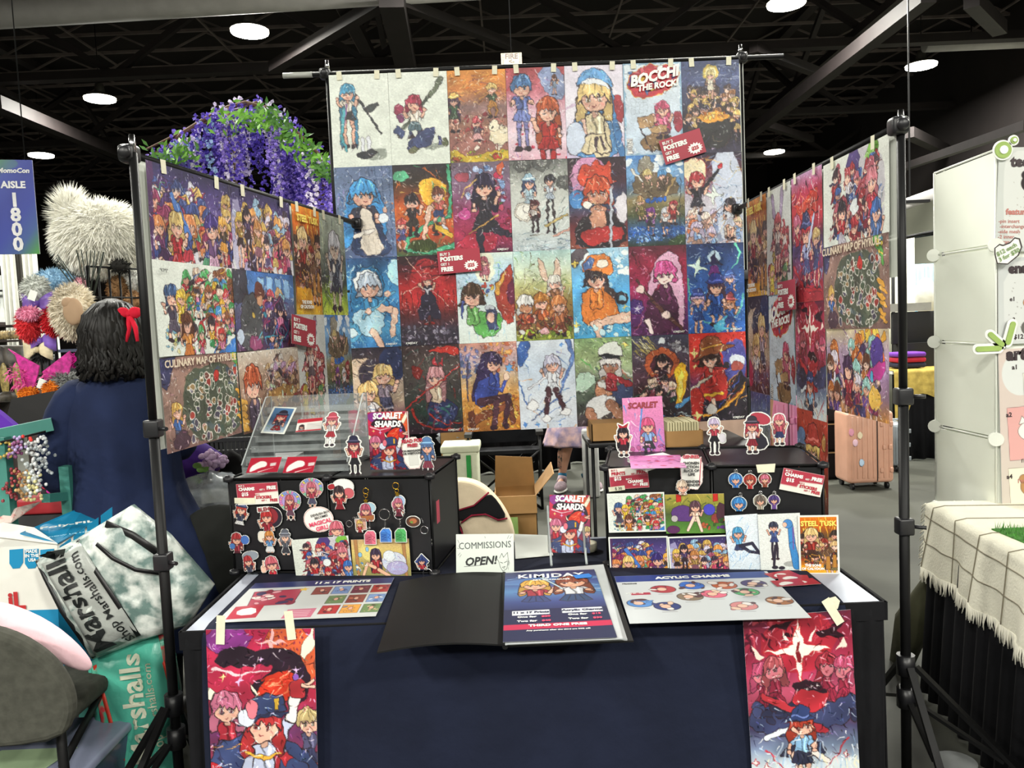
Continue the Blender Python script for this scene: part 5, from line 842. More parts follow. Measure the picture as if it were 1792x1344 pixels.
# ---------------------------------------------------------------- table
TZ, TY0, TY1, TX0, TX1 = .745, 2.055, 2.815, -.886, .943
t = thing('folding_table', 'white topped folding table with black pleated skirt under the display', 'table', (.03, 2.43, 0))
b = MB(); b.bx(TX0, TX1, TY0, TY1, TZ-.03, TZ-.004); b.build('tabletop', mat('white_table_plastic', 'a8aebc', .5, var=.02), t)
for x in (TX0+.12, TX1-.12):
    b = MB(); b.tube([(x, TY0+.1, TZ-.03), (x, TY0+.1, .0)], .014, 8); b.tube([(x, TY1-.1, TZ-.03), (x, TY1-.1, 0)], .014, 8); b.tube([(x, TY0+.1, .2), (x, TY1-.1, .2)], .01, 8); b.build('leg', BLACKM, t)
SK = fabric('black_table_skirt', '101013', var=.1)
def pleats(x0, y0, x1, y1, z0, z1, n, amp, m, name, parent, flare=.012):
    L = math.dist((x0, y0), (x1, y1)); ux, uy = (x1-x0)/L, (y1-y0)/L; nx_, ny_ = uy, -ux; N = n*10; rings = []
    rd = random.Random(n); ph = [rd.uniform(-.4, .4) for _ in range(n+1)]
    for z, f in ((z1, .35), (z1-.04, .5), ((z0+z1)/2, .9), (z0, 1.2)):
        rings.append([Vector((x0+ux*L*i/N+nx_*(amp*f*math.sin(2*PI*n*i/N+ph[i*n//N])+flare*(z1-z)), y0+uy*L*i/N+ny_*(amp*f*math.sin(2*PI*n*i/N+ph[i*n//N])+flare*(z1-z)), z)) for i in range(N+1)])
    b = MB(); b.loft(rings, closed_ring=False); o = b.build(name, m, parent); so = o.modifiers.new('t', 'SOLIDIFY'); so.thickness = .003; return o
pleats(TX0-.005, TY0-.008, TX1+.005, TY0-.008, .01, TZ-.002, 38, .007, SK, 'skirt_front', t); pleats(TX1+.006, TY0, TX1+.006, TY1, .01, TZ-.002, 16, .007, SK, 'skirt_side', t); pleats(TX0-.006, TY1, TX0-.006, TY0, .01, TZ-.002, 16, .007, SK, 'skirt_side', t)
b = MB(); b.bx(TX0-.012, TX1+.012, TY0-.014, TY0-.006, TZ-.05, TZ-.001); b.bx(TX1+.006, TX1+.014, TY0-.014, TY1, TZ-.05, TZ-.001); b.bx(TX0-.014, TX0-.006, TY0-.014, TY1, TZ-.05, TZ-.001); b.build('skirt_band', SK, t)
# navy cloth over the middle of the table
NV = fabric('navy_polyester_cloth', '171c2e', var=.12, scale=6)
CX0, CX1 = -.835, .845
b = MB(); N = 90; rings = []
prof = [(TY1-.05, TZ+.004), (TY0+.3, TZ+.004), (TY0+.03, TZ+.004), (TY0-.012, TZ-.002), (TY0-.026, TZ-.02), (TY0-.03, TZ-.1), (TY0-.032, .55), (TY0-.034, .4), (TY0-.036, .25), (TY0-.038, .08)]
for k, (y, z) in enumerate(prof):
    f = max(0, TZ-z); rings.append([Vector((CX0+(CX1-CX0)*i/N, y-(.005*math.sin(i*.5+1.6*math.sin(i*.13)+f*5)+.010*math.sin(i*.17+2-f*3)+.014)*min(1, f*3.5)*(1 if k > 4 else .1), z+(.003*math.sin(i*.9) if z < .1 else 0))) for i in range(N+1)])
b.loft(rings, closed_ring=False); o = b.build('tablecloth', NV); so = o.modifiers.new('t', 'SOLIDIFY'); so.thickness = .0015; so.offset = 1; tag(o, 'plain navy cloth draped over the middle of the table and down its front', 'tablecloth')
TP = Plane((0, 0, TZ+.006), (1, 0, 0), (0, 1, 0))     # table top plane (n up)
FP = Plane((0, TY0-.078, 0), (1, 0, 0), (0, 0, 1))    # front of the cloth
FPb = FP
def frontposter(TL, TR, BL, paint, label, tapes):
    o = card('poster', label, 'poster', FPb, TL, TR, BL, paint, 0, 'large posters taped to the table front', res=1.0, wave=.003, seed=5, t=.0008); w_, h_ = SZ[o.name]
    for x, z, r in tapes: tape(o, x*w_, h_/2+z, .022, .075, r, -.003)
    return o
frontposter((360, 1102), (550, 1100), (376, 1400), 'a_redscarf', 'big red and purple poster of a capped figure, left on the table front', ((-.36, .0, .06), (.28, .01, -.1)))
frontposter((1300, 1082), (1489, 1067), (1308, 1378), 'a_crimsonstar', 'big crimson poster with a white star, right on the table front', ((.33, .0, -.5),))
# ================================================================ things on the table
CP = mat('black_glossy_panel_plastic', '17171a', .35, var=.2, scale=5)
def cube_unit(A, B, zt, depth, label):
    A, B = Vector(A), Vector(B); pl = vplane((A.x, A.y, 0), (B.x, B.y, 0)); Wd = (Vector((B.x, B.y, 0))-Vector((A.x, A.y, 0))).length; z0 = TZ+.008
    t = thing('cube_organizer', label, 'organizer', (pl.pt(Wd/2, 0, -depth/2).x, pl.pt(Wd/2, 0, -depth/2).y, z0), 'black cube organizers on the table')
    h = Wd/2
    def panel(pts, off, nm):
        b = MB(); b.hexa(*pts); return b.build(nm, CP, t)
    def slab(u0, u1, d0, d1, z_0, z_1, nm):
        q = lambda z: [pl.pt(u0, z, -d0), pl.pt(u1, z, -d0), pl.pt(u1, z, -d1), pl.pt(u0, z, -d1)]
        b = MB(); b.hexa(q(z_0), q(z_1)); return b.build(nm, CP, t)
    for k in (0, 1):
        slab(k*h+.006, (k+1)*h-.006, 0, .003, z0+.008, zt-.008, 'front_panel'); slab(k*h+.006, (k+1)*h-.006, .006, depth-.006, zt-.006, zt-.002, 'top_panel'); slab(k*h+.006, (k+1)*h-.006, depth-.003, depth, z0+.01, zt-.01, 'back_panel')
    for u in (0, Wd-.003): slab(u, u+.003, .008, depth-.008, z0+.01, zt-.01, 'side_panel')
    for u in (0, h, Wd):
        for d in (0, depth):
            for z in (z0, zt):
                b = MB(); p = pl.pt(u, z, -d); b.tube([p-Vector((0, 0, .008)), p+Vector((0, 0, .006))], .017, 12); n = pl.n*(1 if d == 0 else -1); b.tube([p+n*0, p+n*.008], .012, 10); b.build('connector_cap', CLAMP, t)
    b = MB(); [b.tube([pl.pt(u, z0, -d), pl.pt(u, zt, -d)], .0035, 6) for u in (0, h, Wd) for d in (0, depth)]; [b.tube([pl.pt(0, z, -d), pl.pt(Wd, z, -d)], .0035, 6) for z in (z0, zt) for d in (0, depth)]; [b.tube([pl.pt(u, z, 0), pl.pt(u, z, -depth)], .0035, 6) for u in (0, h, Wd) for z in (z0, zt)]; b.build('wire_frame', BLACKM, t)
    return t, Plane(pl.pt(0, 0, .006), pl.u, pl.w), pl, Wd
ZB = 1.057
tL, LF, LB0, WLb = cube_unit(onz(400, 838, ZB), onz(752, 833, ZB), ZB, .36, 'black cube organizer covered in stickers on the left half of the table')
tR, RF, RB0, WRb = cube_unit(onz(1058, 818, ZB), onz(1440, 813, ZB), ZB, .36, 'black cube organizer with prints leaning on it, right half of table')
LT = Plane(LB0.pt(0, ZB+.004, -.0), LB0.u, -LB0.n); 
def up(plane, d):   # vertical plane parallel to the box front, d metres further back, for things standing on top
    return Plane(plane.pt(0, 0, -d), plane.u, (0, 0, 1))
# --- small painters for stickers
def chibi(hair, top, bot, **k):
    ex = k.pop('ex', None)
    def f(c): c.im[:] = hx('eef0ea'); c.fig(c.W/2+k.get('dx', 0), c.Hh*k.get('cy', .27), k.get('r', 22), hair, top, bot, skin=k.get('skin', 'e8bca4'), hl=k.get('hl', 1.6), L=k.get('L', 1.5), hat=k.get('hat'), sd=k.get('sd', 3), leg=k.get('leg')); ex and ex(c)
    return f
def rainb(c):
    rd = random.Random(3)
    for i in range(26): a = i/26*2*PI; c.e(c.W/2+math.cos(a)*c.W*.38, c.Hh*.36+math.sin(a)*c.Hh*.28, 6, 5, rd.choice(['d080c0', '80c8a0', 'e0d060', '80a0e0', 'e09090']), rd.random(), .5)
def moon(c): c.e(c.W*.6, c.Hh*.45, c.W*.36, c.Hh*.4, '2a2430'); c.e(c.W*.52, c.Hh*.4, c.W*.3, c.Hh*.32, '8a2c34', ol=0)
def ST(c, size, label, paint, plane=LF, nm='sticker', gp='die cut stickers on the left organizer', **k): return sticker(nm, label, 'sticker', plane, c, size, paint, group=gp, **k)
ST((422, 899), (40, 38), 'die cut sticker of a flying figure in a dark hat, just below the price card', chibi('b84038', '34384c', 'e0e0e0', hat='3a4468', r=24, L=1), rot=-.2, seed=1)
s_ = ST((472, 907), (48, 44), 'round sticker with red hair and the word BLEH on top', lambda c: (moon(c), c.fig(46, c.Hh*.42, 24, 'b03030', '8a2430', None, L=0, hl=1), c.p([(8, 6), (58, 2), (60, 22), (10, 26)], 'f0efe8', 0, .4)), seed=2)
text(s_, 'BLEH!', .017, (-.014, -.003, .030), mat('dark_red_ink', '8a2028', .5), bold=.06, rot=.1)
ST((508, 884), (42, 54), 'glitter rainbow sticker of a caped figure, lower of the two glitter ones', lambda c: (rainb(c), chibi('b86068', '9a3040', '6a4858', r=17, cy=.3)(c)) and None if False else (c.e(50, c.Hh*.34, 46, c.Hh*.3, 'b098d0'), rainb(c), c.fig(50, c.Hh*.32, 18, 'b86068', '9a3040', '6a4858', L=1.8)), seed=3)
ST((546, 861), (44, 52), 'glitter rainbow sticker with yellow and green rim, upper glitter one', lambda c: (c.e(50, c.Hh*.34, 46, c.Hh*.3, 'c8a0b8'), rainb(c), c.fig(50, c.Hh*.34, 18, 'c86878', 'a03848', '505068', L=1.8)), seed=4)
s_ = ST((598, 863), (58, 56), 'die cut sticker of a red winged figure with red brush lettering', lambda c: (c.e(60, 30, 34, 24, 'f0f0ea', ol=.4), c.e(76, 50, 18, 16, 'c86068'), c.fig(46, 46, 17, '3a2c30', 'a02c34', '8a2430', hl=2, L=1.4), c.p([(8, 26), (30, 18), (34, 34), (16, 40)], 'a82c34', 1, .5)), seed=5)
s_ = ST((563, 912), (68, 58), 'round white speech sticker with pink and red handwriting', lambda c: (c.e(52, 44, 46, 38, 'd8a098', ol=0), c.e(52, 44, 44, 36, 'f4f2ec', ol=0)), seed=6)
text(s_, 'DEVILISH BOY\nBECOMES', .0105, (0, -.003, .02), BLKI, bold=.02, rot=.25); text(s_, 'MAGICAL\nGIRL!', .018, (0, -.003, -.012), PINKI, bold=.06, rot=.25)
ST((590, 925), (34, 40), 'sticker of a smiling pink haired head in glasses below the speech sticker', lambda c: (c.fig(50, 56, 34, 'd06878', 'c8c0c0', None, L=0, hl=1, arms=0), c.l([(22, 62), (80, 58)], 4, '5a2c38')), seed=7, off=.006)
ST((421, 947), (44, 42), 'die cut sticker of a red haired figure holding a blue sphere', lambda c: (c.fig(40, 40, 22, 'a83438', '8a2c38', '5a2430', L=1), c.e(76, 44, 18, 18, '4a70b8'), c.e(20, 70, 12, 12, '4a78b8')), seed=8)
ST((470, 945), (38, 44), 'die cut sticker of a striding figure with a crescent', lambda c: (c.e(24, 40, 20, 24, 'e0d8c8'), c.fig(56, 36, 20, 'c88040', '5a88b8', 'e0e0e0', L=1.8)), seed=9)
ST((441, 980), (44, 40), 'die cut sticker of a crouching red haired figure with grey cat', lambda c: (c.e(56, 30, 36, 20, '8a929c'), c.fig(40, 50, 20, 'a83438', '3a3c4c', None, L=.6)), seed=10, rot=.15)
ST((500, 948), (28, 46), 'small sticker of a grey suited figure in a cap', chibi('8a8c94', '50545c', '3a3c44', hat='5a5e68', r=28, cy=.3, L=1.8), seed=11)
ST((477, 990), (44, 40), 'sticker of a thumbs up figure with pink hair and glasses, lowest on the left', lambda c: (c.fig(56, 40, 28, 'c8606c', 'b8303c', None, L=0, hl=1, arms=0), c.l([(34, 44), (80, 40)], 4, '4a2430'), c.e(16, 60, 12, 16, 'eabfa8'), c.l([(18, 50), (20, 26)], 8, 'eabfa8', 7, .6)), seed=12, rot=.1)
# price cards with two deals
def deal(plane, TL, TR, BL, label, a, b_, flip=0, off=.004):
    def pf(c):
        c.fill('e8e6dc'); W, Hh = c.W, c.Hh
        c.p([(0, 0), (W, 0), (W, Hh*.42), (W*.45, Hh*.48), (W*.4, Hh*.75), (0, Hh*(.75 if not flip else 1))], 'b23a4c', 0, 0)
        if flip: c.p([(W*.4, Hh*.45), (W, Hh*.42), (W, Hh), (0, Hh)], 'b23a4c', 0, 0); c.p([(W*.0, 0), (W, 0), (W, Hh*.34), (0, Hh*.4)], 'e8e6dc', 0, 0)
    o = card('price_card', label, 'sign', plane, TL, TR, BL, pf, off, 'red and white deal cards', res=.8); w_, h_ = SZ[o.name]; m1 = REDI if flip else WHT; m2 = WHT if flip else REDI; k = h_
    text(o, 'BUY 2', k*.11, (-w_*.44, -.002, h_*.4), m1, bold=.05, align='LEFT'); text(o, a, k*.2, (-w_*.44, -.002, h_*.24), m1, bold=.1, align='LEFT'); text(o, 'GET 1', k*.1, (w_*.06, -.002, h_*.18), m1, bold=.05, align='LEFT'); text(o, 'FREE', k*.22, (w_*.46, -.002, h_*.25), m1, bold=.1, align='RIGHT')
    text(o, '$15', k*.22, (-w_*.38, -.002, -h_*.0), WHT, bold=.1, align='LEFT'); text(o, 'BUY 2', k*.1, (-w_*.08, -.002, -h_*.05), m2, bold=.05, align='LEFT'); text(o, b_, k*.18, (-w_*.04, -.002, -h_*.18), m2, bold=.1, align='LEFT'); text(o, 'GET 1', k*.1, (w_*.08, -.002, -h_*.33), m2, bold=.05, align='LEFT'); text(o, 'FREE', k*.18, (w_*.47, -.002, -h_*.34), m2, bold=.1, align='RIGHT'); return o
o = deal(LF, (414, 847), (486, 843), (412, 884), 'red and white charms deal card at top left of the left organizer', 'CHARMS', 'STICKERS'); tape(o, -.045, -.02, .07, .018, .05)
o = deal(RF, (1065, 820), (1133, 815), (1066, 857), 'red and white prints deal card at top left of the right organizer', 'PRINTS', 'CHARMS', 1); tape(o, -.04, -.03, .05, .014, -.05); text(o, '$ 30', .012, (-.035, -.004, -.03), BLKI, 'handwriting', bold=0)
o = deal(RF, (1371, 818), (1443, 832), (1366, 856), 'tilted red and white charms deal card at top right of right organizer', 'CHARMS', 'STICKERS')
SP = Plane(LB0.pt(WLb+.006, 0, 0), -LB0.n, (0, 0, 1)); 
b = MB(); b.prism([(.03, .90), (.065, .90), (.065, .97), (.03, .97)], SP, .001, .002); tag(b.build('price_card', mat('red_card_ink', 'b8485a', .5)), 'narrow red price card on the right side of the left organizer', 'sign')
# prints on the fronts
def prt(plane, TL, TR, BL, paint, label, border=0, off=.006, gp='small prints leaning on the organizers', nm='art_print'):
    def pf(c): c.grain; ART[paint](c); c.grain(.04, 3)
    return card(nm, label, 'print', plane, TL, TR, BL, pf, off, gp, res=1.5, border=border)
o = prt(LF, (513, 943), (612, 935), (520, 1013), 'a_redcrowd', 'small white print of a red haired crowd on the left organizer', 0, .014)
o = prt(LF, (616, 943), (717, 941), (618, 1009), 'a_forestgirl', 'small print of a seated dark haired figure with a pale tail', 0, .010)
o = prt(RF, (1062, 863), (1162, 860), (1063, 931), 'a_whitecrowd', 'small white crowd print, upper left on the right organizer', 3, .008)
o = prt(RF, (1163, 864), (1266, 862), (1163, 932), 'a_greenpurple', 'small green and purple print of a pale seated figure', 0, .012)
o = prt(RF, (1065, 937), (1168, 935), (1069, 1009), 'a_stars1', 'small night sky crowd print with long blonde figure, lower left', 3, .02)
o = prt(RF, (1168, 936), (1275, 932), (1171, 1007), 'a_stars2', 'small night sky crowd print with a running figure, lower middle', 3, .024)
o = prt(RF, (1266, 899), (1323, 895), (1273, 1004), 'a_bluelines', 'narrow white and blue print of a leaping figure', 0, .028)
o = prt(RF, (1323, 896), (1396, 893), (1328, 1001), 'a_bluepair', 'narrow white print of two blue haired figures facing each other', 0, .032)
o = prt(RF, (1392, 897), (1462, 896), (1396, 999), 'a_tusk', 'small orange print with yellow title lettering at the far right', 5, .036); w_, h_ = SZ[o.name]; text(o, 'STEEL TUSK', .021, (0, -.003, h_*.36), YEL, 'title_lettering', bold=.08, sx=.9); text(o, 'THE SONS\nOF CALYDON', .010, (-w_*.16, -.003, -h_*.37), WHT, bold=.08)
# charms with rings
GOLD = mat('gold_clasp_metal', 'd8a838', .25, metal=1)
def ring(parent, P, R_, m=CHROME, r=.0012, n=20, name='ring'):
    b = MB(); b.tube([(P[0]+R_*math.cos(i*2*PI/n), -.004, P[1]+R_*math.sin(i*2*PI/n)) for i in range(n)], r, 6, closed=True); return b.build(name, m, parent, local=True)
def chain(parent, P0, P1, m=CHROME):
    b = MB(); n = 5
    for i in range(n):
        t_ = (i+.5)/n; x, z = P0[0]+(P1[0]-P0[0])*t_, P0[1]+(P1[1]-P0[1])*t_; L = math.dist(P0, P1)/n*.75
        b.tube([(x+math.cos(k*PI/4)*(.0022 if i % 2 else .001), -.004+(0 if i % 2 else math.cos(k*PI/4)*.0015), z+math.sin(k*PI/4)*L*.7) for k in range(8)], .0005, 4, closed=True)
    return b.build('chain', m, parent, local=True)
def charm(c, size, label, paint, plane=LF, rings=(), chains=(), rm=CHROME, gp='acrylic charms on the left organizer', **k):
    o = sticker('charm', label, 'charm', plane, c, size, paint, group=gp, mt=GLOSS, t=.003, off=.006 if not 640 < c[0] < 712 or c[1] < 920 else .02, bw=2, **k); u0, w0 = plane.uv(*c)
    for x, y, r in rings: a = plane.uv(x, y); ring(o, (a[0]-u0, a[1]-w0), r, rm)
    for x0, y0, x1, y1 in chains: a, d = plane.uv(x0, y0), plane.uv(x1, y1); chain(o, (a[0]-u0, a[1]-w0), (d[0]-u0, d[1]-w0), rm)
    return o
def face(h, t_): return lambda c: (c.e(50, 52, 44, 42, t_, .2, 1), c.fig(50, 50, 30, h, t_, None, L=0, hl=1, arms=0))
charm((643, 894), (34, 36), 'acrylic charm of a pale blue haired figure on a gold star clasp, left', lambda c: (c.e(66, 34, 28, 24, 'a8c8d8'), c.fig(44, 44, 26, 'b05068', '8a3848', '6a3040', L=.5), c.p([(20, 76), (86, 70), (84, 94), (24, 98)], 'a86840', 0, .6)), rings=((642, 866, .006), (642, 858, .009)), rm=GOLD)
charm((698, 884), (28, 38), 'acrylic charm of a pink and blue haired figure on a gold clasp, right', lambda c: (c.e(58, 40, 34, 34, 'a8c0e0'), c.e(30, 60, 20, 24, 'd07890'), c.fig(50, 50, 26, 'c06880', '8a3848', '6a3040', L=1)), rings=((696, 858, .006), (694, 849, .010)), rm=GOLD)
for o_ in [q for q in C.objects if 'gold' in q.get('label', '') and q.get('category') == 'charm']:
    zz_ = .034 if 'left' in o_['label'] else .036; MB().prism([(math.sin(i*PI/5)*(.009 if i % 2 == 0 else .004), zz_+math.cos(i*PI/5)*(.009 if i % 2 == 0 else .004)) for i in range(10)][::-1], Plane((0, 0, 0), (1, 0, 0), (0, 0, 1)), .002, .003).build('star_clasp', GOLD, o_, local=True)
def carton(col, dk):
    return lambda c: (c.p([(12, 40), (34, 14), (78, 14), (92, 36), (92, 110), (12, 110)], col, 0, 1.5, dk), c.p([(12, 40), (62, 42), (62, 110), (12, 110)], tuple(hx(col)*.85), 0, 1, dk), c.l([(20, 56), (54, 58), (20, 72), (54, 76), (20, 92), (54, 94)], 3, dk), c.l([(68, 50), (86, 60), (68, 76), (88, 90)], 3, dk), c.l([(34, 14), (62, 42)], 2, dk))
for x, col, dk, nm, rx in ((651, 'e07088', '8a2840', 'pink', None), (678, '4a8ae0', '1c3c90', 'blue', (677, 894)), (704, '58b868', '1c6a38', 'green', (702, 893))):
    charm((x, 937 if x < 660 else 933), (23, 27), nm+' milk carton charm hanging over the small prints', carton(col, dk), rings=((rx[0], rx[1]+3, .017),) if rx else ((651, 921, .003),), chains=((x, (rx[1]+13) if rx else 905, x, 922),), seed=x)
charm((631, 917), (26, 28), 'acrylic charm with a blond figure on a red seat', lambda c: (c.p([(20, 20), (88, 16), (92, 84), (24, 92)], 'd0a090', 0, 1), c.fig(48, 46, 20, 'd8b060', 'b03838', '8a2c30', L=.5)), rings=((613, 915, .010),), chains=((618, 905, 628, 904),))
charm((726, 913), (30, 26), 'brown food shaped charm with silver ring at the right', lambda c: (c.e(50, 46, 46, 34, '5a3c30', ol=1), c.e(50, 42, 26, 18, 'b87048'), c.e(40, 50, 10, 8, '7a9a48')), rings=((744, 926, .012),), chains=((738, 905, 743, 914),))
charm((739, 982), (28, 30), 'blue and red charm with silver ring at lower right corner', lambda c: (c.p([(50, 6), (94, 50), (50, 94), (8, 54)], '3a4a80', 0, 1), c.fig(50, 48, 22, '2c3a70', 'a83840', '30304a', L=.5)), rings=((750, 1002, .015),), chains=((751, 980, 752, 990),))
G2 = 'acrylic charms on the right organizer'
for (x, y, sx, sy, h, t_, l_) in ((1287, 839, 27, 28, '4a90d8', '3a70b8', 'blue haired acrylic charm, top left of the right hand group'), (1312, 841, 25, 28, 'a84838', 'a83030', 'red hatted acrylic charm, top middle of the right hand group'), (1338, 839, 24, 26, 'd07088', '8a4838', 'pink haired brown acrylic charm, top right of the right hand group'), (1295, 880, 34, 28, '3f88d0', '3a78b0', 'wide blue haired acrylic charm in the lower row'), (1330, 877, 26, 28, '6a6058', 'a09888', 'grey and cream acrylic charm in the lower row'), (1354, 877, 22, 27, '4a3c78', '6a4a90', 'purple haired acrylic charm in the lower row')):
    charm((x, y), (sx, sy), l_, face(h, t_), RF, rings=((x, y-sy/2-2, .005),), chains=((x, y-sy/2-6, x, y-sy/2),), gp=G2, seed=x)
b = MB(); b.prism([(RF.uv(1322, 812)[0], RF.uv(1322, 812)[1]), RF.uv(1356, 810), RF.uv(1354, 825), RF.uv(1325, 826)][::-1], RF, .0005, .012); tag(b.build('tape_strip', TAPE), 'masking tape strip over the charms on the right organizer', 'tape')
# signs with die cut shape
s_ = sticker('genre_sign', 'white cut out sign listing genres on the right organizer', 'sign', RF, (1206, 827), (52, 74), lambda c: (c.p([(24, 6), (96, 12), (90, 130), (26, 120), (20, 60)], 'f0efe8', 1, .8, 'b02a40'), c.l([(90, 18), (82, 112)], 3, 'b02a40'), c.fig(26, 118, 20, 'e0c8b0', 'c8b0a0', None, L=0, hl=.5, arms=0)), off=.02, res=1.4)
w_, h_ = SZ[s_.name]; text(s_, 'GENRES:', .013, (.006, -.004, h_*.40), REDI, bold=.08); text(s_, 'SHONEN\nACTION\nSLICE OF\nLIFE', .0115, (.006, -.004, h_*.12), BLKI, bold=.06); text(s_, 'GENDER-\nBENDER', .0105, (.010, -.004, -h_*.22), BLKI, bold=.06)
# ---------------------------------------------------------------- on top of the left organizer
ACR = mat('clear_acrylic', 'c8d0d0', .08, var=.02, alpha=.16, spec=.8)
def onbox(px, py, zt=ZB): return onz(px, py, zt)
t = thing('acrylic_display_rack', 'clear stepped acrylic rack on top of the left organizer', 'display rack', onbox(520, 800))
A, B_ = onbox(424, 832), onbox(610, 826); pl = vplane((A.x, A.y, 0), (B_.x, B_.y, 0)); Wd = (B_-A).length; dp = .30; hh = .20; n = 7; z0 = ZB+.004
for k in range(n):
    d0, d1 = dp*k/n, dp*(k+1)/n; z = z0+hh*k/n; b = MB()
    b.hexa([pl.pt(0, z, -d0), pl.pt(Wd, z, -d0), pl.pt(Wd, z, -d1), pl.pt(0, z, -d1)], [pl.pt(0, z+.003, -d0), pl.pt(Wd, z+.003, -d0), pl.pt(Wd, z+.003, -d1), pl.pt(0, z+.003, -d1)])
    b.hexa([pl.pt(0, z, -d0), pl.pt(Wd, z, -d0), pl.pt(Wd, z, -d0-.003), pl.pt(0, z, -d0-.003)], [pl.pt(0, z+.022, -d0), pl.pt(Wd, z+.022, -d0), pl.pt(Wd, z+.022, -d0-.003), pl.pt(0, z+.022, -d0-.003)]); b.build('tier', ACR, t)
for u in (0, Wd-.003):
    b = MB(); Pn = Plane(pl.pt(u, 0, 0), -pl.n, (0, 0, 1)); b.prism([(0, z0), (dp, z0), (dp, z0+hh+.03), (dp-.05, z0+hh+.03), (0, z0+.03)], Pn, .003); b.build('side_panel', ACR, t)
    b = MB(); pr = [(0, z0+.03), (dp-.05, z0+hh+.03), (dp, z0+hh+.03), (dp, z0)]; b.tube([Pn.pt(x, y) for x, y in pr], .0025, 6); b.build('edge_rim', mat('acrylic_edge', 'd4dcdc', .15, alpha=.7), t)
b = MB(); b.prism([(0, z0), (Wd, z0), (Wd, z0+hh+.03), (0, z0+hh+.03)], pl, .003, -dp); b.build('back_panel', ACR, t)
slope = Plane(pl.pt(0, z0+.03, .006), pl.u, (Vector((0, 0, hh+.0))+(-pl.n)*(dp-.05)))
def redcard(TL, TR, BL, label, nm='business_card', gp='red business cards'):
    return card(nm, label, 'card', slope, TL, TR, BL, lambda c: (c.fill('b82438', 'a81c34'), c.p([(14, 60), (40, 34), (60, 22), (90, 30), (96, 60), (60, 70), (30, 90), (14, 96)], 'f0ebe6', 1, 0), c.l([(60, 96), (130, 70)], 5, 'f0ebe6', 1), c.p([(110, 40), (140, 36), (140, 56), (112, 60)], 'd8c8c8', 0, 0)), .003, gp, res=1.2)
redcard((440, 803), (494, 801), (436, 829), 'red business card with white figure, left on the acrylic rack'); redcard((504, 801), (556, 800), (499, 829), 'red business card with white figure, second on the acrylic rack')
o = card('photo_card', 'small photo style print of a figure under a blue sky', 'card', slope, (480, 713), (520, 715), (472, 760), lambda c: (c.fill('5a88b8', '3a5878', 'c8d4dc'), c.fig(54, 56, 22, 'a83840', '3a3440', '8a2830', L=0, hat='2c2c3c'), c.streaks(12, ['8ab0d0', '28303c'], seed=4), c.border(7), c.blobs(12, ['7a988a'], (2, 4), (10, 110, 60, 130), ol=0)), .004, res=1.5)
o = card('member_card', 'red and white name card on the acrylic rack', 'card', slope, (522, 736), (566, 732), (519, 758), lambda c: (c.fill('e6e4de'), c.p([(0, 0), (c.W, 0), (c.W, 26), (0, 30)], 'b8303c', 0, 0), c.fig(30, 60, 14, '3a2c30', '8a8c94', None, L=0), [c.l([(60, 44+i*10), (150, 42+i*10)], 1.2, '6a6468') for i in range(5)], c.p([(0, 90), (c.W, 90), (c.W, 100), (0, 100)], 'b8303c', 0, 0)), .004, res=1.5)
GST = 'cut out figure standees on the organizers'
def standee(c, size, label, paint, plane, seed=0): return sticker('standee', label, 'standee', plane, c, size, paint, off=0, group=GST, bw=3.4, t=.003, seed=seed, res=1.5)
standee((579, 755), (38, 70), 'pink capped figure standee with glasses in front of the acrylic rack', chibi('c86070', 'c0b8b8', 'a82c38', r=24, cy=.22, L=2.4, hat='b84858', leg='e8e4e0'), Plane(slope.pt(0, 0, .02), slope.u, slope.w+Vector((0, 0, .6))), 1)
UP1 = Plane(LB0.pt(0, 0, -.05), LB0.u, (0, 0, 1)); UP2 = Plane(LB0.pt(0, 0, -.10), LB0.u, (0, 0, 1))
standee((620, 796), (40, 68), 'dark capped figure standee in a red jacket beside the acrylic rack', chibi('8a3848', 'b03040', '26262c', r=24, cy=.24, L=2.4, hat='2c2c44', leg='24242a'), UP1, 2)
def book(TL, TR, BL, plane, paint, label, lean=.0, title=None, gp='upright comic books', th=.014, tm=WHT, off=0):
    a, b_, c_ = plane.uv(*TL), plane.uv(*TR), plane.uv(*BL); w_, h_ = math.dist(a, b_), math.dist(a, c_)
    ny = int(math.dist(TL, BL)*1.3); nx = int(ny*w_/h_); cv = Cv(w_, h_, nx, ny); (ART[paint] if isinstance(paint, str) else paint)(cv); cv.grain(.04, 2)
    t = thing('comic_book', label, 'book', (0, 0, 0), gp); P = plane.pt((a[0]+b_[0])/2, (a[1]+c_[1])/2, off); rot = math.atan2(b_[1]-a[1], b_[0]-a[0]); frame(t, plane, P, rot)
    c1 = card_mesh('front_cover', w_, h_, nx, ny, cv, .0008); c1.parent = t
    b = MB(); b.box((0, .0012+th/2, 0), (w_-.003, th, h_-.003)); b.build('page_block', PAPER, t, local=True)
    b = MB(); b.box((0, .0018+th, 0), (w_, .001, h_)); b.build('back_cover', mat('book_back_red', '8a2438', .5), t, local=True)
    if title: text(t, title, w_*.2, (0, -.003, h_*.36), tm, 'title_lettering', bold=.1, shear=.15, sx=.9)
    return t
book((643, 722), (712, 720), (646, 822), UP2, 'a_redscarf', 'red comic book standing on the left organizer behind the round sign', title='SCARLET\nSHARDS')
s_ = sticker('read_free_sign', 'white cut out READ FOR FREE sign with a capped figure', 'sign', UP1, (733, 792), (64, 62), lambda c: (c.p([(4, 12), (58, 4), (64, 92), (14, 96)], 'f0efe8', 1, .8, 'b02a40'), c.fig(78, 34, 17, '5a78a8', '4a6898', '8a4050', L=1, hat='5a80b0'), c.p([(24, 58), (50, 56), (52, 84), (26, 86)], 'dcdcd6', 0, .4, 'a0a0a0')), off=.004, res=1.3)
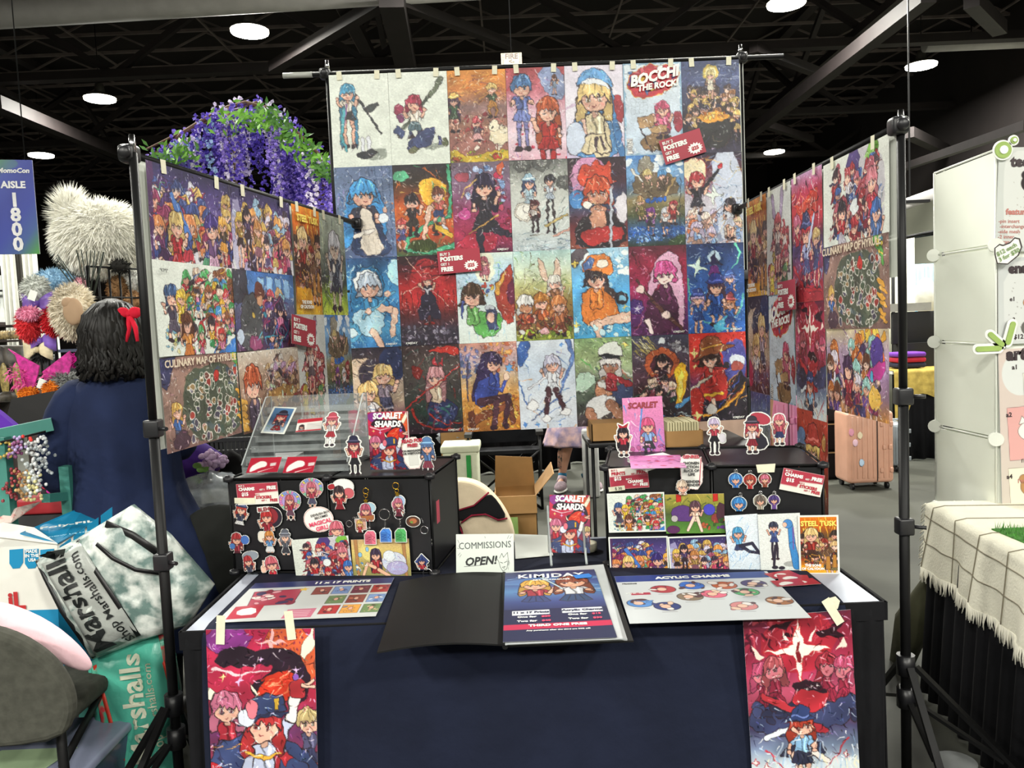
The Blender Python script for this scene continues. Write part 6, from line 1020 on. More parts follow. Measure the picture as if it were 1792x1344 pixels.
w_, h_ = SZ[s_.name]; text(s_, 'READ FOR\nFREE!', .0145, (-w_*.15, -.004, h_*.28), REDI, bold=.08, rot=.08); text(s_, 'ON MANGADEX\nOR WEBTOONS', .0085, (-w_*.16, -.004, h_*.03), BLKI, bold=.08, rot=.06)
# ---------------------------------------------------------------- on top of the right organizer
UR1 = Plane(RB0.pt(0, 0, -.05), RB0.u, (0, 0, 1)); UR2 = Plane(RB0.pt(0, 0, -.13), RB0.u, (0, 0, 1)); UR3 = Plane(RB0.pt(0, 0, -.2), RB0.u, (0, 0, 1))
standee((1091, 776), (44, 78), 'standee of a long black haired figure in red with bow', chibi('26222a', 'b03040', '3a2830', r=21, cy=.26, L=1.6, hl=3.2, ex=lambda c: c.p([(30, 12), (50, 22), (72, 8), (66, 26), (36, 28)], 'b02c38', 0, .6)), UR1, 3)
standee((1250, 763), (42, 70), 'standee of a lilac haired figure in a red jacket and black trousers', chibi('c8b8d8', 'a83848', '24242a', r=22, cy=.2, L=3, leg='24242a', hl=0, ex=lambda c: c.e(84, 96, 14, 20, 'e0dce4')), UR2, 4)
standee((1322, 760), (56, 78), 'widest standee, of a red haired figure in a big hat and cape', lambda c: (c.e(66, 22, 32, 18, 'b04050', .3), c.p([(50, 50), (94, 100), (70, 126), (40, 112)], '2c2a34', 1, .8), c.fig(40, 44, 19, 'b84050', 'e0c8c8', '8a2c38', L=1.8, hat='3a3440')), UR1, 5)
standee((1364, 754), (42, 68), 'standee of a long pink haired figure in a navy skirt', chibi('d06878', 'b85060', '38406a', r=22, cy=.22, hl=3, L=2), UR2, 6)
pkb = Plane(RB0.pt(0, 0, -.14), RB0.u, Vector((0, 0, 1))-RB0.n*.16)
def pinkcover(c):
    c.fill('e088b8', 'd87cb0', 'c878b8', 'd070b0'); c.streaks(30, ['4a90d0', 'e8a8d0', 'f4e4f0', '8a58b0'], (1, 4), (14, 44), (.8, 2), seed=4); c.fig(60, 72, 17, 'd04878', '7a9ad0', '2a2430', hl=2.6, L=2, leg='2a2430', sd=4); c.blobs(24, ['e0b0c8', 'b85890', 'a060b8'], (2, 6), (0, 118, 100, 152), .5, seed=5); c.l([(48, 30), (40, 84)], 4, '4a88d0', 3)
t = book((1090, 696), (1160, 692), (1098, 800), pkb, pinkcover, 'large pink comic book standing open behind the standees on right organizer', title='SCARLET', th=.012, tm=mat('deep_red_ink', '8a1c2c', .5))
o = card('open_book_page', 'pink lower half of the open book lying on the right organizer', 'book', Plane(RB0.pt(0, ZB+.012, 0), RB0.u, -RB0.n), (1101, 800), (1190, 798), (1130, 822), lambda c: (c.fill('c868a8', 'd898c8'), c.blobs(40, ['e8b8d8', 'a04888', 'c02858'], (2, 7), seed=3)), .003, res=2)
b = MB(); q = [onz(x, y, ZB+.003) for x, y in ((1098, 808), (1130, 826), (1188, 806), (1160, 797))]; b.hexa(q, [v+Vector((0, 0, .010)) for v in q]); tag(b.build('page_block', PAPER), 'white page block under the open pink book', 'book')
# ---------------------------------------------------------------- flat sheets on the table
def mini(c, x, y, w_, h_, seed):
    rd = random.Random(seed); cols = [['8a4038', 'c87050', '3a3040'], ['7898c8', 'dde4ee', '4a68a8'], ['6a2040', 'b04070', '2a1c30'], ['b03030', '5a2028', 'e0a080'], ['e0a048', 'c86838', '6a7a98'], ['6a8a58', 'c8b888', '4a3c30']][seed % 6]
    c.p([(x, y), (x+w_, y), (x+w_, y+h_), (x, y+h_)], cols[0], 0, .3); c.blobs(10, cols, (w_*.06, w_*.16), (x+w_*.15, y+h_*.15, x+w_*.85, y+h_*.85), .2, seed=seed); c.e(x+w_/2, y+h_*.45, w_*.12, h_*.16, 'e3ae96', ol=.3)
def prints_sheet(c):
    c.fill('cfd3d1'); W, Hh = c.W, c.Hh; c.p([(0, 0), (W, 0), (W, 16), (0, 16)], '24306a', 0, 0)
    k = 0
    for r, n, x0 in ((0, 5, 62), (1, 4, 80), (2, 3, 80)):
        for i in range(n): mini(c, x0+i*(17.5 if W > 100 else 14), 20+r*25, 15, 20, k); k += 1
    c.p([(8, 26), (50, 22), (52, 62), (14, 64)], 'b03850', 0, .5); c.blobs(20, ['8a2840', 'e0a0a8', '3a3058', 'e8d8d0'], (2, 6), (12, 26, 50, 60), .3, seed=5); c.star(52, 24, 5, 'e8c048', 5, k=.5); c.p([(4, 64), (28, 60), (30, 92), (6, 94)], 'b8243c', 0, 0); c.p([(8, 72), (22, 66), (28, 84), (12, 86)], 'f0ebe6', 1, 0); c.p([(52, 76), (76, 75), (76, 96), (52, 97)], 'c87088', 0, 0); [c.l([(56, 80+i*4), (72, 80+i*4)], .8, 'f0e0e4') for i in range(4)]; c.p([(138, 90), (152, 89), (152, 94), (138, 95)], 'b03850', 0, 0)
o = card('price_sheet', 'white sheet of small poster pictures with navy header on the table left', 'sheet', TP, (447, 1022), (690, 1012), (382, 1091), prints_sheet, .002, 'price sheets on the table', res=2.6, t=.0005); w_, h_ = SZ[o.name]; text(o, '11 x 17 PRINTS', .026, (w_*.14, -.0015, h_*.42), WHT, bold=.1)
def charms_sheet(c):
    c.fill('cfd4d6'); W, Hh = c.W, c.Hh; c.p([(0, 0), (W*.98, 0), (W*.98, 15), (0, 15)], '24408a', 0, 0); rd = random.Random(3)
    it = [(44, 34, 'b04048'), (74, 28, '3a70c8'), (106, 30, 'b86040'), (136, 28, '4a3c70'), (16, 62, '5a90d0'), (40, 70, '3a4880'), (66, 52, '8a7a68'), (90, 48, 'e07088'), (122, 46, '58b070'), (110, 74, 'd08888'), (146, 66, 'a06840')]
    for x, y, h in it: x = x*W/160; c.e(x, y, 9, 8, h, .3, .5); c.blobs(6, [h, 'e8c8b0', '5a4048', 'e8e4e0'], (1.5, 4), (x-8, y-7, x+8, y+7), .3, seed=int(x)); c.e(x-1, y, 3.5, 3.5, 'eabfa8', ol=.3); c.l([(x-5, y+11), (x+5, y+11)], .5, '6a6a70')
    c.p([(8, 40), (22, 40), (22, 45), (8, 45)], 'b03850', 0, 0)
o = card('price_sheet', 'white sheet of charm pictures with blue header on the table right', 'sheet', TP, (1075, 1010), (1342, 1001), (1100, 1093), charms_sheet, .002, 'price sheets on the table', res=2.6, t=.0005); w_, h_ = SZ[o.name]; text(o, 'ACYLIC CHARMS', .028, (0, -.0015, h_*.415), WHT, bold=.1); text(o, 'PRICING', .011, (-w_*.42, -.0015, h_*.30), BLKI, bold=.05); text(o, 'BUY 2 GET 1 FREE', .006, (-w_*.41, -.0015, h_*.08), WHT, bold=.05)
for i, (q, r) in enumerate((((1368, 1006), .3), ((1388, 1012), -.2), ((1404, 1020), .1), ((1380, 1022), .05))):
    P = onz(*q, TZ+.008); cv = Cv(.085, .052, 60, 36); cv.fill('b82438', 'a81c34'); cv.p([(20, 60), (60, 24), (100, 34), (110, 60), (60, 76), (30, 90)], 'f0ebe6', 1, 0); oo = card_mesh('business_card', .085, .052, 60, 36, cv, .0006); frame(oo, TP, P+Vector((0, 0, .0006*i+.001)), r); tag(oo, ['red business card leaning up at the back of the table right pile', 'red business card in the middle of the table right pile', 'red business card at the right of the table right pile', 'red business card in front of the table right pile'][i], 'card', 'red business cards')
b = MB(); q = [onz(x, y, TZ+.009) for x, y in ((1445, 1064), (1466, 1066), (1470, 1052), (1462, 1044), (1447, 1048))]; n = len(q); b.add(q+[v+Vector((0, 0, .0006)) for v in q], [tuple(reversed(range(n))), tuple(range(n, 2*n))]); tag(b.build('tape_strip', TAPE), 'torn masking tape piece near the right front corner of the table', 'tape')
# ---------------------------------------------------------------- open black portfolio with catalogue
BK = mat('black_portfolio_cover', '121213', .6, var=.1, scale=9, spec=.25)
z0 = TZ+.012; t = thing('portfolio', 'open black portfolio overhanging the table front with a catalogue inside', 'portfolio', onz(882, 1080, z0))
def flat(pts, z, th, nm, m, parent, bend=None):
    q = [onz(x, y, z) for x, y in pts]; b = MB(); N = 10; r0 = []; r1 = []
    for i in range(N+1):
        s_ = i/N; a = q[0].lerp(q[1], s_); c_ = q[3].lerp(q[2], s_); dz = bend(s_) if bend else 0; r0.append(a+Vector((0, 0, dz))); r1.append(c_+Vector((0, 0, dz)))
    vs_ = r0+r1; vs_ += [v+Vector((0, 0, th)) for v in vs_]; M_ = 2*(N+1); fs = []
    for i in range(N): fs += [(i, N+1+i, N+2+i, i+1), (M_+i, M_+i+1, M_+N+2+i, M_+N+1+i), (i, i+1, M_+i+1, M_+i), (N+1+i, M_+N+1+i, M_+N+2+i, N+2+i)]
    fs += [(0, M_, M_+N+1, N+1), (N, N+N+1, M_+N+N+1, M_+N)]; b.add(vs_, fs); return b.build(nm, m, parent)
flat([(700, 1020), (882, 1004), (884, 1131), (660, 1144)], z0, .004, 'left_cover', BK, t, lambda s: .012*math.sin(s*PI)); flat([(882, 1004), (1062, 988), (1109, 1124), (884, 1133)], z0-.002, .004, 'right_cover', BK, t)
b = MB(); b.tube([onz(882, 1004, z0+.003), onz(884, 1132, z0+.003)], .007, 8); b.build('spine', BK, t)
CLR = mat('clear_page_sleeve', 'b8bcbe', .2, var=.05)
for i in range(5): flat([(884+i, 1003), (1056, 989), (1098-i*2, 1121-i*.6), (884, 1130-i*.4)], z0+.003+i*.0042, .0028, 'page_sleeve', CLR, t)
zc = z0+.026; CPl = Plane((0, 0, zc), (1, 0, 0), (0, 1, 0))
def catalog(c):
    c.fill('2a3058', '3a4a88', '5a88b8', '3a4880', '242a50', '20264a', '20264a'); W, Hh = c.W, c.Hh; c.p([(0, 24), (W, 20), (W, 34), (0, 50)], '6a98c8', 1, 0, al=.6); c.streaks(40, ['8ac0e8', '4a5aa0', 'b04868', 'e8f0f8'], (.6, 2), (10, 30), (-.6, .4), (0, 18, 100, 75), seed=4)
    c.fig(32, 46, 15, 'd8a850', '9a3440', '3a4878', L=0, hl=2.4, sd=3); c.fig(72, 40, 17, '8a4630', 'c8ccd0', '2a4468', L=0, hl=2.4, sd=6, skin='dca484'); c.l([(40, 22), (60, 60)], 3, 'b8d0d8', 2, .5)
    c.p([(0, Hh*.60), (W, Hh*.60), (W, Hh), (0, Hh)], '20264a', 0, 0); c.p([(8, Hh*.62), (44, Hh*.615), (44, Hh*.675), (8, Hh*.68)], 'eceef0', 0, 0); c.p([(56, Hh*.61), (95, Hh*.605), (95, Hh*.665), (56, Hh*.67)], 'eceef0', 0, 0); c.p([(0, Hh*.80), (W, Hh*.785), (W, Hh*.85), (0, Hh*.865)], 'c02a50', 0, 0)
o = card('catalogue_page', None, None, CPl, (884, 1003), (1040, 996.5), (884, 1124), catalog, 0, None, res=3, t=.0006); M0 = o.matrix_world.copy(); o.parent = t; o.matrix_parent_inverse = Matrix.Identity(4); bpy.context.view_layer.update(); o.matrix_local = Matrix.Translation(-Vector(t.location)) @ M0
w_, h_ = SZ[o.name]
text(o, 'KIMJDAY', w_*.17, (-.0, -.002, h_*.41), WHT, 'title_lettering', bold=.05, sp=1.1); text(o, 'ART CATALOUGE', w_*.05, (0, -.002, h_*.34), WHT, bold=.06)
text(o, '11 x 17 Prints', w_*.062, (-w_*.24, -.002, -h_*.15), NAVI, bold=.08); text(o, 'Acrylic Charms', w_*.062, (w_*.255, -.002, -h_*.14), NAVI, bold=.08)
text(o, 'One for', w_*.055, (-w_*.28, -.002, -h_*.21), WHT, bold=.08); text(o, '$20', w_*.055, (-w_*.1, -.002, -h_*.21), PINKI, bold=.08); text(o, 'Two for', w_*.055, (-w_*.28, -.002, -h_*.265), WHT, bold=.08); text(o, '$40', w_*.055, (-w_*.1, -.002, -h_*.265), PINKI, bold=.08)
text(o, 'One for', w_*.055, (w_*.2, -.002, -h_*.2), WHT, bold=.08); text(o, '$15', w_*.055, (w_*.38, -.002, -h_*.2), PINKI, bold=.08); text(o, 'Two for', w_*.055, (w_*.2, -.002, -h_*.255), WHT, bold=.08); text(o, '$30', w_*.055, (w_*.38, -.002, -h_*.255), PINKI, bold=.08)
text(o, 'THIRD ONE FREE', w_*.07, (0, -.002, -h_*.325), WHT, bold=.08); text(o, 'Any purchases after the third are 50% off!', w_*.034, (0, -.002, -h_*.385), WHT, bold=.05)
b = MB(); pp = [(.24, .39), (.42, .41), (.45, .37), (.43, .34), (.27, .33)]; b.add([(x*w_, -.0035, z*h_) for x, z in pp], [(4, 3, 2, 1, 0)]); b.build('blue_tape', mat('blue_tape', '2c78c8', .6), o, local=True)
# ---------------------------------------------------------------- commissions card, papers, stand book
P = onz(850, 1004, TZ+.008); CMP = Plane(P, (1, .0, 0), (0, .12, 1))
def comm(c):
    c.fill('e4ebe2', 'dfe6dd'); W = c.W
    for x0, y0, x1, y1 in ((4, 14, 8, 22), (3, 34, 8, 36), (5, 52, 10, 46), (9, 56, 13, 50), (W-12, 4, W-16, 12), (W-6, 6, W-10, 12), (W/2, 6, W/2+1, 10)): c.l([(x0, y0), (x1, y1)], .8, '5a5a5c')
    c.l([(20, 80), (62, 77)], .9, '303034'); X, Y = W-26, 74; c.l([(X-10, Y-14), (X-4, Y-26), (X, Y-16), (X+10, Y-28), (X+12, Y-8), (X+8, Y+12), (X-2, Y+18), (X-8, Y+8), (X-12, Y-6), (X-16, Y-12)], .9, '2a2a2c'); c.l([(X-8, Y-4), (X-2, Y-2)], 1.2, '2a2a2c'); c.l([(X+2, Y-3), (X+8, Y-6)], 1.2, '2a2a2c'); c.l([(X-3, Y+8), (X+4, Y+6), (X+1, Y+11), (X-3, Y+8)], .8, '2a2a2c'); c.streaks(8, ['3a3a3c'], (.5, .9), (6, 12), (1.2, 1.9), (X+8, Y-16, X+16, Y+10), seed=2)
o = card('commissions_sign', 'white handwritten COMMISSIONS OPEN card standing behind the portfolio', 'sign', CMP, (798, 935), (899, 934), (799, 1006), comm, 0, res=2.2); w_, h_ = SZ[o.name]; PEN = mat('pencil_grey', '505254', .7)
text(o, 'COMMISSIONS', .029, (-.0, -.002, h_*.22), PEN, 'handwriting', bold=-.01, rot=.03, sx=.85); text(o, 'OPEN!', .034, (-w_*.08, -.002, -h_*.17), mat('marker_black', '252628', .6), 'handwriting', bold=.06, shear=.25, rot=.06)
b = MB(); q = [onz(x, y, TZ+.007) for x, y in ((902, 978), (968, 972), (958, 937), (900, 935))]; b.hexa(q, [v+Vector((0, 0, .0012)) for v in q]); tag(b.build('paper_sheet', PAPER), 'blank white paper lying behind the commissions card', 'paper')
P = onz(994, 982, TZ+.008); EP = Plane(P, (1, 0, 0), (0, .22, 1))
t = book((959, 868), (1030, 869), (957, 969), EP, 'a_redscarf', 'red comic book on a clear easel in the middle of the table', title='SCARLET\nSHARDS', th=.01)
e = thing('display_easel', 'small clear plastic easel holding the red comic book', 'easel', (P.x, P.y, TZ+.007)); AC2 = mat('clear_easel_plastic', 'd0d8d8', .1, alpha=.5)
for x in (-.055, .055):
    b = MB(); b.tube([(x, -.05, .004), (x, -.018, .03), (x, -.02, .045), (x, -.003, .03), (x, .045, .17), (x, .10, .004)], .004, 6); b.build('side_leg', AC2, e, local=True)
b = MB(); b.tube([(-.055, .03, .12), (.055, .03, .12)], .003, 6); b.build('cross_brace', AC2, e, local=True)
P = onz(1024, 962, TZ+.008); t = thing('tape_roll', 'masking tape roll behind the easel book', 'tape', P); b = MB(); n = 24; rr = []
for r, z in ((.024, 0), (.04, 0), (.04, .024), (.024, .024)): rr.append([Vector((r*math.cos(2*PI*i/n), r*math.sin(2*PI*i/n), z)) for i in range(n)])
b.loft(rr+[rr[0]], cap=False); t2 = b.build('tape_winding', TAPE, t, local=True)
# ================================================================ surroundings
def S(px, Y): return px*Y/F
def fur(b, c, r, n, L, seed=0, droop=.3, wd=.012, reg=None):
    rd = random.Random(seed); c = Vector(c)
    for _ in range(n):
        th = math.acos(rd.uniform(-1, 1)); ph = rd.uniform(0, 2*PI); d = Vector((math.sin(th)*math.cos(ph), math.sin(th)*math.sin(ph), math.cos(th)))
        p = c+Vector((d.x*r[0], d.y*r[1], d.z*r[2])); t = (d+Vector((rd.uniform(-.5, .5), rd.uniform(-.5, .5), rd.uniform(-.3, .3)-droop))).normalized(); s_ = t.cross(Vector((rd.random(), rd.random(), rd.random()+.1))).normalized()*wd*rd.uniform(.6, 1.2); l_ = L*rd.uniform(.5, 1.2)
        m = p+t*l_*.55; e_ = p+t*l_+Vector((0, 0, -l_*.25*droop)); b.add([p-s_, p+s_, m+s_*.6, m-s_*.6, e_], [(0, 1, 2, 3), (3, 2, 4)])
    return b
def furthing(name, label, cat, px, py, Y, r, m, n=500, L=.05, seed=0, group=None, droop=.3, depth=None, wd=.012, parent=None):
    c = at(px, py, Y); rr = (S(r[0], Y), depth or S(min(r), Y)*.8, S(r[1], Y)); t = parent or thing(name, label, cat, c, group)
    b = MB(); b.ell(c, rr, 20, 14, noise=.06, seed=seed); fur(b, c, rr, n, L, seed, droop, wd); b.build(name+'_pile' if not parent else name, m, t); return t
FW = mat('white_fur', 'faf8ee', .9, var=.05, sheen=.5)
# ---- wisteria
def wisteria():
    Y = 6.0; base = at(430, 470, Y); t = thing('wisteria_arch', 'hanging purple, white and blue artificial wisteria with green leaves behind the left panel', 'flowers', (base.x, Y, 0))
    prof = [(268, 262), (290, 255), (320, 225), (360, 200), (400, 180), (430, 172), (470, 182), (500, 205), (530, 235), (560, 265), (578, 285)]
    b = MB(); b.tube([at(x, y+8, Y) for x, y in prof], .018, 6); b.tube([at(400, 190, Y), (at(400, 190, Y).x, Y, .0)], .03, 8); b.tube([at(560, 280, Y), (at(560, 280, Y).x, Y, 0)], .03, 8); b.tube([at(255, 262, Y), at(300, 240, Y), at(450, 178, Y)], .008, 5); b.build('branch_frame', mat('brown_branch', '5a4030', .8), t)
    ms = [mat('wisteria_purple', '6650bc', .7, var=.3, scale=40), mat('wisteria_violet', '9079d2', .7, var=.3, scale=40), mat('wisteria_white', 'd8cfe6', .7, var=.1), mat('wisteria_blue', '9db8dc', .7, var=.15)]
    rd = random.Random(6)
    for k in range(104):
        u = rd.uniform(0, .999); i = int(u*10); f = u*10-i; x = prof[i][0]*(1-f)+prof[i+1][0]*f; y = prof[i][1]*(1-f)+prof[i+1][1]*f; y += rd.uniform(-6, 30); yb = min(485, y+rd.uniform(90, 240)) if x < 540 else min(440, y+rd.uniform(80, 180)); yb = min(yb, 330+(x-268)*.62+rd.uniform(-10, 30)) if x < 460 else yb
        yy = Y+rd.uniform(-.25, .25); a, c_ = at(x, y, yy), at(x+rd.uniform(-4, 8), max(yb, y+50), yy); b = MB(); L = (a-c_).length; n = int(L/.011)
        col = 2 if (385 < x < 435 and rd.random() < .5) or rd.random() < .08 else (3 if (300 < x < 370 and rd.random() < .45) else (0 if rd.random() < .65 else 1))
        for j in range(n):
            s_ = j/n; rad = .06*(1-.6*s_); q = a.lerp(c_, s_)+Vector((rd.uniform(-rad, rad), rd.uniform(-rad, rad), rd.uniform(-.01, .01)))
            for _ in range(3):
                e1 = Vector((rd.gauss(0, 1), rd.gauss(0, 1), rd.gauss(0, 1))).normalized()*.019; e2 = e1.orthogonal().normalized()*.014; b.add([q-e1, q+e2, q+e1, q-e2+Vector((0, 0, .006))], [(0, 1, 2, 3)])
        b.build('flower_strand', ms[col], t)
    lm = [mat('leaf_green', '6fa63a', .6, var=.25, scale=20), mat('leaf_green_dark', '4a7a34', .6, var=.25, scale=20)]
    for k in range(20):
        u = rd.uniform(0, .999); i = int(u*10); f = u*10-i; x = prof[i][0]*(1-f)+prof[i+1][0]*f; y = prof[i][1]*(1-f)+prof[i+1][1]*f+rd.uniform(10, 40); b = MB(); c_ = at(x, y, Y-.2-rd.random()*.15)
        for j in range(26):
            q = c_+Vector((rd.gauss(0, .055), rd.gauss(0, .05), rd.gauss(0, .04))); e1 = Vector((rd.gauss(0, 1), rd.gauss(0, .5), rd.gauss(0, 1))).normalized()*.034; e2 = e1.cross(Vector((rd.gauss(0, .4), -1, rd.gauss(0, .4)))).normalized()*.012; b.add([q-e1, q+e2, q+e1, q-e2], [(0, 1, 2, 3)])
        b.build('leaf_spray', lm[k % 2], t)
wisteria()
# ---- people
SKINM = mat('skin', 'd8a388', .55, var=.05); HAIRM = mat('black_wavy_hair', '0f0c0a', .5, var=.4, scale=30, spec=.3)
def skinned(name, J, E_, m, parent, root=0, lv=2):
    me = bpy.data.meshes.new(name); o0 = wloc(parent); me.from_pydata([tuple(Vector(j[0])-o0) for j in J], E_, []); me.materials.append(m); o = bpy.data.objects.new(name, me); C.objects.link(o); o.parent = parent
    sk = o.modifiers.new('skin', 'SKIN'); sk.use_smooth_shade = True; bpy.context.view_layer.update()
    ly = me.skin_vertices[0] if len(me.skin_vertices) else None
    if ly is None:
        bpy.context.view_layer.objects.active = o; bpy.ops.mesh.customdata_skin_add(); ly = me.skin_vertices[0]
    for i, j in enumerate(J):
        r = j[1] if isinstance(j[1], tuple) else (j[1], j[1]); ly.data[i].radius = r; ly.data[i].use_root = (i == root)
    sub(o, lv); return o
def person(label, base, face, h=1.64, arms=None, pose=None, hair=HAIRM, skin=SKINM, legs=True, hairlen=.16, build=1.0):
    """base = floor point, face = heading (radians, 0 faces the viewer); returns thing and a local->world function"""
    t = thing('person', label, 'person', base); k = h/1.64; c, s_ = math.cos(face), math.sin(face)
    def W(x, y, z): x, y, z = x*k, y*k, z*k; return Vector((base[0]+x*c+y*s_, base[1]+x*s_-y*c, base[2]+z))   # x: person's left seen from the front->, y: forward
    B_ = build; J = []; E_ = []
    def j(p, r, par=None): J.append((W(*p), (r[0]*k, r[1]*k) if isinstance(r, tuple) else r*k)); (E_.append((par, len(J)-1)) if par is not None else None); return len(J)-1
    pel = j((0, 0, .90), (.145*B_, .11*B_)); wa = j((0, .01, 1.06), (.125*B_, .095*B_), pel); ch = j((0, 0, 1.24), (.15*B_, .105*B_), wa); cl = j((0, -.005, 1.345), (.10*B_, .07), ch); nk = j((0, 0, 1.41), .05, cl); hd0 = j((0, .015, 1.47), (.062, .07), nk); hd1 = j((0, .012, 1.55), (.074, .088), hd0); j((0, .005, 1.61), (.055, .068), hd1)
    arms = arms or {}
    for sx in (-1, 1):
        A = arms.get(sx, [(.175, 0, 1.325), (.235, -.02, 1.07), (.25, .05, .86)])
        sh = j((sx*.11*B_, 0, 1.325), .055*B_, cl); s2 = j((sx*A[0][0]*B_, A[0][1], A[0][2]), .05*B_, sh); el = j((sx*A[1][0], A[1][1], A[1][2]), .037*B_, s2); wr = j((sx*A[2][0], A[2][1], A[2][2]), .024, el)
        d = (Vector(A[2])-Vector(A[1])).normalized(); u = Vector((-d.y, d.x, 0)); u = u.normalized() if u.length > .05 else Vector((0, 1, 0)); P = lambda f, w_: (sx*(A[2][0]+d.x*f+u.x*w_), A[2][1]+d.y*f+u.y*w_, A[2][2]+d.z*f-abs(f)*.05)
        pm = j(P(.05, 0), (.03, .016), wr)
        for q, (w_, L) in enumerate(((-.028, .072), (-.010, .085), (.009, .08), (.027, .065))): a = j(P(.085, w_), .0095, pm); b2 = j(P(.085+L*.5, w_), .0085, a); j(P(.085+L*.95, w_*.9), .0075, b2)
        th = j(P(.035, .04), .011, wr); j(P(.075, .055), .009, th)
    if legs:
        pose = pose or {}
        for sx in (-1, 1):
            Lg = pose.get(sx, [(.085, 0, .84), (.09, .01, .48), (.09, -.01, .09), (.09, .12, .03)]); hp = j((sx*Lg[0][0]*B_, Lg[0][1], Lg[0][2]), .082*B_, pel); kn = j((sx*Lg[1][0], Lg[1][1], Lg[1][2]), .055*B_, hp); cf = j((sx*(Lg[1][0]*.6+Lg[2][0]*.4), Lg[1][1]*.6+Lg[2][1]*.4-.015, Lg[1][2]*.62+Lg[2][2]*.38), .052*B_, kn); an = j((sx*Lg[2][0], Lg[2][1], Lg[2][2]), .034, cf); j((sx*Lg[3][0], Lg[3][1], Lg[3][2]+.01), (.035, .022), an)
    body = skinned('body', J, E_, skin, t)
    # face
    b = MB(); b.ell(W(0, .098, 1.525), (.012*k, .016*k, .02*k)); b.build('nose', skin, t)
    for sx in (-1, 1):
        b = MB(); b.ell(W(sx*.031, .083, 1.548), (.014*k, .008*k, .008*k)); b.build('eye', mat('eye_white', 'e8e4e0', .3), t); b = MB(); b.ell(W(sx*.031, .09, 1.548), (.006*k, .004*k, .006*k)); b.build('iris', mat('brown_iris', '2c1c14', .2), t); b = MB(); b.ell(W(sx*.078, 0, 1.535), (.009*k, .017*k, .028*k)); b.build('ear', skin, t)
    b = MB(); b.ell(W(0, .088, 1.488), (.024*k, .008*k, .007*k)); b.build('lips', mat('lips', 'a85a50', .4), t)
    # hair: cap plus wavy locks
    b = MB(); b.ell(W(0, -.02, 1.56), (.09*k, .095*k, .098*k), 20, 12)
    rd = random.Random(int(h*1000)); n = 190
    for i in range(n):
        a = rd.uniform(-.3, PI+.3); ca, sa = math.cos(a), -math.sin(a); L = hairlen*rd.uniform(.7, 1.15); pts = []; r_ = []
        for q in range(8):
            s2 = q/7; th = min(1, s2*2.2)*1.5+.12; R0 = .092+.02*s2+.016*math.sin(q*2.1+i*1.7)*s2; z = 1.56+.10*math.cos(th)-max(0, s2-.4)*(.06+L)/.6; pts.append(W(ca*R0*math.sin(th)+.014*s2*math.sin(i*3+q*1.9), -.02+sa*R0*math.sin(th), z)); r_.append(k*(.015*(1-.55*s2)))
        b.tube(pts, r_, 6)
    b.build('hair', hair, t); return t, W
def garment(name, rings, W, m, t, n=36, fold=0, seed=0, thick=.003):
    """rings: (z, cx, cy, rx, ry)"""
    b = MB(); R_ = []
    for i, (z, cx, cy, rx, ry) in enumerate(rings):
        f = fold*(i/(len(rings)-1))**1.5; R_.append([W(cx+math.cos(2*PI*k/n)*(rx+f*math.sin(k*1.9+seed)), cy+math.sin(2*PI*k/n)*(ry+f*math.sin(k*1.9+seed+1)), z) for k in range(n)])
    b.loft(R_, cap=False); o = b.build(name, m, t); so = o.modifiers.new('t', 'SOLIDIFY'); so.thickness = thick; sub(o, 1); return o
def sleeve(W, pts, r, m, t):
    b = MB(); b.tube([W(*p) for p in pts], r, 14); o = b.build('sleeve', m, t); sub(o, 1); return o
NAVY = fabric('navy_knit_dress', '1b2440', var=.12, scale=10)
Pw = at(219, 800, 2.98); base = (Pw.x, 2.98, 0)
t, W = person('person seen from behind in a navy dress with wavy black hair and red bow', base, PI+.1, 1.64, arms={-1: [(.16, .0, 1.28), (.19, .06, 1.08), (.08, .2, 1.08)], 1: [(.155, -.01, 1.29), (.23, -.04, 1.03), (.10, .17, .97)]}, build=1.15, hairlen=.11)
garment('dress', [(1.385, 0, -.01, .085, .075), (1.375, 0, -.01, .14, .10), (1.335, 0, -.01, .175, .12), (1.22, 0, -.01, .195, .15), (1.08, 0, 0, .195, .15), (.98, 0, 0, .20, .155), (.88, 0, 0, .23, .18), (.72, -.05, 0, .28, .22), (.5, -.06, 0, .30, .2), (.36, -.06, 0, .31, .2)], W, NAVY, t, fold=.025)
sleeve(W, [(-.10, -.01, 1.34), (-.17, 0, 1.3), (-.19, .02, 1.2), (-.20, .06, 1.08), (-.15, .12, 1.08)], [.085, .085, .068, .056, .046], NAVY, t)
for sx in (1,): sleeve(W, [(sx*.08, -.01, 1.335), (sx*.16, -.015, 1.30), (sx*.215, -.02, 1.17), (sx*.25, -.035, 1.04), (sx*.235, -.01, .99), (sx*.19, .05, .985)], [.085, .09, .08, .07, .064, .055], NAVY, t)
b = MB(); bw = W(-.085, -.09, 1.61)
for a in (-1, 1): b.ell(bw+Vector((a*.022, 0, .004)), (.024, .014, .02), noise=.15); b.tube([bw, bw+Vector((a*.012+.012, -.01, -.05)), bw+Vector((a*.02+.01, -.015, -.10))], [.008, .009, .006], 6)
b.ell(bw, (.012, .014, .012)); b.build('hair_bow', fabric('red_ribbon', 'd02038'), t)
for sx in (-1, 1): b = MB(); b.ell(W(sx*.1, .06, .045), (.045, .12, .045)); b.build('shoe', BLACK, t)
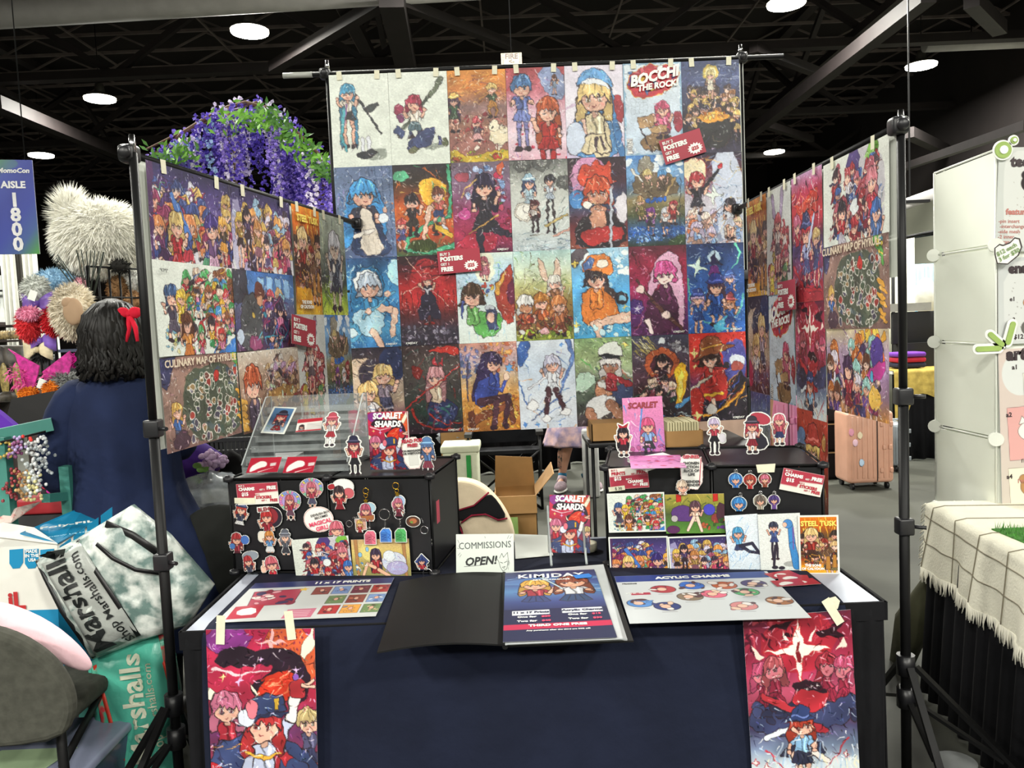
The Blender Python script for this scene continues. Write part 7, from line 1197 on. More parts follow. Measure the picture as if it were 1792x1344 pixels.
# person behind the wall: only lower legs and skirt hem show
TATT = mat('tattooed_skin', 'c99a84', .55, col2='4a5450', scale=22, fac=(.52, .6)); SNK = fabric('grey_pink_canvas', 'a4929a', var=.2, scale=40)
q = onz(985, 818, 0); t, W = person('person mostly hidden behind the centre wall, in a pale pleated skirt and sneakers', (q.x+.08, 7.2, 0), .25, 1.66, pose={-1: [(.085, .02, .84), (.10, .03, .47), (.13, -.14, .11), (.20, .02, .03)], 1: [(.085, 0, .84), (.09, .03, .48), (.10, -.04, .10), (.14, .10, .03)]}, hair=mat('brown_hair', '4a3226', .6))
garment('skirt', [(1.02, 0, 0, .15, .12), (.85, 0, 0, .20, .16), (.6, 0, 0, .27, .22), (.42, 0, 0, .33, .27)], W, mat('floral_pleated_skirt', 'd8b4b0', .8, col2='8a7fa0', scale=14), t, fold=.03); garment('shirt', [(1.38, 0, 0, .07, .06), (1.34, 0, 0, .17, .10), (1.2, 0, 0, .18, .13), (1.0, 0, 0, .16, .13)], W, fabric('grey_shirt', '8a8c90'), t)
for sx, px_, y_ in ((-1, .20, .0), (1, .14, .08)):
    b = MB(); c_ = W(sx*(px_-.02), y_-.02, .045); b.ell(c_, (.055, .125, .05), M=Matrix.Rotation(.25+(-.5 if sx < 0 else 0), 3, 'Z')); b.tube([W(sx*(px_-.05), y_-.09, .06), W(sx*(px_-.07), y_-.11, .12)], [.05, .042], 10); sh = b.build('sneaker', SNK, t); b = MB(); b.ell(c_+Vector((0, 0, -.03)), (.06, .135, .02), M=Matrix.Rotation(.25+(-.5 if sx < 0 else 0), 3, 'Z')); b.build('sole', WHITE, sh)
    b = MB(); b.tube([W(sx*(px_-.07), y_-.115, .11), W(sx*(px_-.075), y_-.125, .145)], .04, 10); b.build('sock', fabric('blue_sock', '2a6a8a'), t)
q = W(-.12, -.05, .32); b = MB(); b.tube([W(-.108, -.02, .44), W(-.118, -.075, .33), W(-.127, -.115, .2)], [.062, .060, .044], 14); b.build('tattoo_patch', TATT, t)
# person in beige behind the right organizer
q = at(1272, 760, 4.6); t, W = person('person mostly hidden behind the centre wall, in a long beige top', (q.x, 4.6, 0), PI, 1.66, hair=mat('brown_hair', '4a3226', .6))
garment('beige_top', [(1.39, 0, 0, .07, .06), (1.35, 0, 0, .18, .11), (1.2, 0, 0, .19, .14), (1.0, 0, 0, .17, .15), (.74, 0, 0, .19, .17)], W, fabric('beige_cotton', 'c8a99a', var=.06), t, fold=.014); garment('trousers', [(.9, 0, 0, .15, .13), (.7, 0, 0, .16, .13), (.4, 0, 0, .15, .12), (.08, 0, 0, .14, .11)], W, fabric('dark_trousers', '1c1a1e'), t)
# ---- left stall with fur costume pieces
Yg = 3.9
t = furthing('fur_costume_head', 'big white fur costume head at the top of the left stall', 'costume head', 178, 415, 4.0, (66, 54), FW, 9500, .06, 3, droop=.5, depth=.19, wd=.004)
b = MB(); c_ = at(122, 372, 4.0); b.ell(c_, (.06, .04, .08)); fur(b, c_, (.05, .04, .08), 1400, .07, 5, -.2, .004); b.build('ear', FW, t); b = MB(); c_ = at(210, 466, 3.85); b.ell(c_, (.04, .05, .03)); fur(b, c_, (.04, .04, .03), 200, .02, 6, 0, .004); b.build('neck_patch', mat('black_fur', '15130f', .9), t)
# grid rack
def gridpanel(x0, x1, y0, y1, Y, label, nx_=5, nz_=6, dy=.0):
    a, c_ = at(x0, y0, Y), at(x1, y1, Y+dy); t = thing('grid_rack', label, 'rack', ((a.x+c_.x)/2, Y, 0), 'black wire grid racks of the left stall'); b = MB(); zb = c_.z
    for i in range(nx_+1): x = a.x+(c_.x-a.x)*i/nx_; y = Y+dy*i/nx_; b.tube([(x, y, zb), (x, y, a.z)], .005 if 0 < i < nx_ else .008, 6)
    for i in range(nz_+1): z = zb+(a.z-zb)*i/nz_; b.tube([(a.x, Y, z), (c_.x, Y+dy, z)], .005, 6)
    b.build('wire_grid', BLACKM, t); b = MB(); [b.tube([(x, y, zb), (x, y, 0.01)], .009, 6) for x, y in ((a.x, Y), (c_.x, Y+dy))]; b.build('rack_post', BLACKM, t); return t
gridpanel(152, 262, 466, 720, 3.7, 'black wire grid rack right behind the person in navy', 5, 5, .25); gridpanel(52, 108, 545, 730, 3.85, 'black wire grid rack carrying the bows and wings', 3, 5)
GF = 'fur costume pieces of the left stall'
for (n_, l_, cat, x, y, Y, r, col, cnt, L) in (
 ('fur_tail', 'light blue fur piece left of the white head', 'fur piece', 92, 492, 3.9, (32, 16), '9fc4dc', 900, .06), ('fur_paw', 'pale grey white fur paw below the light blue fur', 'fur piece', 62, 508, 3.75, (20, 22), 'cfd2cc', 700, .05),
 ('fur_paw', 'cream fur paw with tan pads in the middle of the left stall', 'fur piece', 128, 545, 3.65, (32, 44), 'e2d9c6', 1600, .06), ('fur_piece', 'small orange fur piece behind the wire grid', 'fur piece', 196, 545, 3.9, (12, 12), 'e08a30', 300, .03), ('fur_piece', 'brown fur piece behind the wire grid', 'fur piece', 205, 508, 3.95, (16, 24), '7a5a38', 400, .03), ('fur_piece', 'tan fur piece at the right of the wire grid', 'fur piece', 232, 525, 3.95, (15, 14), 'a8835c', 300, .03), ('fur_piece', 'pale blue fur piece low behind the wire grid', 'fur piece', 183, 565, 3.95, (16, 24), 'a8c8d8', 400, .03),
 ('fur_piece', 'white fur piece behind the wire grid', 'fur piece', 232, 492, 4.0, (14, 16), 'dcdcd8', 400, .04), ('fur_piece', 'pink fluffy piece left of the wire grid', 'fur piece', 140, 510, 3.9, (12, 22), 'e0a8b4', 400, .03), ('fur_piece', 'green round fluffy piece below the blue fur', 'fur piece', 89, 508, 3.95, (9, 16), '3a9a58', 200, .02),
 ('fur_ear', 'left red and pink fur ear of the pair', 'fur piece', 50, 568, 3.7, (16, 26), 'd83840', 800, .05), ('fur_ear', 'right red and pink fur ear of the pair', 'fur piece', 97, 560, 3.7, (19, 24), 'c8202c', 800, .05), ('fur_ear', 'pale pink fluff on top of the left red ear', 'fur piece', 50, 548, 3.66, (17, 9), 'e89ab8', 400, .04),
 ('fur_tail', 'grey and white fur tail above the black board', 'fur piece', 115, 672, 3.6, (26, 16), '9a9c9a', 1200, .06), ('fur_piece', 'left orange fur piece above the black board', 'fur piece', 50, 688, 3.55, (15, 8), 'e08420', 400, .035), ('fur_piece', 'right orange fur piece above the black board', 'fur piece', 88, 680, 3.55, (11, 9), 'e08420', 400, .035),
 ('fur_piece', 'black fluffy tuft between the pink wings', 'fur piece', 72, 618, 3.75, (14, 12), '1c1e1e', 500, .05), ('fur_piece', 'bright magenta fur tip beside the right pink wing', 'fur piece', 136, 630, 3.65, (13, 10), 'd828a8', 400, .035), ('fur_piece', 'black fluffy ear near the person in navy', 'fur piece', 148, 602, 3.6, (11, 16), '0e0e10', 500, .02), ('fur_piece', 'cream fur piece beneath the cream paw', 'fur piece', 150, 590, 3.72, (11, 28), 'd8cfb8', 500, .04)):
    furthing(n_, l_, cat, x, y, Y, r, mat('fur_'+col, col, .9, var=.12), int(cnt*1.6), L*.5, int(x), GF, wd=.004)
b = MB(); b.ell(at(128, 545, 3.54), (.045, .02, .06)); b.ell(at(118, 530, 3.54), (.025, .02, .025)); tag(b.build('paw_pad', mat('tan_pad', 'a08468', .8)), 'tan pad set in the cream fur paw', 'pad')
def wing(P0, sx, label):
    rd = random.Random(3); t = thing('feathered_wing', label, 'wings', P0, 'pink wings'); b = MB(); k = S(1, 3.6)
    pts = [(0, 0), (sx*50, 34), (sx*52, 16), (sx*44, -8), (sx*26, -28), (sx*8, -36), (sx*2, -20)] if sx > 0 else [(0, 0), (-52, 32), (-40, 20), (-34, -4), (-32, -36), (-14, -40), (-4, -16)]
    pl = Plane(P0, (1, 0, 0), (0, 0, 1)); pts = [(x*k, y*k) for x, y in pts]; b.prism(pts if sx < 0 else pts, pl, .008); b.build('membrane', mat('magenta_mesh', 'b82484', .7, var=.35, scale=60), t)
    b = MB(); [fur(b, P0+Vector((sx*.07+rd.uniform(-.04, .04), -.01, rd.uniform(-.09, -.02))), (.03, .01, .03), 26, .03, i, .6, .005) for i in range(5)]; b.build('feather_fringe', mat('pink_feather', 'd85898', .8), t)
wing(at(70, 640, 3.6), -1, 'left bright pink feathered wing hanging at the left stall'); wing(at(76, 650, 3.6), 1, 'right bright pink feathered wing hanging at the left stall')
def bow(px, py, w_, col, label, Y=3.72):
    c_ = at(px, py, Y); k = S(w_/2, Y); t = thing('fabric_bow', label, 'bow', c_, 'fabric bows on the grid rack'); m = mat('satin_'+col, col, .4, var=.15, scale=30)
    for a in (-1, 1): b = MB(); b.loft([[c_+Vector((a*k*u, -.02*math.sin(u*PI), v*k*(.15+.6*u)+.006*math.sin(v*9)*u)) for v in (-1, -.6, -.2, .2, .6, 1)]+[c_+Vector((a*k*u, .02*math.sin(u*PI)+.004, v*k*(.15+.6*u))) for v in (1, .6, .2, -.2, -.6, -1)] for u in (0.05, .35, .7, 1)]); b.build('bow_loop', m, t)
    b = MB(); b.ell(c_, (k*.14, .03, k*.22)); b.build('knot', m, t)
bow(66, 532, 54, '7a5cb0', 'purple satin bow under the pale fur paw'); bow(72, 596, 50, '7c5cb8', 'purple satin bow under the red fur ears'); bow(66, 612, 50, 'd4cba8', 'cream bow above the pink wings'); bow(128, 582, 24, 'b88a48', 'gold patterned bow beside the cream fur')
for x, y in ((57, 517), (73, 672)): b = MB(); c_ = at(x, y, 3.66 if y < 600 else 3.58); b.box(c_, (.035, .002, .045), Matrix.Rotation(.4, 3, 'Y')); tag(b.build('price_tag', PAPER), 'white paper price tag near the purple bow' if y < 600 else 'white paper price tag under the pink wings', 'tag')
# incense-like sticks and branch
b = MB(); rd = random.Random(4)
for i in range(16): a = rd.uniform(-.75, .35); b.tube([at(157, 530, 3.7)+Vector((rd.uniform(-.02, .02), 0, 0)), at(157, 530, 3.7)+Vector((math.sin(a)*.26, rd.uniform(-.05, .05), math.cos(a)*.24))], .0022, 5)
tag(b.build('stick_bundle', mat('dark_green_sticks', '20281f', .7)), 'bundle of thin dark sticks fanning out above the wire grid', 'sticks', kind='stuff')
# shelves of small things and boots at far left
t = thing('shelf_rack', 'far dark rack of small goods at the left edge of the photo', 'rack', (at(14, 560, 7).x, 7, 0)); b = MB(); x0, x1 = at(-20, 560, 7).x, at(42, 560, 7).x
for z in (1.05, 1.18, 1.31, 1.44, 1.57, 1.7): b.bx(x0, x1, 6.9, 7.2, z, z+.015)
b.bx(x0, x0+.02, 6.9, 7.2, 0, 1.75); b.bx(x1, x1+.02, 6.9, 7.2, 0, 1.75); b.build('shelf_frame', mat('dark_brown_wood', '2c201c', .7), t)
b = MB(); rd = random.Random(8)
for z in (1.06, 1.19, 1.32, 1.45, 1.58):
    for i in range(14): b.ell((x0+.02+i*(x1-x0)/14, 6.9, z+.05), (.02, .03, .04), 8, 6)
tag(b.build('small_goods', mat('gold_black_goods', '2c2420', .4, col2='b8a070', scale=30)), 'rows of small dark and gold goods on the far left rack', 'goods', kind='stuff')
for x, l_ in ((4, 'left dark boot with glittery shaft on the left stall'), (26, 'right dark boot with glittery shaft on the left stall')):
    t = thing('boot', l_, 'boot', at(x, 700, 4.2), 'dark boots'); b = MB(); b.tube([at(x, 605, 4.2), at(x+1, 640, 4.2), at(x, 690, 4.2)], [.07, .055, .035], 12); b.ell(at(x, 692, 4.2)+Vector((0, -.05, 0)), (.035, .08, .03)); b.build('shaft', mat('dark_boot_leather', '1e1c1e', .5, col2='4a443c', scale=30), t); b = MB(); b.ell(at(x+4, 665, 4.13), (.022, .012, .09)); b.build('glitter_panel', mat('gold_glitter', '8a7a48', .4, var=.5, scale=90), t)
# table, black board, teal rack, beads
t = thing('stall_table', 'table of the left stall behind the teal rack', 'table', (-2.4, 3.3, 0)); b = MB(); b.bx(-3.4, -1.75, 3.0, 3.9, .70, .735); b.build('tabletop', WHITE, t); b = MB(); [b.tube([(x, y, 0), (x, y, .7)], .02, 8) for x in (-3.3, -1.85) for y in (3.1, 3.8)]; b.build('leg', BLACKM, t)
q = [at(20, 698, 3.3), at(112, 681, 3.3), at(86, 738, 3.05), at(4, 757, 3.05)]; b = MB(); b.hexa([v+Vector((0, .012, -.01)) for v in q], q); tag(b.build('black_board', mat('matte_black_board', '070606', .9, spec=.1)), 'tilted plain black board behind the teal rack', 'board')
b = MB(); q = [(-6, 712), (8, 722), (44, 752), (20, 757), (-6, 762)]; pl = Plane(at(10, 740, 2.9), (1, 0, 0), (0, 0, 1)); b.prism([pl.uv(x, y) for x, y in q][::-1], pl, .03); b.prism([pl.uv(x, y) for x, y in ((-6, 770), (4, 780), (9, 800), (-6, 812))][::-1], pl, .03); tag(b.build('purple_fabric', fabric('purple_felt', '5c2fa0')), 'purple felt corner poking in at the left edge', 'fabric')
TEAL = mat('teal_painted_wood', '3a7a70', .6, var=.12, scale=6); Yt = 2.75
t = thing('teal_display_rack', 'teal wooden rack hung with beads at the left edge', 'rack', (at(60, 800, Yt).x, Yt, 0)); b = MB(); a, c_ = at(-30, 768, Yt), at(92, 742, Yt+.1); b.bar(a, c_, .03, .045); b.build('top_rail', TEAL, t)
for x, y0, y1, dy in ((4, 765, 900, 0), (116, 815, 900, .12)): b = MB(); p = at(x, y0, Yt+dy); b.bx(p.x-.018, p.x+.018, Yt+dy-.02, Yt+dy+.02, 0, p.z); b.build('post', TEAL, t)
b = MB(); b.bar(at(80, 872, Yt), at(118, 868, Yt+.12), .03, .03); b.build('lower_rail', TEAL, t); b = MB(); b.tube([at(0, 774, Yt-.03), at(80, 755, Yt+.05)], .004, 6); b.build('hook_bar', BLACKM, t)
rd = random.Random(12)
for i, (x, y0, y1, col, l_) in enumerate(((10, 775, 805, 'b8a050', 'yellow and brown bead string, leftmost on the teal rack'), (22, 772, 806, '8a4a78', 'purple bead string on the teal rack'), (34, 768, 800, 'a08ab8', 'lilac bead string on the teal rack'), (46, 766, 776, 'd03028', 'short red bead tassel on the teal rack'), (54, 775, 870, 'c0c6c8', 'long silver bead garland in the middle of the teal rack'), (66, 768, 865, 'dcdcdc', 'white and silver bead garland on the teal rack'), (78, 765, 830, '9aa0a4', 'grey bead garland next to the person in navy'), (58, 830, 880, 'd8cc90', 'pale gold bead garland below the silver one'), (20, 820, 880, '8a3038', 'dark red bead garland at lower left'), (36, 825, 880, 'b08858', 'amber bead garland at lower left'))):
    b = MB(); a, c_ = at(x, y0, Yt-.03), at(x, y1, Yt-.03); n = int((a-c_).length/.011)
    for j in range(n):
        for _ in range(3): p = a.lerp(c_, j/n)+Vector((rd.gauss(0, .014), rd.gauss(0, .012), rd.gauss(0, .004))); b.ell(p, (.0065, .0065, .0065), 6, 4)
    tag(b.build('bead_garland', mat('beads_'+col, col, .25, var=.5, scale=60, spec=.8)), l_, 'beads', 'bead garlands on the teal rack')
for i, (x, y, col) in enumerate(((84, 850, 'e03050'), (92, 858, 'd030a0'), (100, 850, '3a38a0'), (98, 840, 'a8d838'), (110, 842, 'e8e4d8'), (82, 862, '1c1c20'), (120, 836, 'd04058'), (104, 862, 'e04878'), (76, 846, 'e8a0b0'))):
    b = MB(); c_ = at(x, y, 3.05); b.ell(c_, (.022, .02, .016), noise=.15, seed=i); tag(b.build('pompom', mat('pompom_'+col, col, .8)), {'e03050': 'red', 'd030a0': 'magenta', '3a38a0': 'blue', 'a8d838': 'lime green', 'e8e4d8': 'cream', '1c1c20': 'black', 'd04058': 'rose', 'e04878': 'hot pink', 'e8a0b0': 'pale pink'}[col]+' pompom in the pile beside the teal post', 'pompom', 'pompoms piled by the teal rack')
b = MB(); c_ = at(105, 872, 3.0); b.rbox(c_+Vector((0, .1, -.03)), (.34, .2, .06), .01); tag(b.build('goods_tray', mat('red_plastic', 'a02830', .4)), 'red tray under the pompom pile', 'tray')
t = thing('low_shelf', 'low dark shelf carrying the red tray behind the teal rack', 'shelf', (c_.x, 3.1, 0)); b = MB(); b.bx(c_.x-.5, c_.x+.2, 3.0, 3.3, 0, c_.z-.062); b.build('shelf_body', mat('dark_crate', '2a2a2c', .6), t)
# ---- bottom left: chair, box, bags, bin
GREYF = fabric('charcoal_chair_fabric', '46463f', var=.15, scale=40)
t = thing('stacking_chair', 'grey padded stacking chair seen from behind, cut by the left edge', 'chair', (at(20, 1200, 2.05).x, 2.2, 0)); cx = t.location.x-.16
o = MB().rbox((cx, 2.03, .70), (.46, .045, .30), .02, Matrix.Rotation(-.08, 3, 'X'), 5); bm_ = o.build('backrest', GREYF, t)
b = MB(); q = [(-.33, .52), (.16, .52), (.21, .60), (.21, .68), (.17, .76), (.08, .83), (-.05, .86), (-.33, .86)]; pl = Plane((at(20, 1200, 2.0).x, 2.0, 0), (1, 0, 0), (0, -.1, 1)); 
bm_.data.clear_geometry(); b.prism(chk(q), pl, .04); 
tmp = b.build('backrest', GREYF, t); bm_.data = tmp.data; bpy.data.objects.remove(tmp); bv = bm_.modifiers.new('b', 'BEVEL'); bv.width = .018; bv.segments = 3
b = MB(); b.rbox((cx, 2.30, .46), (.46, .44, .05), .02); b.build('seat', GREYF, t)
for x, x2 in ((cx-.24, cx-.2), (at(110, 1250, 2.02).x, cx+.18)): b = MB(); b.tube([(x, 2.0, .66), (x+.01, 1.99, .4), (x+.02, 1.96, 0.01)], .013, 8); b.build('rear_leg', BLACKM, t); b = MB(); b.tube([(x, 2.0, .42), (x2, 2.46, .42), (x2, 2.5, 0.01)], .011, 8); b.build('front_leg', BLACKM, t)
b = MB(); p = at(80, 1188, 1.97); b.rbox(p, (.07, .012, .055), .006); pb = b.build('bracket', BLACK, t); b = MB(); [b.ell(at(x, y, 1.96), (.006, .004, .006)) for x, y in ((72, 1170), (80, 1197))]; b.build('screw', CHROME, pb)
# box
WB = mat('white_printed_cardboard', 'dcdad2', .6, var=.03); BLB = mat('blue_printed_cardboard', '1583b0', .5, var=.04)
t = thing('filling_box', 'big white and blue POLY-FIL cardboard box on the grey chair', 'box', (at(60, 1200, 2.42).x, 2.5, .485))
a = at(100, 955, 2.5); x1 = a.x; zt = at(60, 955, 2.5).z; zb = .487; Lb = .52
Fb = Plane((x1, 2.5, 0), (1, 0, 0), (0, 0, 1)); ang = .98; us = Vector((math.cos(ang), math.sin(ang), 0)); Sb = Plane((x1, 2.5, 0), us, (0, 0, 1)); un = Vector((-us.y, us.x, 0))
c0 = Vector((x1-Lb, 2.5, 0)); c1 = Vector((x1, 2.5, 0)); c2 = c1+us*.3; c3 = c0+us*.3
b = MB(); b.hexa([v+Vector((0, 0, zb)) for v in (c0, c1, c2, c3)], [v+Vector((0, 0, zt)) for v in (c0, c1, c2, c3)]); b.build('box_body', WB, t)
def pr(plane, pts, m, nm, off=.001): b = MB(); b.prism([plane.uv(x, y) for x, y in pts][::-1], plane, .0008, off); return b.build(nm, m, t)
pr(Fb, ((-20, 1070), (103, 1066), (108, 1204), (-20, 1222)), BLB, 'blue_band'); pr(Sb, ((101, 1066), (165, 1010), (210, 1140), (108, 1203)), BLB, 'blue_band')
for i in range(3): x = 17+i*27; pr(Fb, ((x, 962), (x+24, 960), (x+24, 984), (x+18, 994), (x+6, 995), (x, 986)), BLB, 'blue_stripe')
for i in range(4): x = 104+i*24; y = 956-i*18; pr(Sb, ((x, y), (x+20, y-15), (x+20, y+12), (x+14, y+22), (x+4, y+28), (x, y+24)), BLB, 'blue_stripe')
zf = zt+.03; b = MB(); q = [onz(35, 935, zt+.02), onz(102, 952, zt+.004), onz(210, 888, zt+.004), onz(150, 886, zt+.04)]; b.hexa(q, [v+Vector((0, 0, .004)) for v in q]); fl = b.build('top_flap', BLB, t)
b = MB(); q = [onz(-20, 938, zt+.004), onz(101, 953, zt+.003), onz(60, 925, zt+.03), onz(-20, 912, zt+.03)]; b.hexa(q, [v+Vector((0, 0, .004)) for v in q]); b.build('front_flap', WB, t)
b = MB(); q = [onz(-20, 918, zt+.03), onz(20, 915, zt+.03), onz(70, 880, zt+.07), onz(30, 890, zt+.07)]; b.hexa(q, [v+Vector((0, 0, .004)) for v in q]); b.build('side_flap', mat('red_pattern_tape_paper', 'd8c4bc', .6, col2='c05048', scale=30, fac=(.5, .62)), t)
REDL = mat('red_box_print', 'b82c30', .5); tp = Vector(t.location)
text(t, 'iL', .075, tuple(Vector(Fb.pt(*Fb.uv(30, 1052), .004))-tp), REDL, bold=.08); text(t, 'MADE\nIN THE\nUSA', .014, tuple(Vector(Fb.pt(*Fb.uv(57, 972), .004))-tp), WHT, bold=.06); text(t, '..withJoy', .026, tuple(Vector(Fb.pt(*Fb.uv(76, 1212), .004))-tp), WHT, bold=.04)
Mx = Matrix.Translation(onz(118, 918, zt+.032)-tp) @ Matrix(((.86, -.5, 0, 0), (.5, .86, 0, 0), (0, 0, 1, 0), (0, 0, 0, 1)))
text(t, 'Poly-FIL', .05, (0, 0, 0), WHT, bold=.05, M=Mx); Mx2 = Matrix.Translation(onz(140, 932, zt+.028)-tp) @ Matrix(((.86, -.5, 0, 0), (.5, .86, 0, 0), (0, 0, 1, 0), (0, 0, 0, 1))); text(t, 'SHOW US HOW YOU', .02, (0, 0, 0), mat('pale_blue_print', '9cd0e4', .5), bold=0, M=Mx2)
# bags
from mathutils.bvhtree import BVHTree
def bag(name, label, pts, Y0, bulge, m, seamcol, inset=6, yaw=0, seed=0):
    pl = Plane(at(*pts[0], Y0), (math.cos(yaw), math.sin(yaw), 0), (0, 0, 1)); uv = [pl.uv(*p) for p in pts]; n = 40; per = []
    for i in range(len(uv)):
        a, c_ = uv[i], uv[(i+1) % len(uv)]; m_ = max(2, n//len(uv)); per += [(a[0]+(c_[0]-a[0])*k/m_, a[1]+(c_[1]-a[1])*k/m_) for k in range(m_)]
    cx_, cy_ = sum(p[0] for p in per)/len(per), sum(p[1] for p in per)/len(per); rd = random.Random(seed); ph = [rd.uniform(0, 6) for _ in range(4)]; R_ = []
    def wr(u, v): return .006*math.sin(u*40+ph[0]+v*18)+.005*math.sin(v*55+ph[1]-u*25)+.003*math.sin((u+v)*90+ph[2])
    for s_, d in ((1, -.0), (1, .02), (.93, bulge*.55), (.78, bulge*.82), (.55, bulge*.96), (.3, bulge), (.05, bulge)):
        R_.append([pl.pt(cx_+(u-cx_)*s_, cy_+(v-cy_)*s_, d+(wr(u*s_, v*s_) if s_ < 1 else 0)) for u, v in per])
    back = [[pl.pt(cx_+(u-cx_)*s_, cy_+(v-cy_)*s_, -d*.35) for u, v in per] for s_, d in ((.05, bulge), (.6, bulge*.9), (.93, bulge*.5))]
    t = thing(name, label, 'bag', (at(*pts[0], Y0).x, Y0, 0)); b = MB(); b.loft(back+R_); bo = b.build('bag_body', m, t); bv_ = BVHTree.FromPolygons([Vector(v) for v in b.v], b.f)
    def H(x, y, off=.006):
        d = Vector(ray(x, y)).normalized(); h = bv_.ray_cast(Vector(CAM), d)[0]; h = h or pl.hit(x, y); return h+Vector((0, -off, 0))
    H.bv = bv_
    return t, pl, H, per
def wavemat():
    m = mat('grey_sea_foam_print', '5f7772', .35, col2='d4dad4', scale=15, bump=.35, bscale=30, fac=(.42, .6)); return m
t, pl, H_, per = bag('shopping_bag', 'grey Marshalls shopping bag with a sea foam print, lying tilted', [(68, 978), (140, 940), (235, 882), (300, 935), (376, 1022), (335, 1090), (250, 1118), (168, 1150), (120, 1075)], 2.44, .09, wavemat(), None)
GR = mat('grey_bag_laminate', '9ea39e', .35, var=.06, bump=.35, bscale=30)
def strip(H, pts, w_, m, nm, t, off=.005, wd=(0, -1, 0)):
    P = [H(x, y, off) for x, y in pts]; b = MB(); fs = []; vs_ = []
    for i, p in enumerate(P):
        d = (P[min(i+1, len(P)-1)]-P[max(i-1, 0)]).normalized(); n_ = d.cross(Vector(wd)).normalized()*w_/2; vs_ += [p-n_, p+n_]
    for i in range(len(P)-1): fs.append((2*i, 2*i+1, 2*i+3, 2*i+2))
    b.add(vs_, fs, True); o = b.build(nm, m, t); so = o.modifiers.new('t', 'SOLIDIFY'); so.thickness = .002; return o
def patchgrid(H, A, B_, C_, D_, m, nm, t, off=.003, n=14):
    b = MB(); vs_ = []
    for i in range(n+1):
        for k in range(n+1): u, v = i/n, k/n; x = (A[0]*(1-u)+B_[0]*u)*(1-v)+(D_[0]*(1-u)+C_[0]*u)*v; y = (A[1]*(1-u)+B_[1]*u)*(1-v)+(D_[1]*(1-u)+C_[1]*u)*v; vs_.append(H(x, y, off))
    b.add(vs_, [(i*(n+1)+k, i*(n+1)+k+1, (i+1)*(n+1)+k+1, (i+1)*(n+1)+k) for i in range(n) for k in range(n)], True); o = b.build(nm, m, t); so = o.modifiers.new('t', 'SOLIDIFY'); so.thickness = .002; return o
def ptext(t, s_, size, H, P0, P1, m, off=.03, bold=.06, mirror=0, shear=0):
    a, c_ = H(*P0, off), H(*P1, off); u = (c_-a).normalized(); v = Vector((0, -1, 0)).cross(u).normalized()*(1); n_ = u.cross(v).normalized()
    if n_.y > 0: v = -v; n_ = -n_
    o_ = (a+c_)/2-Vector(t.location); M = Matrix(((u.x, v.x, n_.x, o_.x), (u.y, v.y, n_.y, o_.y), (u.z, v.z, n_.z, o_.z), (0, 0, 0, 1))); o = text(t, s_, size, (0, 0, 0), m, bold=bold, M=M, shear=shear); tl = Vector(t.location)
    for v_ in o.data.vertices:
        p = v_.co+tl; h = H.bv.ray_cast(Vector((p.x, p.y-1, p.z)), Vector((0, 1, 0)))[0]
        if h: v_.co.y = h.y-.006-tl.y
    return o
patchgrid(H_, (68, 978), (138, 945), (245, 1112), (168, 1148), GR, 'grey_side_panel', t); strip(H_, [(66, 980), (80, 1010), (110, 1070), (166, 1150)], .012, BLACK, 'edge_binding', t, .006); strip(H_, [(137, 945), (170, 1000), (210, 1060), (244, 1112)], .014, BLACK, 'edge_binding', t, .006)
strip(H_, [(188, 915), (235, 935), (288, 972)], .022, BLACK, 'handle', t, .012); strip(H_, [(172, 950), (200, 975), (240, 995), (290, 1002)], .012, BLACK, 'handle', t, .012)
DKL = mat('dark_bag_lettering', '1c2020', .5)
ptext(t, 'Marshalls', .094, H_, (172, 1112), (103, 992), DKL, .038, .05, shear=.1); ptext(t, 'Shop Marshalls.com', .040, H_, (205, 1096), (142, 1000), DKL, .04, .02)
TEALB = mat('mint_green_bag_laminate', '4fae98', .35, var=.06, bump=.35, bscale=26)
t, pl, H_, per = bag('shopping_bag', 'mint green Marshalls shopping bag with red seams standing on the floor', [(158, 1158), (210, 1128), (300, 1100), (318, 1200), (322, 1380), (322, 1500), (200, 1500), (190, 1344), (175, 1250)], 2.46, .075, TEALB, None)
RS_ = mat('red_bag_seam', 'c8341f', .5); FL = mat('festive_print_side', '3f9a80', .4, col2='b83038', scale=22, fac=(.46, .56))
patchgrid(H_, (158, 1158), (168, 1164), (215, 1340), (192, 1340), FL, 'printed_side', t, .003); strip(H_, [(167, 1163), (185, 1225), (200, 1280), (217, 1330)], .012, RS_, 'red_seam', t, .006); patchgrid(H_, (276, 1104), (302, 1101), (312, 1230), (302, 1228), FL, 'printed_side', t, .003); strip(H_, [(275, 1106), (288, 1160), (306, 1230)], .008, RS_, 'red_seam', t, .006)
CRT = mat('cream_bag_lettering', 'd8dcc4', .5)
ptext(t, 'Marshalls', .092, H_, (253, 1318), (231, 1165), CRT, .02, .05); ptext(t, 'Shop Marshalls.com', .038, H_, (282, 1310), (260, 1175), CRT, .02, .02)
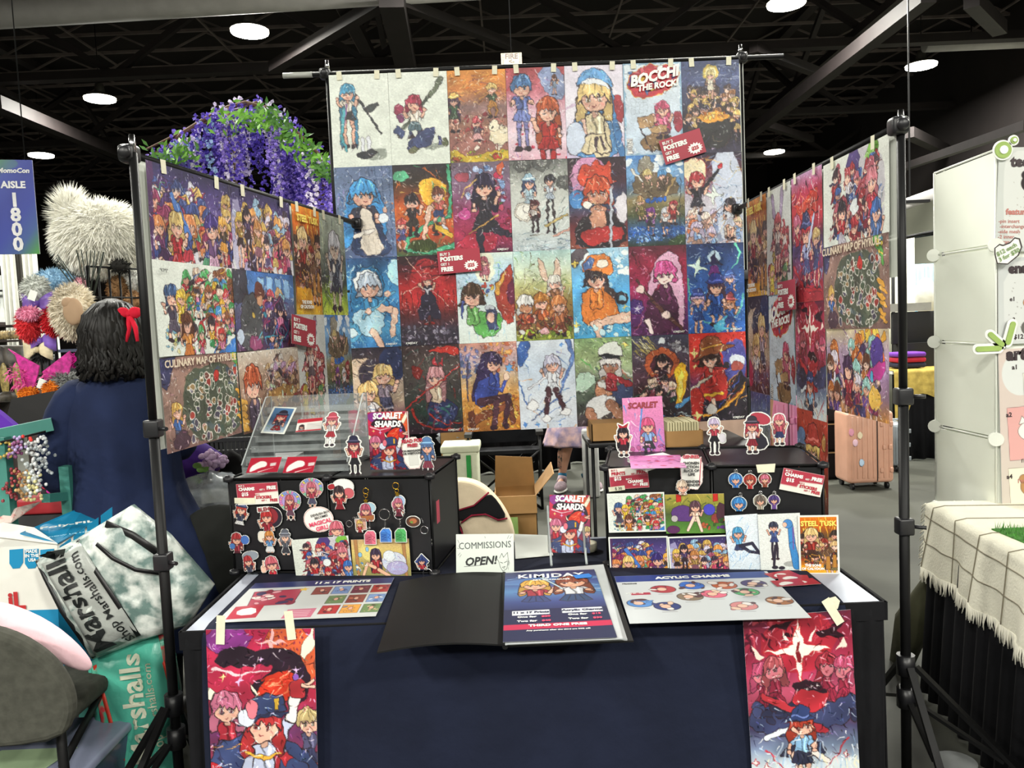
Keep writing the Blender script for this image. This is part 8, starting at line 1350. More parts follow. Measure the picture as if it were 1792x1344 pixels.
# plush arm
t = thing('plush_arm', 'long pale pink plush arm lying over the chair and box at the left edge', 'plush', at(60, 1100, 2.1)); b = MB(); b.tube([at(-40, 1068, 2.2), at(10, 1082, 2.13), at(55, 1102, 2.06), at(90, 1122, 2.03), at(125, 1146, 2.03), at(150, 1164, 2.04), at(160, 1170, 2.04)], [.038, .041, .040, .037, .030, .019, .006], 16); o = b.build('plush_tube', fabric('pale_pink_plush', 'ecc4cc', var=.05), t); sub(o)
b = MB(); b.ell(at(88, 1146, 2.09), (.04, .03, .03)); tag(b.build('magenta_cloth', fabric('magenta_cloth', 'b8389a')), 'small magenta cloth between the plush arm and the box', 'cloth')
t = thing('storage_bin', 'clear purple tinted plastic bin with a green label under the grey chair', 'bin', (at(60, 1300, 2.2).x, 2.2, 0)); p = at(176, 1290, 2.22); b = MB(); b.hexa([Vector((p.x-.62, 2.05, 0)), Vector((p.x-.05, 2.05, 0)), Vector((p.x-.05, 2.5, 0)), Vector((p.x-.62, 2.5, 0))], [Vector((p.x-.66, 2.02, .31)), Vector((p.x-.01, 2.02, .31)), Vector((p.x-.01, 2.43, .31)), Vector((p.x-.66, 2.43, .31))]); b.build('bin_body', mat('purple_tint_plastic', '4a4468', .25, var=.4, scale=5), t); b = MB(); b.rbox((p.x-.335, 2.22, .325), (.68, .44, .03), .01); b.build('lid', mat('lid_plastic', '8a90a8', .25), t); b = MB(); b.hexa([Vector((p.x-.36, 2.10, .342)), Vector((p.x-.12, 2.10, .342)), Vector((p.x-.08, 2.24, .342)), Vector((p.x-.30, 2.24, .342))], [Vector((p.x-.36, 2.10, .3435)), Vector((p.x-.12, 2.10, .3435)), Vector((p.x-.08, 2.24, .3435)), Vector((p.x-.30, 2.24, .3435))]); b.build('label_sticker', mat('green_label', 'a8c098', .6), t)
# dark round chair back and small goods left of the table
t = thing('padded_chair', 'dark round backed chair between the bags and the left organizer', 'chair', (at(375, 950, 2.95).x, 3.1, 0)); p = at(388, 950, 2.95); b = MB(); b.ell((p.x, 2.95, .70), (.19, .04, .19), 24, 14); b.build('backrest', fabric('black_chair_fabric', '1c1d1b'), t); b = MB(); b.rbox((p.x, 3.2, .45), (.42, .42, .06), .03); b.build('seat', GREYF, t)
for sx in (-1, 1): b = MB(); b.tube([(p.x+sx*.17, 2.95, .7), (p.x+sx*.19, 2.97, .4), (p.x+sx*.2, 2.93, 0.01)], .012, 8); b.build('rear_leg', BLACKM, t); b = MB(); b.tube([(p.x+sx*.19, 2.97, .42), (p.x+sx*.19, 3.4, .42), (p.x+sx*.2, 3.43, .01)], .012, 8); b.build('front_leg', BLACKM, t)
PL = mat('crinkled_clear_plastic', 'a8aeb4', .15, var=.25, scale=18, alpha=.55, bump=.6, bscale=40)
t = thing('waste_bin', 'grey bin lined with a clear plastic bag beside the left organizer', 'bin', (at(372, 880, 3.3).x, 3.3, 0)); p = t.location; b = MB(); b.tube([(p.x, 3.3, 0), (p.x, 3.3, .80)], [.10, .135], 20); b.build('bin_body', mat('grey_bin_plastic', '6f6e66', .5), t); b = MB(); b.ell((p.x, 3.3, .86), (.14, .12, .09), 18, 10, noise=.35, seed=4); b.build('bin_liner', PL, t)
t = thing('flower_hat', 'purple felt hat with a pale pink flower behind the left organizer', 'hat', at(330, 840, 3.5)); b = MB(); b.ell(at(322, 812, 3.5), (.17, .12, .10), noise=.08, seed=3); b.build('hat_crown', fabric('purple_velvet', '45287a'), t); b = MB(); rd = random.Random(4); c_ = at(372, 806, 3.38)
for i in range(60): a = rd.uniform(0, 6.28); r = rd.uniform(.005, .055); p = c_+Vector((math.cos(a)*r, rd.uniform(-.02, .02), math.sin(a)*r*.7)); b.ell(p, (.016, .006, .012), 6, 5, M=Matrix.Rotation(a, 3, 'Y'))
b.build('flower', mat('pale_pink_petals', 'cdb0d4', .6, var=.1), t); b = MB(); [b.ell(at(x, y, 3.36), (.02, .005, .013)) for x, y in ((345, 815), (352, 822), (362, 822), (341, 838), (347, 842))]; b.build('leaf', mat('hat_leaf', '6f9a48', .6), t); b = MB(); b.hexa([at(348, 852, 3.45), at(395, 836, 3.45), at(395, 836, 3.6), at(348, 852, 3.6)], [at(352, 838, 3.45), at(400, 815, 3.45), at(400, 815, 3.6), at(352, 838, 3.6)]); b.build('hat_lining', mat('tan_lining', '8a7058', .7), t)
t = thing('basket', 'black plastic basket behind the clear acrylic rack', 'basket', at(400, 800, 3.9)); b = MB(); a, c_ = at(352, 768, 3.9), at(450, 815, 3.9)
[b.bx(a.x+i*.022, a.x+i*.022+.012, 3.9, 3.905, c_.z, a.z) for i in range(13)]; b.bx(a.x, c_.x, 3.895, 3.91, a.z-.02, a.z); b.bx(a.x, c_.x, 3.895, 3.91, a.z-.07, a.z-.06); b.bx(a.x, c_.x, 3.91, 4.2, c_.z-.01, c_.z); b.bx(a.x, c_.x, 4.19, 4.2, c_.z, a.z); b.build('basket_wall', mat('black_basket_plastic', '1c1e1e', .5), t)
t2 = thing('side_table', 'dark low table holding the black basket', 'table', (a.x+.1, 4.05, 0)); b = MB(); b.bx(a.x-.25, c_.x+.1, 3.6, 4.4, c_.z-.05, c_.z-.012); [b.bx(x, x+.03, y, y+.03, 0, c_.z-.05) for x in (a.x-.25, c_.x+.07) for y in (3.6, 4.37)]; b.build('tabletop', mat('dark_table', '242424', .6), t2)
b = MB(); pk = at(408, 808, 3.45); b.tube([(pk.x, 3.45, pk.z-.08), (pk.x-.005, 3.45, pk.z+.02), (pk.x-.01, 3.45, pk.z+.055)], [.07, .04, .004], 12); tag(b.build('black_pointed_hat', fabric('black_felt', '0e0e0f')), 'black pointed felt cap behind the acrylic rack', 'hat')
# ================================================================ under and behind the centre wall
def openbox(x0, x1, yb, Y, dp, hgt, label, flaps=(1, 1, 1), z0=0, m=KRAFT, tapecol=None):
    a, c_ = at(x0, yb, Y), at(x1, yb, Y); t = thing('cardboard_box', label, 'box', ((a.x+c_.x)/2, Y+dp/2, z0)); w_ = c_.x-a.x; th = .005
    for (xa, xb, ya, yb_) in ((a.x, c_.x, Y, Y+th), (a.x, c_.x, Y+dp-th, Y+dp), (a.x, a.x+th, Y, Y+dp), (c_.x-th, c_.x, Y, Y+dp)): b = MB(); b.bx(xa, xb, ya, yb_, z0, z0+hgt); b.build('side_wall', m, t)
    b = MB(); b.bx(a.x, c_.x, Y, Y+dp, z0, z0+th); b.build('bottom', m, t)
    if flaps[0]: b = MB(); b.hexa([Vector((a.x, Y+dp-th, z0+hgt)), Vector((c_.x, Y+dp-th, z0+hgt)), Vector((c_.x, Y+dp, z0+hgt)), Vector((a.x, Y+dp, z0+hgt))], [Vector((a.x+.01, Y+dp+.04, z0+hgt+.2)), Vector((c_.x-.01, Y+dp+.04, z0+hgt+.18)), Vector((c_.x-.01, Y+dp+.045, z0+hgt+.18)), Vector((a.x+.01, Y+dp+.045, z0+hgt+.2))]); b.build('flap', m, t)
    if flaps[1]: b = MB(); b.hexa([Vector((c_.x-th, Y, z0+hgt)), Vector((c_.x, Y, z0+hgt)), Vector((c_.x, Y+dp, z0+hgt)), Vector((c_.x-th, Y+dp, z0+hgt))], [Vector((c_.x+.11, Y, z0+hgt+.13)), Vector((c_.x+.115, Y, z0+hgt+.13)), Vector((c_.x+.115, Y+dp, z0+hgt+.15)), Vector((c_.x+.11, Y+dp, z0+hgt+.15))]); b.build('flap', m, t)
    if flaps[2]: b = MB(); b.hexa([Vector((a.x, Y-.05, z0+hgt-.1)), Vector((c_.x, Y-.05, z0+hgt-.1)), Vector((c_.x, Y-.045, z0+hgt-.1)), Vector((a.x, Y-.045, z0+hgt-.1))], [Vector((a.x, Y-.004, z0+hgt)), Vector((c_.x, Y-.004, z0+hgt)), Vector((c_.x, Y, z0+hgt)), Vector((a.x, Y, z0+hgt))]); b.build('flap', m, t)
    if tapecol: b = MB(); xm = (a.x+c_.x)/2-.05; b.bx(xm, xm+.06, Y-.055, Y-.052 if flaps[2] else Y-.002, z0+.05, z0+hgt-.12); b.build('tape_patch', mat('green_tape', '9ac070', .5), t)
    return t, a, c_
openbox(866, 940, 900, 4.9, .32, .46, 'open cardboard box with raised flaps on the floor below the centre wall', tapecol=1)
openbox(772, 826, 800, 7.0, .3, .62, 'cardboard box with plastic wrap behind the cream bin', flaps=(0, 0, 0)); b = MB(); b.ell(at(796, 764, 7.1), (.15, .1, .07), 18, 10, noise=.4, seed=5); tag(b.build('plastic_wrap', PL), 'crumpled clear plastic on top of the far cardboard box', 'plastic')
t = thing('storage_cube', 'cream fabric storage bin with a green stripe below the centre wall', 'bin', (at(800, 830, 6.2).x, 6.3, 0)); a, c_ = at(774, 790, 6.2), at(836, 790, 6.2); b = MB(); b.rbox(((a.x+c_.x)/2, 6.36, a.z/2), (c_.x-a.x, .32, a.z), .02); b.build('bin_body', fabric('cream_canvas', 'c4c8b0', var=.05), t); b = MB(); b.rbox(((a.x+c_.x)/2, 6.36, a.z+.01), (c_.x-a.x+.03, .34, .06), .015); b.build('lid', fabric('cream_canvas', 'c4c8b0'), t); b = MB(); p = at(820, 808, 6.19); b.bx(p.x-.018, p.x+.018, 6.19, 6.195, p.z-.22, p.z+.05); b.build('green_stripe', mat('green_tape_dark', '1f8a3c', .5), t)
t = thing('padded_bag', 'cream and black padded bag with dark red piping on the floor', 'bag', (at(840, 900, 4.2).x, 4.3, 0)); pl = Plane(at(780, 930, 4.2), (1, 0, 0), (0, .1, 1))
def fillp(pts, m, nm, d0, d1): b = MB(); b.prism(chk([pl.uv(x, y) for x, y in pts][::-1], 1 if len(pts) > 9 else 2), pl, d1, d0); o = b.build(nm, m, t); bv = o.modifiers.new('b', 'BEVEL'); bv.width = .02; bv.segments = 3; return o
CRM = fabric('cream_bag_fabric', 'c4b49a', var=.05); fillp(((770, 848), (800, 838), (838, 846), (868, 872), (890, 905), (902, 940), (906, 1010), (760, 1010), (765, 900)), CRM, 'cream_body', -.2, .22)
fillp(((783, 898), (830, 884), (856, 860), (872, 876), (888, 905), (872, 908), (850, 898), (826, 900), (809, 912), (798, 905)), fabric('black_bag_fabric', '131315'), 'black_band', .02, .02); fillp(((770, 890), (784, 898), (806, 912), (814, 940), (812, 1000), (760, 1000)), fabric('black_bag_fabric', '131315'), 'black_side', .02, .02)
b = MB(); b.tube([pl.pt(*pl.uv(x, y), .045) for x, y in ((783, 897), (830, 883), (856, 860))], .005, 6); b.tube([pl.pt(*pl.uv(x, y), .045) for x, y in ((808, 913), (826, 900), (850, 898), (872, 908), (888, 905))], .005, 6); b.tube([pl.pt(*pl.uv(x, y), .045) for x, y in ((783, 897), (800, 908), (810, 930), (810, 950))], .005, 6); b.build('piping', fabric('dark_red_piping', '7a1c30'), t)
# folding camp chair
t = thing('camp_chair', 'black folding camp chair frame below the centre wall', 'chair', (at(860, 800, 6.6).x, 6.8, 0)); X0, X1 = at(778, 800, 6.5).x+.2, at(946, 800, 6.5).x; b = MB()
for a, c_ in (((X0, 6.5, .0), (X1, 6.5, .5)), ((X1, 6.5, 0), (X0, 6.5, .5)), ((X0, 7.0, 0), (X1, 7.0, .5)), ((X1, 7.0, 0), (X0, 7.0, .5)), ((X0, 6.5, 0), (X0, 7.0, .5)), ((X0, 7, 0), (X0, 6.5, .5)), ((X1, 6.5, 0), (X1, 7, .5)), ((X1, 7, 0), (X1, 6.5, .5)), ((X0, 6.5, .0), (X0, 6.5, .62)), ((X1, 6.5, .0), (X1, 6.5, .62)), ((X0, 7.0, 0), (X0, 7.0, .95)), ((X1, 7.0, 0), (X1, 7.0, .95))): b.tube([a, c_], .011, 6)
b.build('tube_frame', BLACKM, t); b = MB(); b.hexa([Vector((X0, 6.5, .47)), Vector((X1, 6.5, .47)), Vector((X1, 7, .43)), Vector((X0, 7, .43))], [Vector((X0, 6.5, .5)), Vector((X1, 6.5, .5)), Vector((X1, 7, .46)), Vector((X0, 7, .46))]); b.build('seat_cloth', fabric('dark_seat_cloth', '18191c'), t); b = MB(); b.bx(X0, X1, 7.0, 7.015, .5, .95); b.build('back_cloth', fabric('dark_seat_cloth', '18191c'), t)
for sx in (X0, X1): b = MB(); b.bx(sx-.03, sx+.03, 6.48, 7.02, .62, .65); b.build('armrest', BLACK, t)
# dark backdrop things behind
drape('black_drape', 'black drape hanging behind the camp chair', 700, 1000, 700, 850, 8.2, fabric('black_booth_drape', '101013'), 10, amp=.05)
drape('blue_drape', 'dark blue drape hanging at the far side of the stall', 1000, 1420, 700, 830, 8.6, fabric('dark_drape_cloth', '1b1b20'), 10, amp=.05)
drape('black_drape', 'black table drape far behind the left side of the stall', 280, 700, 690, 850, 9, fabric('black_booth_drape', '101013'), 10, amp=.05)
drape('black_drape', 'black drape along a far row of stalls at the left edge', -200, 280, 640, 760, 9.5, fabric('black_booth_drape', '101013'), 10, amp=.05)
# stools with boxes behind right organizer
def stool(x0, x1, ytop, Y, dp, label, m=BLACKM):
    a, c_ = at(x0, ytop, Y), at(x1, ytop, Y); t = thing('side_stand', label, 'stand', ((a.x+c_.x)/2, Y+dp/2, 0)); b = MB(); b.rbox(((a.x+c_.x)/2, Y+dp/2, a.z-.012), (c_.x-a.x, dp, .024), .006); b.build('top', BLACK, t)
    for x in (a.x+.02, c_.x-.02):
        for y in (Y+.02, Y+dp-.02): b = MB(); b.tube([(x, y, 0.0), (x, y, a.z-.02)], .009, 6); b.build('leg', BLACKM, t)
    return a.z
z = stool(1030, 1108, 776, 3.7, .35, 'thin legged black stand under the cardboard box left of the pink book'); openbox(1036, 1098, 775, 3.72, .25, .085, 'low cardboard box on the black stand left of the pink book', (0, 0, 0), z+.001)
b = MB(); p = at(1066, 747, 3.72); b.bx(p.x-.08, p.x+.08, 3.73, 3.95, z+.08, z+.088); tag(b.build('box_lid', KRAFT), 'flat closed lid on the low cardboard box', 'lid')
z = stool(1150, 1330, 786, 3.3, .5, 'black side table behind the right organizer'); tb, a, c_ = openbox(1166, 1231, 783, 3.32, .22, .068, 'cardboard box full of packed sleeves behind the right organizer', (0, 0, 0), z+.001)
for i in range(12): b = MB(); x = a.x+.01+i*(c_.x-a.x-.02)/12; b.bx(x, x+.008, 3.335, 3.53, z+.008, z+.105-.001*(i % 3)); tag(b.build('print_pack', mat('cream_pack_paper', 'cfc8a0', .6)), 'packed cream print sleeve in the cardboard box behind the organizer', 'pack', 'packed sleeves in the cardboard box')
b = MB(); p = at(1033, 790, 6.9); b.rbox((p.x, 6.9, .30), (.14, .1, .60), .02); tag(b.build('plastic_carrier', mat('pale_grey_bag', 'b8bab8', .5, var=.1)), 'pale grey carrier bag with black print under the centre wall', 'bag')
# suitcases
def suitcase(x0, x1, y0, y1, Y, dp, col, label, ribs=9, wheels=1, dark='1c1c1e'):
    a, c_ = at(x0, y0, Y), at(x1, y1, Y); w_ = c_.x-a.x; zb = .055 if wheels else 0; zt = a.z; m = mat('shell_'+col, col, .35, var=.04, spec=.6); t = thing('suitcase', label, 'suitcase', (a.x+w_/2, Y+dp/2, 0)); cx = a.x+w_/2
    b = MB(); b.rbox((cx, Y+dp/2, (zb+zt)/2), (w_, dp, zt-zb), .035, seg=4)
    for i in range(ribs): x = a.x+.04+(w_-.08)*i/(ribs-1); b.rbox((x, Y-.001, (zb+zt)/2), ((w_-.08)/ribs*.5, .008, (zt-zb)*.86), .003, seg=2)
    b.build('shell', m, t); b = MB(); b.bx(cx+w_*.0-.003, cx+.003, Y-.004, Y+dp+.004, zb, zt+.003) if 0 else b.bx(a.x+w_*.62, a.x+w_*.635, Y-.006, Y+dp+.004, zb+.02, zt+.002); b.build('zip_line', mat('zip_dark', dark, .5), t)
    b = MB(); b.tube([(cx-.09, Y+dp*.5, zt), (cx-.08, Y+dp*.5, zt+.022), (cx+.08, Y+dp*.5, zt+.022), (cx+.09, Y+dp*.5, zt)], .01, 8); b.build('carry_handle', m, t)
    if wheels:
        for sx in (-1, 1):
            for y in (Y+.04, Y+dp-.04): b = MB(); b.tube([(cx+sx*(w_/2-.05)-.012, y, .028), (cx+sx*(w_/2-.05)+.012, y, .028)], .028, 14); b.build('wheel', BLACK, t)
    for fx, fz in ((.72, .18), (.72, .82), (.93, .18), (.93, .82), (.78, .5), (.9, .5)): b = MB(); b.rbox((a.x+w_*fx, Y-.006, zb+(zt-zb)*fz), (.028, .014, .04), .005); b.build('corner_guard' if fz != .5 else 'latch', m, t)
    return t, a, c_
t, a, c_ = suitcase(1483, 1566, 722, 845, 6.7, .3, 'cf9e86', 'rose gold hard suitcase with stickers on the floor right of the stall', 8)
for x, y, col in ((1490, 757, 'e8a0b8'), (1505, 762, 'e8d8b8'), (1497, 775, 'f0c8d8'), (1508, 810, 'b8d0e8')): b = MB(); p = at(x, y, 6.69); b.ell(p+Vector((0, 0, 0)), (.022, .003, .03), noise=.3, seed=x); b.build('sticker', mat('sticker_'+col, col, .5), t)
suitcase(1348, 1400, 690, 800, 5.0, .28, 'd987b4', 'pink ribbed hard suitcase behind the right organizer', 3, dark='9a5078')
suitcase(1561, 1594, 742, 832, 7.4, .3, '8a9298', 'small grey hard case behind the rose gold suitcase', 3)
t = thing('equipment_case', 'tall stack of dark cases with cream piping left of the suitcase', 'case', (at(1462, 800, 7.2).x, 7.3, 0)); a, c_ = at(1425, 690, 7.2), at(1488, 838, 7.2); n = 3; zt = at(1440, 690, 7.2).z
for i in range(n): b = MB(); b.rbox(((a.x+c_.x)/2, 7.4, zt*(i+.5)/n), (c_.x-a.x, .4, zt/n-.006), .03); cs = b.build('case_body', fabric('dark_brown_case', '242022'), t); b = MB(); b.bx(a.x+.02, c_.x-.02, 7.192, 7.2, zt*(i+1)/n-.02, zt*(i+1)/n-.008); b.build('piping', mat('cream_piping', 'b8a078', .6), cs)
# gold cloth table far right with folded goods
Yk = 8.0; t = thing('far_table', 'table with gold cloth and black skirt beyond the right pole', 'table', (at(1620, 780, Yk).x, Yk+.4, 0)); a, c_ = at(1562, 650, Yk), at(1700, 642, Yk); zt = a.z; b = MB(); b.bx(a.x, c_.x+.6, Yk, Yk+.8, zt-.03, zt); b.build('tabletop', WHITE, t)
pleats(a.x+.12, Yk-.01, c_.x+.6, Yk-.01, .01, zt-.03, 10, .02, SK, 'skirt', t, .02); b = MB(); GC = fabric('gold_damask_cloth', 'a8924a', var=.25, scale=14)
R_ = [[Vector((a.x+(c_.x+.6-a.x)*i/30, Yk+y, z-(.03*math.sin(i*.8) if z < zt-.1 else 0)-(.42*max(0, 1-i/4) if z < zt-.1 else 0))) for i in range(31)] for y, z in ((.8, zt+.006), (-.02, zt+.006), (-.03, zt-.02), (-.05, zt-.26))]; b.loft(R_, closed_ring=False); o = b.build('gold_cloth', GC); tag(o, 'gold patterned cloth over the far table beyond the right pole', 'tablecloth')
for i, (col, nm) in enumerate((('2a2c3c', 'navy'), ('a02838', 'red'), ('6a3a9a', 'purple'))): b = MB(); p = at(1603, 640, Yk+.1); b.rbox((p.x, Yk+.3, zt+.04+i*.055), (.3, .25, .05), .02); tag(b.build('folded_cloth', fabric('folded_'+nm, col)), nm+' folded cloth in the pile on the far gold table', 'cloth', 'folded cloths on the far table')
b = MB(); p = at(1610, 575, Yk+.4); b.rbox((p.x, Yk+.5, zt+.42), (.5, .05, .34), .01); b.bx(p.x-.2, p.x+.2, Yk+.42, Yk+.58, zt+.008, zt+.26); tag(b.build('display_case', mat('matte_black_case', '0c0c0d', .7)), 'black display case standing on the far gold table', 'case')
b = MB(); p = at(1607, 540, Yk+.3); b.bx(p.x-.22, p.x+.22, Yk+.46, Yk+.54, zt+.595, zt+.68); tag(b.build('grey_box_lid', mat('grey_lid', '9a9a92', .5)), 'grey lid on top of the black display case', 'lid')
drape('white_drape', 'white hanging cloth panel beyond the right pole', 1570, 1604, 415, 900, 9.2, fabric('white_cloth', 'dcdcd0', var=.03), 2, amp=.02); drape('blue_cloth', 'light blue cloth hanging between the pole and white panels', 1606, 1650, 462, 900, 10, fabric('light_blue_cloth', '8fb8c8', var=.05), 3, amp=.03)
drape('white_drape', 'pale curtain behind the right side panel', 1520, 1572, 430, 900, 9.6, fabric('cream_cloth', 'c8c8bc', var=.03), 3, amp=.03)
t = thing('garment_rail', 'black rail with hooks running beyond the right pole', 'rail', (at(1600, 600, 9.1).x, 9.1, 0)); b = MB(); b.tube([at(1558, 421, 9.1), at(1652, 402, 9.1)], .02, 8); b.tube([at(1600, 414, 9.3), at(1660, 405, 9.3)], .02, 8); p = at(1562, 421, 9.1); b.tube([p, (p.x, 9.1, 0)], .02, 8); p = at(1650, 403, 9.1); b.tube([p, (p.x, 9.1, 0)], .02, 8); b.build('rail_tube', BLACKM, t)
b = MB(); b.ell(at(1620, 520, 9.0), (.12, .1, .22), 16, 10); tag(b.build('white_cloth_bundle', fabric('white_cloth', 'dcdcd0')), 'white draped cloth bundle in front of the blue cloth', 'cloth')
# ================================================================ neighbouring stall at right
Xn, Yn, Yf = 1.822, 3.0, 3.365
PPN = mat('frosted_white_plastic', 'e2e5da', .35, var=.04, scale=2)
t = thing('cube_shelf', 'tall white frosted cube shelf of the right neighbour stall', 'shelf', (Xn+.3, 3.2, 0)); zz = [1.4985-(x) for x in ()]
A = lambda y: at(1745, y, Yn).z
lv = [at(1739, y, Yn).z for y in (917, 768, 603, 430, 262)]; Xf = Xn-.03
lvl = [at(1637, y, Yf).z for y in (886, 745, 598, 447, 303)]
Xl = at(1637, 600, Yf).x; Xr = at(1742, 600, Yn).x
for i in range(4):
    b = MB(); g = .008; q = [Vector((Xl, Yf, lvl[i]+g)), Vector((Xr, Yn, lv[i]+g)), Vector((Xr+.005, Yn+.005, lv[i]+g)), Vector((Xl+.005, Yf+.005, lvl[i]+g))]; q2 = [Vector((Xl, Yf, lvl[i+1]-g)), Vector((Xr, Yn, lv[i+1]-g)), Vector((Xr+.005, Yn+.005, lv[i+1]-g)), Vector((Xl+.005, Yf+.005, lvl[i+1]-g))]; b.hexa(q, q2); b.build('side_panel', PPN, t)
    for k in range(3):
        b = MB(); x0 = Xr+.36*k; b.bx(x0+g, x0+.36-g, Yn, Yn+.005, lv[i]+g, lv[i+1]-g); b.build('front_panel', PPN, t)
        b = MB(); b.bx(x0+g, x0+.36-g, Yf, Yf+.005, lv[i]+g, lv[i+1]-g); b.build('back_panel', PPN, t)
b = MB()
for i in range(5):
    b.tube([(Xl, Yf, lvl[i]), (Xr, Yn, lv[i])], .004, 6); b.tube([(Xr, Yn-.004, lv[i]), (Xr+1.08, Yn-.004, lv[i])], .004, 6)
b.tube([(Xl, Yf, lvl[0]), (Xl, Yf, lvl[4])], .005, 6); [b.tube([(Xr+.36*k, Yn-.004, lv[0]), (Xr+.36*k, Yn-.004, lv[4])], .005, 6) for k in range(4)]; b.build('wire_frame', WHITE, t)
for i in range(4):
    for P, n_ in (((Xl, Yf, lvl[i]), (-.7, -.7)), ((Xr, Yn, lv[i]), (-.4, -.9))):
        b = MB(); P = Vector(P); d = Vector((n_[0], n_[1], 0)).normalized(); b.tube([P-d*.004, P+d*.02], .026, 16); b.build('connector_cap', WHITE, t)
NF = Plane((Xr, Yn-.012, 0), (1, 0, 0), (0, 0, 1)); NM = mat('dark_brown_print', '33262a', .5); NP = mat('pink_brown_print', 'b07068', .5)
def menu(TL, TR, BL, paint, label): return card('menu_board', label, 'sign', NF, TL, TR, BL, paint, .0, 'menu boards on the right neighbour stall', res=.9, t=.003)
def m1(c): c.fill('cdd0cc', 'c8ccc8'); c.p([(16, 8), (100, 4), (100, c.Hh-6), (18, c.Hh-12), (10, 60)], 'dadcd8', 1, 0); c.blobs(12, ['a09890'], (.8, 1.2), (20, 30, 60, c.Hh), 0, seed=3); c.e(70, 70, 24, 20, '2a2022', ol=0); c.e(56, 54, 10, 9, '2a2022', ol=0); c.e(84, 54, 10, 9, '2a2022', ol=0)
o = menu((1748, 258), (1836, 258), (1748, 440), m1, 'white menu board with teddy purse text, top of right neighbour stall'); w_, h_ = SZ[o.name]
text(o, 'teddy', .052, (-w_*.26, -.004, h_*.36), NM, bold=.12, align='LEFT'); text(o, 'features', .03, (-w_*.32, -.004, -h_*.12), NP, bold=.08, align='LEFT'); text(o, '-pin insert\n -interchange\n-side mesh\n-2 inner\n-straps', .019, (-w_*.46, -.004, -h_*.31), NP, bold=.02, align='LEFT')
def m2(c): c.fill('c8cbcb', 'cfd2d0'); c.p([(10, 10), (100, 4), (100, c.Hh-4), (12, c.Hh-8)], 'dadcda', 1, 0); c.blobs(16, ['8a8884'], (.8, 1.4), (14, 40, 60, c.Hh-10), 0, seed=3); c.e(64, 90, 14, 12, 'd88838'); c.e(60, 140, 14, 14, '6a6862')
o = menu((1746, 452), (1834, 448), (1748, 603), m2, 'white menu board marked e1 and e3 on the right neighbour stall'); w_, h_ = SZ[o.name]; text(o, 'enamel', .05, (-w_*.3, -.004, h_*.37), NM, bold=.12, align='LEFT'); text(o, 'e1', .022, (-w_*.22, -.004, h_*.02), NM, bold=.05); text(o, 'e3', .022, (-w_*.22, -.004, -h_*.22), NM, bold=.05); text(o, '$12', .024, (-w_*.1, -.004, -h_*.42), NM, bold=.05)
def m3(c):
    c.fill('d8c8c0', 'd4c4bc', 'ccc4b8'); Hh = c.Hh; c.e(44, 50, 38, 44, 'dcdedc', ol=0); c.p([(48, 50), (100, 46), (100, 110), (50, 108)], 'e8e8d8', 0, .3); c.e(82, 62, 24, 12, '8a8ac0'); c.e(80, 80, 24, 14, 'e09050'); c.e(80, 96, 22, 8, '7a9a60'); c.p([(14, 118), (100, 114), (100, 222), (18, 224)], 'e0a8a4', 0, .3); c.e(70, 166, 34, 22, 'f0ece4'); c.p([(38, 152), (44, 136), (54, 148)], 'f0ece4'); c.p([(56, 190), (70, 184), (84, 190), (70, 196)], 'c84068'); c.l([(56, 164), (62, 166)], 2, INK); c.l([(76, 164), (82, 166)], 2, INK)
    c.p([(14, 240), (100, 238), (100, Hh-6), (18, Hh-8)], 'ece6d0', 0, .3); c.e(66, 278, 28, 22, 'b88a58'); c.e(44, 262, 8, 8, 'b88a58'); c.e(58, 276, 2, 3, INK, ol=0); c.e(78, 276, 2, 3, INK, ol=0)
o = menu((1746, 612), (1834, 606), (1746, 905), m3, 'pink and cream menu board marked a1 a2 a4 on right neighbour stall'); w_, h_ = SZ[o.name]; text(o, 'art', .062, (-w_*.34, -.004, h_*.465), NM, bold=.12, align='LEFT')
for s_, x, z in (('a1', -.18, .39), ('a2', -.32, .11), ('a4', -.34, -.26)): text(o, s_, .024, (w_*x, -.004, h_*z), NM, bold=.06)
text(o, 'lol what', .018, (w_*.02, -.004, h_*.05), NM, bold=.02, align='LEFT'); text(o, "I'm just", .02, (-w_*.1, -.004, -h_*.17), NM, bold=.02, align='LEFT'); text(o, "I'm cra", .022, (-w_*.18, -.004, -h_*.29), NP, bold=.04, align='LEFT'); text(o, '$400', .026, (w_*.1, -.004, -h_*.455), mat('orange_print', 'c8704a', .5), bold=.04)
GRN = mat('sage_green_card', '8fa858', .6); WC = mat('white_card_edge', 'e4e6e0', .5)
def deco(label, items, nm='card_decoration'):
    t = thing(nm, label, 'decoration', NF.hit(*items[0][1]), 'green cut out decorations')
    for kind, c_, a_, r in items:
        P = NF.uv(*c_); k = S(1, Yn)
        if kind == 'ring':
            for rr, m, off in ((r+3, WC, .01), (r, GRN, .014), (r*.5, WC, .018)): b = MB(); b.prism([(P[0]+rr*k*math.cos(i*PI/14), P[1]+rr*k*math.sin(i*PI/14)) for i in range(28)], NF, .004, off); b.build('disc', m, t)
        else:
            L = r; 
            for w_, m, off, e_ in ((9, WC, .012, 5), (4.5, GRN, .017, 0)):
                b = MB(); dx, dz = math.cos(a_), math.sin(a_); pts = []
                for i in range(16): th = a_-PI/2+i*PI/15; pts.append((P[0]+(dx*L/2+w_*math.cos(th))*k, P[1]+(dz*L/2+w_*math.sin(th))*k))
                for i in range(16): th = a_+PI/2+i*PI/15; pts.append((P[0]+(-dx*L/2+w_*math.cos(th))*k, P[1]+(-dz*L/2+w_*math.sin(th))*k))
                b.prism(pts, NF, .004, off); b.build('bar_shape', m, t)
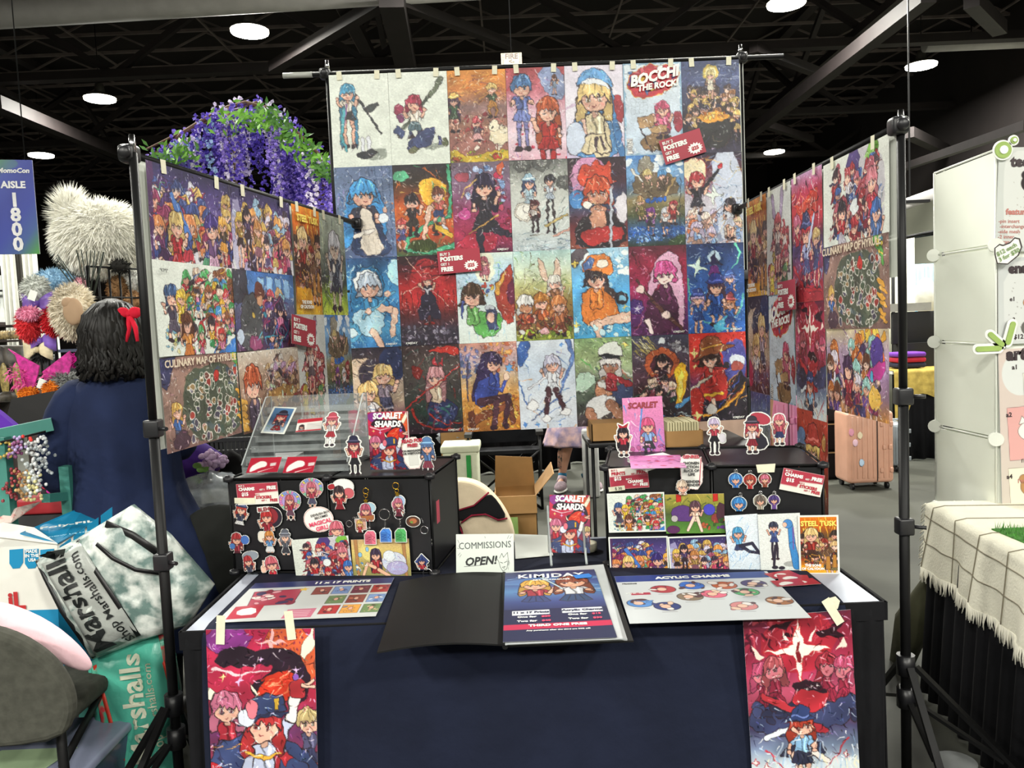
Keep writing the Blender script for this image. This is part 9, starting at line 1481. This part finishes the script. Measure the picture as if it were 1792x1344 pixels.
deco('green and white double ring decoration at the top of neighbour stall', [('ring', (1751, 264), 0, 14), ('ring', (1770, 247), 0, 6)]); deco('three radiating green bars on the right neighbour stall', [('bar', (1725, 610), 0, 36), ('bar', (1738, 594), -.75, 26), ('bar', (1763, 583), 1.3, 32)])
b = MB(); P = NF.uv(1753, 443); k = S(1, Yn); pts = [(P[0]+x*k, P[1]+y*k) for x, y in ((-22, -2), (-18, -18), (0, -20), (18, -6), (24, 8), (20, 22), (12, 24), (4, 16), (-8, 12), (-14, 14), (-22, 8))]; b.prism(pts, NF, .004, .03); t = thing('price_bubble', 'bear head shaped price card on the right neighbour stall', 'sign', NF.pt(*P, .03)); b.build('card', WC, t); b = MB(); b.tube([NF.pt(x, y, .036) for x, y in pts], .0022, 5, closed=True); b.build('outline', NM, t); text(t, '$12 each\n3 for $30', .022, (0, -.008, 0), mat('green_print', '6f8a50', .5), bold=.04, rot=.45)
# neighbour table
t = thing('neighbour_table', 'table of the right neighbour stall under a black skirt', 'table', (2.3, 2.6, 0)); zt = .75
La, Lb_ = onz(1628, 884, zt), onz(1800, 985, zt); La.y = max(La.y, 2.9)
b = MB(); b.hexa([Vector((La.x+.02, La.y, zt-.03)), Vector((Lb_.x+.02, 1.6, zt-.03)), Vector((3.2, 1.6, zt-.03)), Vector((3.2, La.y, zt-.03))], [Vector((La.x+.02, La.y, zt-.003)), Vector((Lb_.x+.02, 1.6, zt-.003)), Vector((3.2, 1.6, zt-.003)), Vector((3.2, La.y, zt-.003))]); b.build('tabletop', WHITE, t)
ed0 = Vector((La.x+.01, La.y, 0)); d_ = (Vector((Lb_.x, Lb_.y, 0))-Vector((La.x, La.y, 0))).normalized(); ed1 = ed0+d_*1.6
pleats(ed0.x, ed0.y, ed1.x, ed1.y, .02, zt-.03, 18, .02, SK, 'skirt_side', t, .05)
CRC = mat('cream_plaid_throw', 'e6e2d0', .9, var=.03, bump=.3, bscale=120)
nt = CRC.node_tree
sp = nt.nodes.new('ShaderNodeUVMap')
def throw():
    n1, n2 = 60, 24; nrm = Vector((-d_.y, d_.x, 0)); nrm = nrm if nrm.x < 0 else -nrm; b = MB(); V_ = []; rd = random.Random(3)
    for i in range(n1+1):
        u = i/n1*1.7-.04
        for k in range(n2+1):
            v = k/n2
            if v < .35: p = ed0+d_*u-nrm*(.35-v)*1.6; z = zt+.006; p = p
            else: f = (v-.35)/.65; p = ed0+d_*u+nrm*(.012+.03*f+.014*f*math.sin(u*17)+.008*math.sin(u*41)*f); z = zt+.006-f*.235
            V_.append(Vector((p.x, p.y, z)))
    for i in range(n1):
        for k in range(n2):
            uu, vv = i, k; b.cur = 1 if (i % 9 == 4 and 1) or (k in (14,)) else (2 if (i % 9 == 0 or k in (9, 19)) and False else 0); b.add([V_[i*(n2+1)+k], V_[(i+1)*(n2+1)+k], V_[(i+1)*(n2+1)+k+1], V_[i*(n2+1)+k+1]], [(0, 1, 2, 3)], True)
    b.cur = 0; t = thing('plaid_throw', 'cream plaid throw with fringe on the right neighbour table', 'tablecloth', (ed0.x, ed0.y, zt))
    o = b.build('throw_cloth', [CRC], t); me = o.data; w2 = bmesh.new(); w2.from_mesh(me); bmesh.ops.remove_doubles(w2, verts=w2.verts, dist=.0005); w2.to_mesh(me); w2.free()
    b = MB()   # woven dark lines lying in the cloth
    def line(idx, r):
        b.tube([V_[q]+nrm*.0015+Vector((0, 0, .001)) for q in idx], r, 4)
    for i in range(3, n1, 7): line([i*(n2+1)+k for k in range(n2+1)], .0022)
    for k in (12, 18): line([i*(n2+1)+k for i in range(n1+1)], .0022)
    b.build('woven_line', mat('brown_yarn', '7d7664', .9), t); b = MB()
    for i in range(n1*5):
        f = i/5; a_ = int(f); p = V_[a_*(n2+1)+n2].lerp(V_[(a_+1)*(n2+1)+n2], f-a_); q = p+Vector((rd.uniform(-.01, .01), rd.uniform(-.01, .01), -.05*rd.uniform(.8, 1.2))); b.tube([p, p.lerp(q, .5)+Vector((rd.uniform(-.004, .004), 0, 0)), q], [.0035, .003, .0015], 4)
    for i in range(40): p = V_[0].lerp(V_[n2], i/39) if 0 else V_[min(n2, int(i/39*n2))]; q = p-d_*(.045)+Vector((0, 0, -.02-rd.random()*.02)); b.tube([p, q], [.003, .0015], 4)
    b.build('fringe', mat('cream_fringe', 'e6e2d2', .9), t)
throw()
b = MB(); rd = random.Random(9)
gx0 = onz(1735, 925, zt+.01)
for i in range(1600):
    s_ = rd.random(); p = Vector((gx0.x+rd.uniform(0, .7), gx0.y-rd.uniform(.0, .5), zt+.008)); p.x += (gx0.y-p.y)*.0
    if (p.x-gx0.x) < (gx0.y-p.y)*.12-.02: continue
    tt = Vector((rd.uniform(-.4, .4), rd.uniform(-.4, .4), 1)).normalized()*rd.uniform(.015, .035); w_ = Vector((.002, 0, 0)); b.add([p-w_, p+w_, p+tt], [(0, 1, 2)])
b.bx(gx0.x, gx0.x+.7, gx0.y-.5, gx0.y, zt+.006, zt+.01); tag(b.build('grass_mat', mat('artificial_grass', '3f7a2c', .8, var=.4, scale=40)), 'green artificial grass mat on the right neighbour table', 'mat', kind='stuff')
b = MB(); p = at(1592, 1085, 3.1); b.tube([(1.63, 3.35, .0), (1.60, 3.2, .22), (1.64, 3.1, .45)], [.05, .07, .03], 10); tag(b.build('olive_bag', fabric('olive_cloth', '3c3c2c')), 'olive cloth bag leaning against the right neighbour table skirt', 'bag')
t = thing('jar_lid', 'clear round plastic lid on the floor at the bottom right', 'lid', onz(1672, 1338, .012)); b = MB(); b.tube([(0, 0, -.01), (0, 0, .012)], [.06, .065], 24); b.build('rim', mat('clear_lid_plastic', 'b8bcbc', .1, alpha=.5), t, local=True)
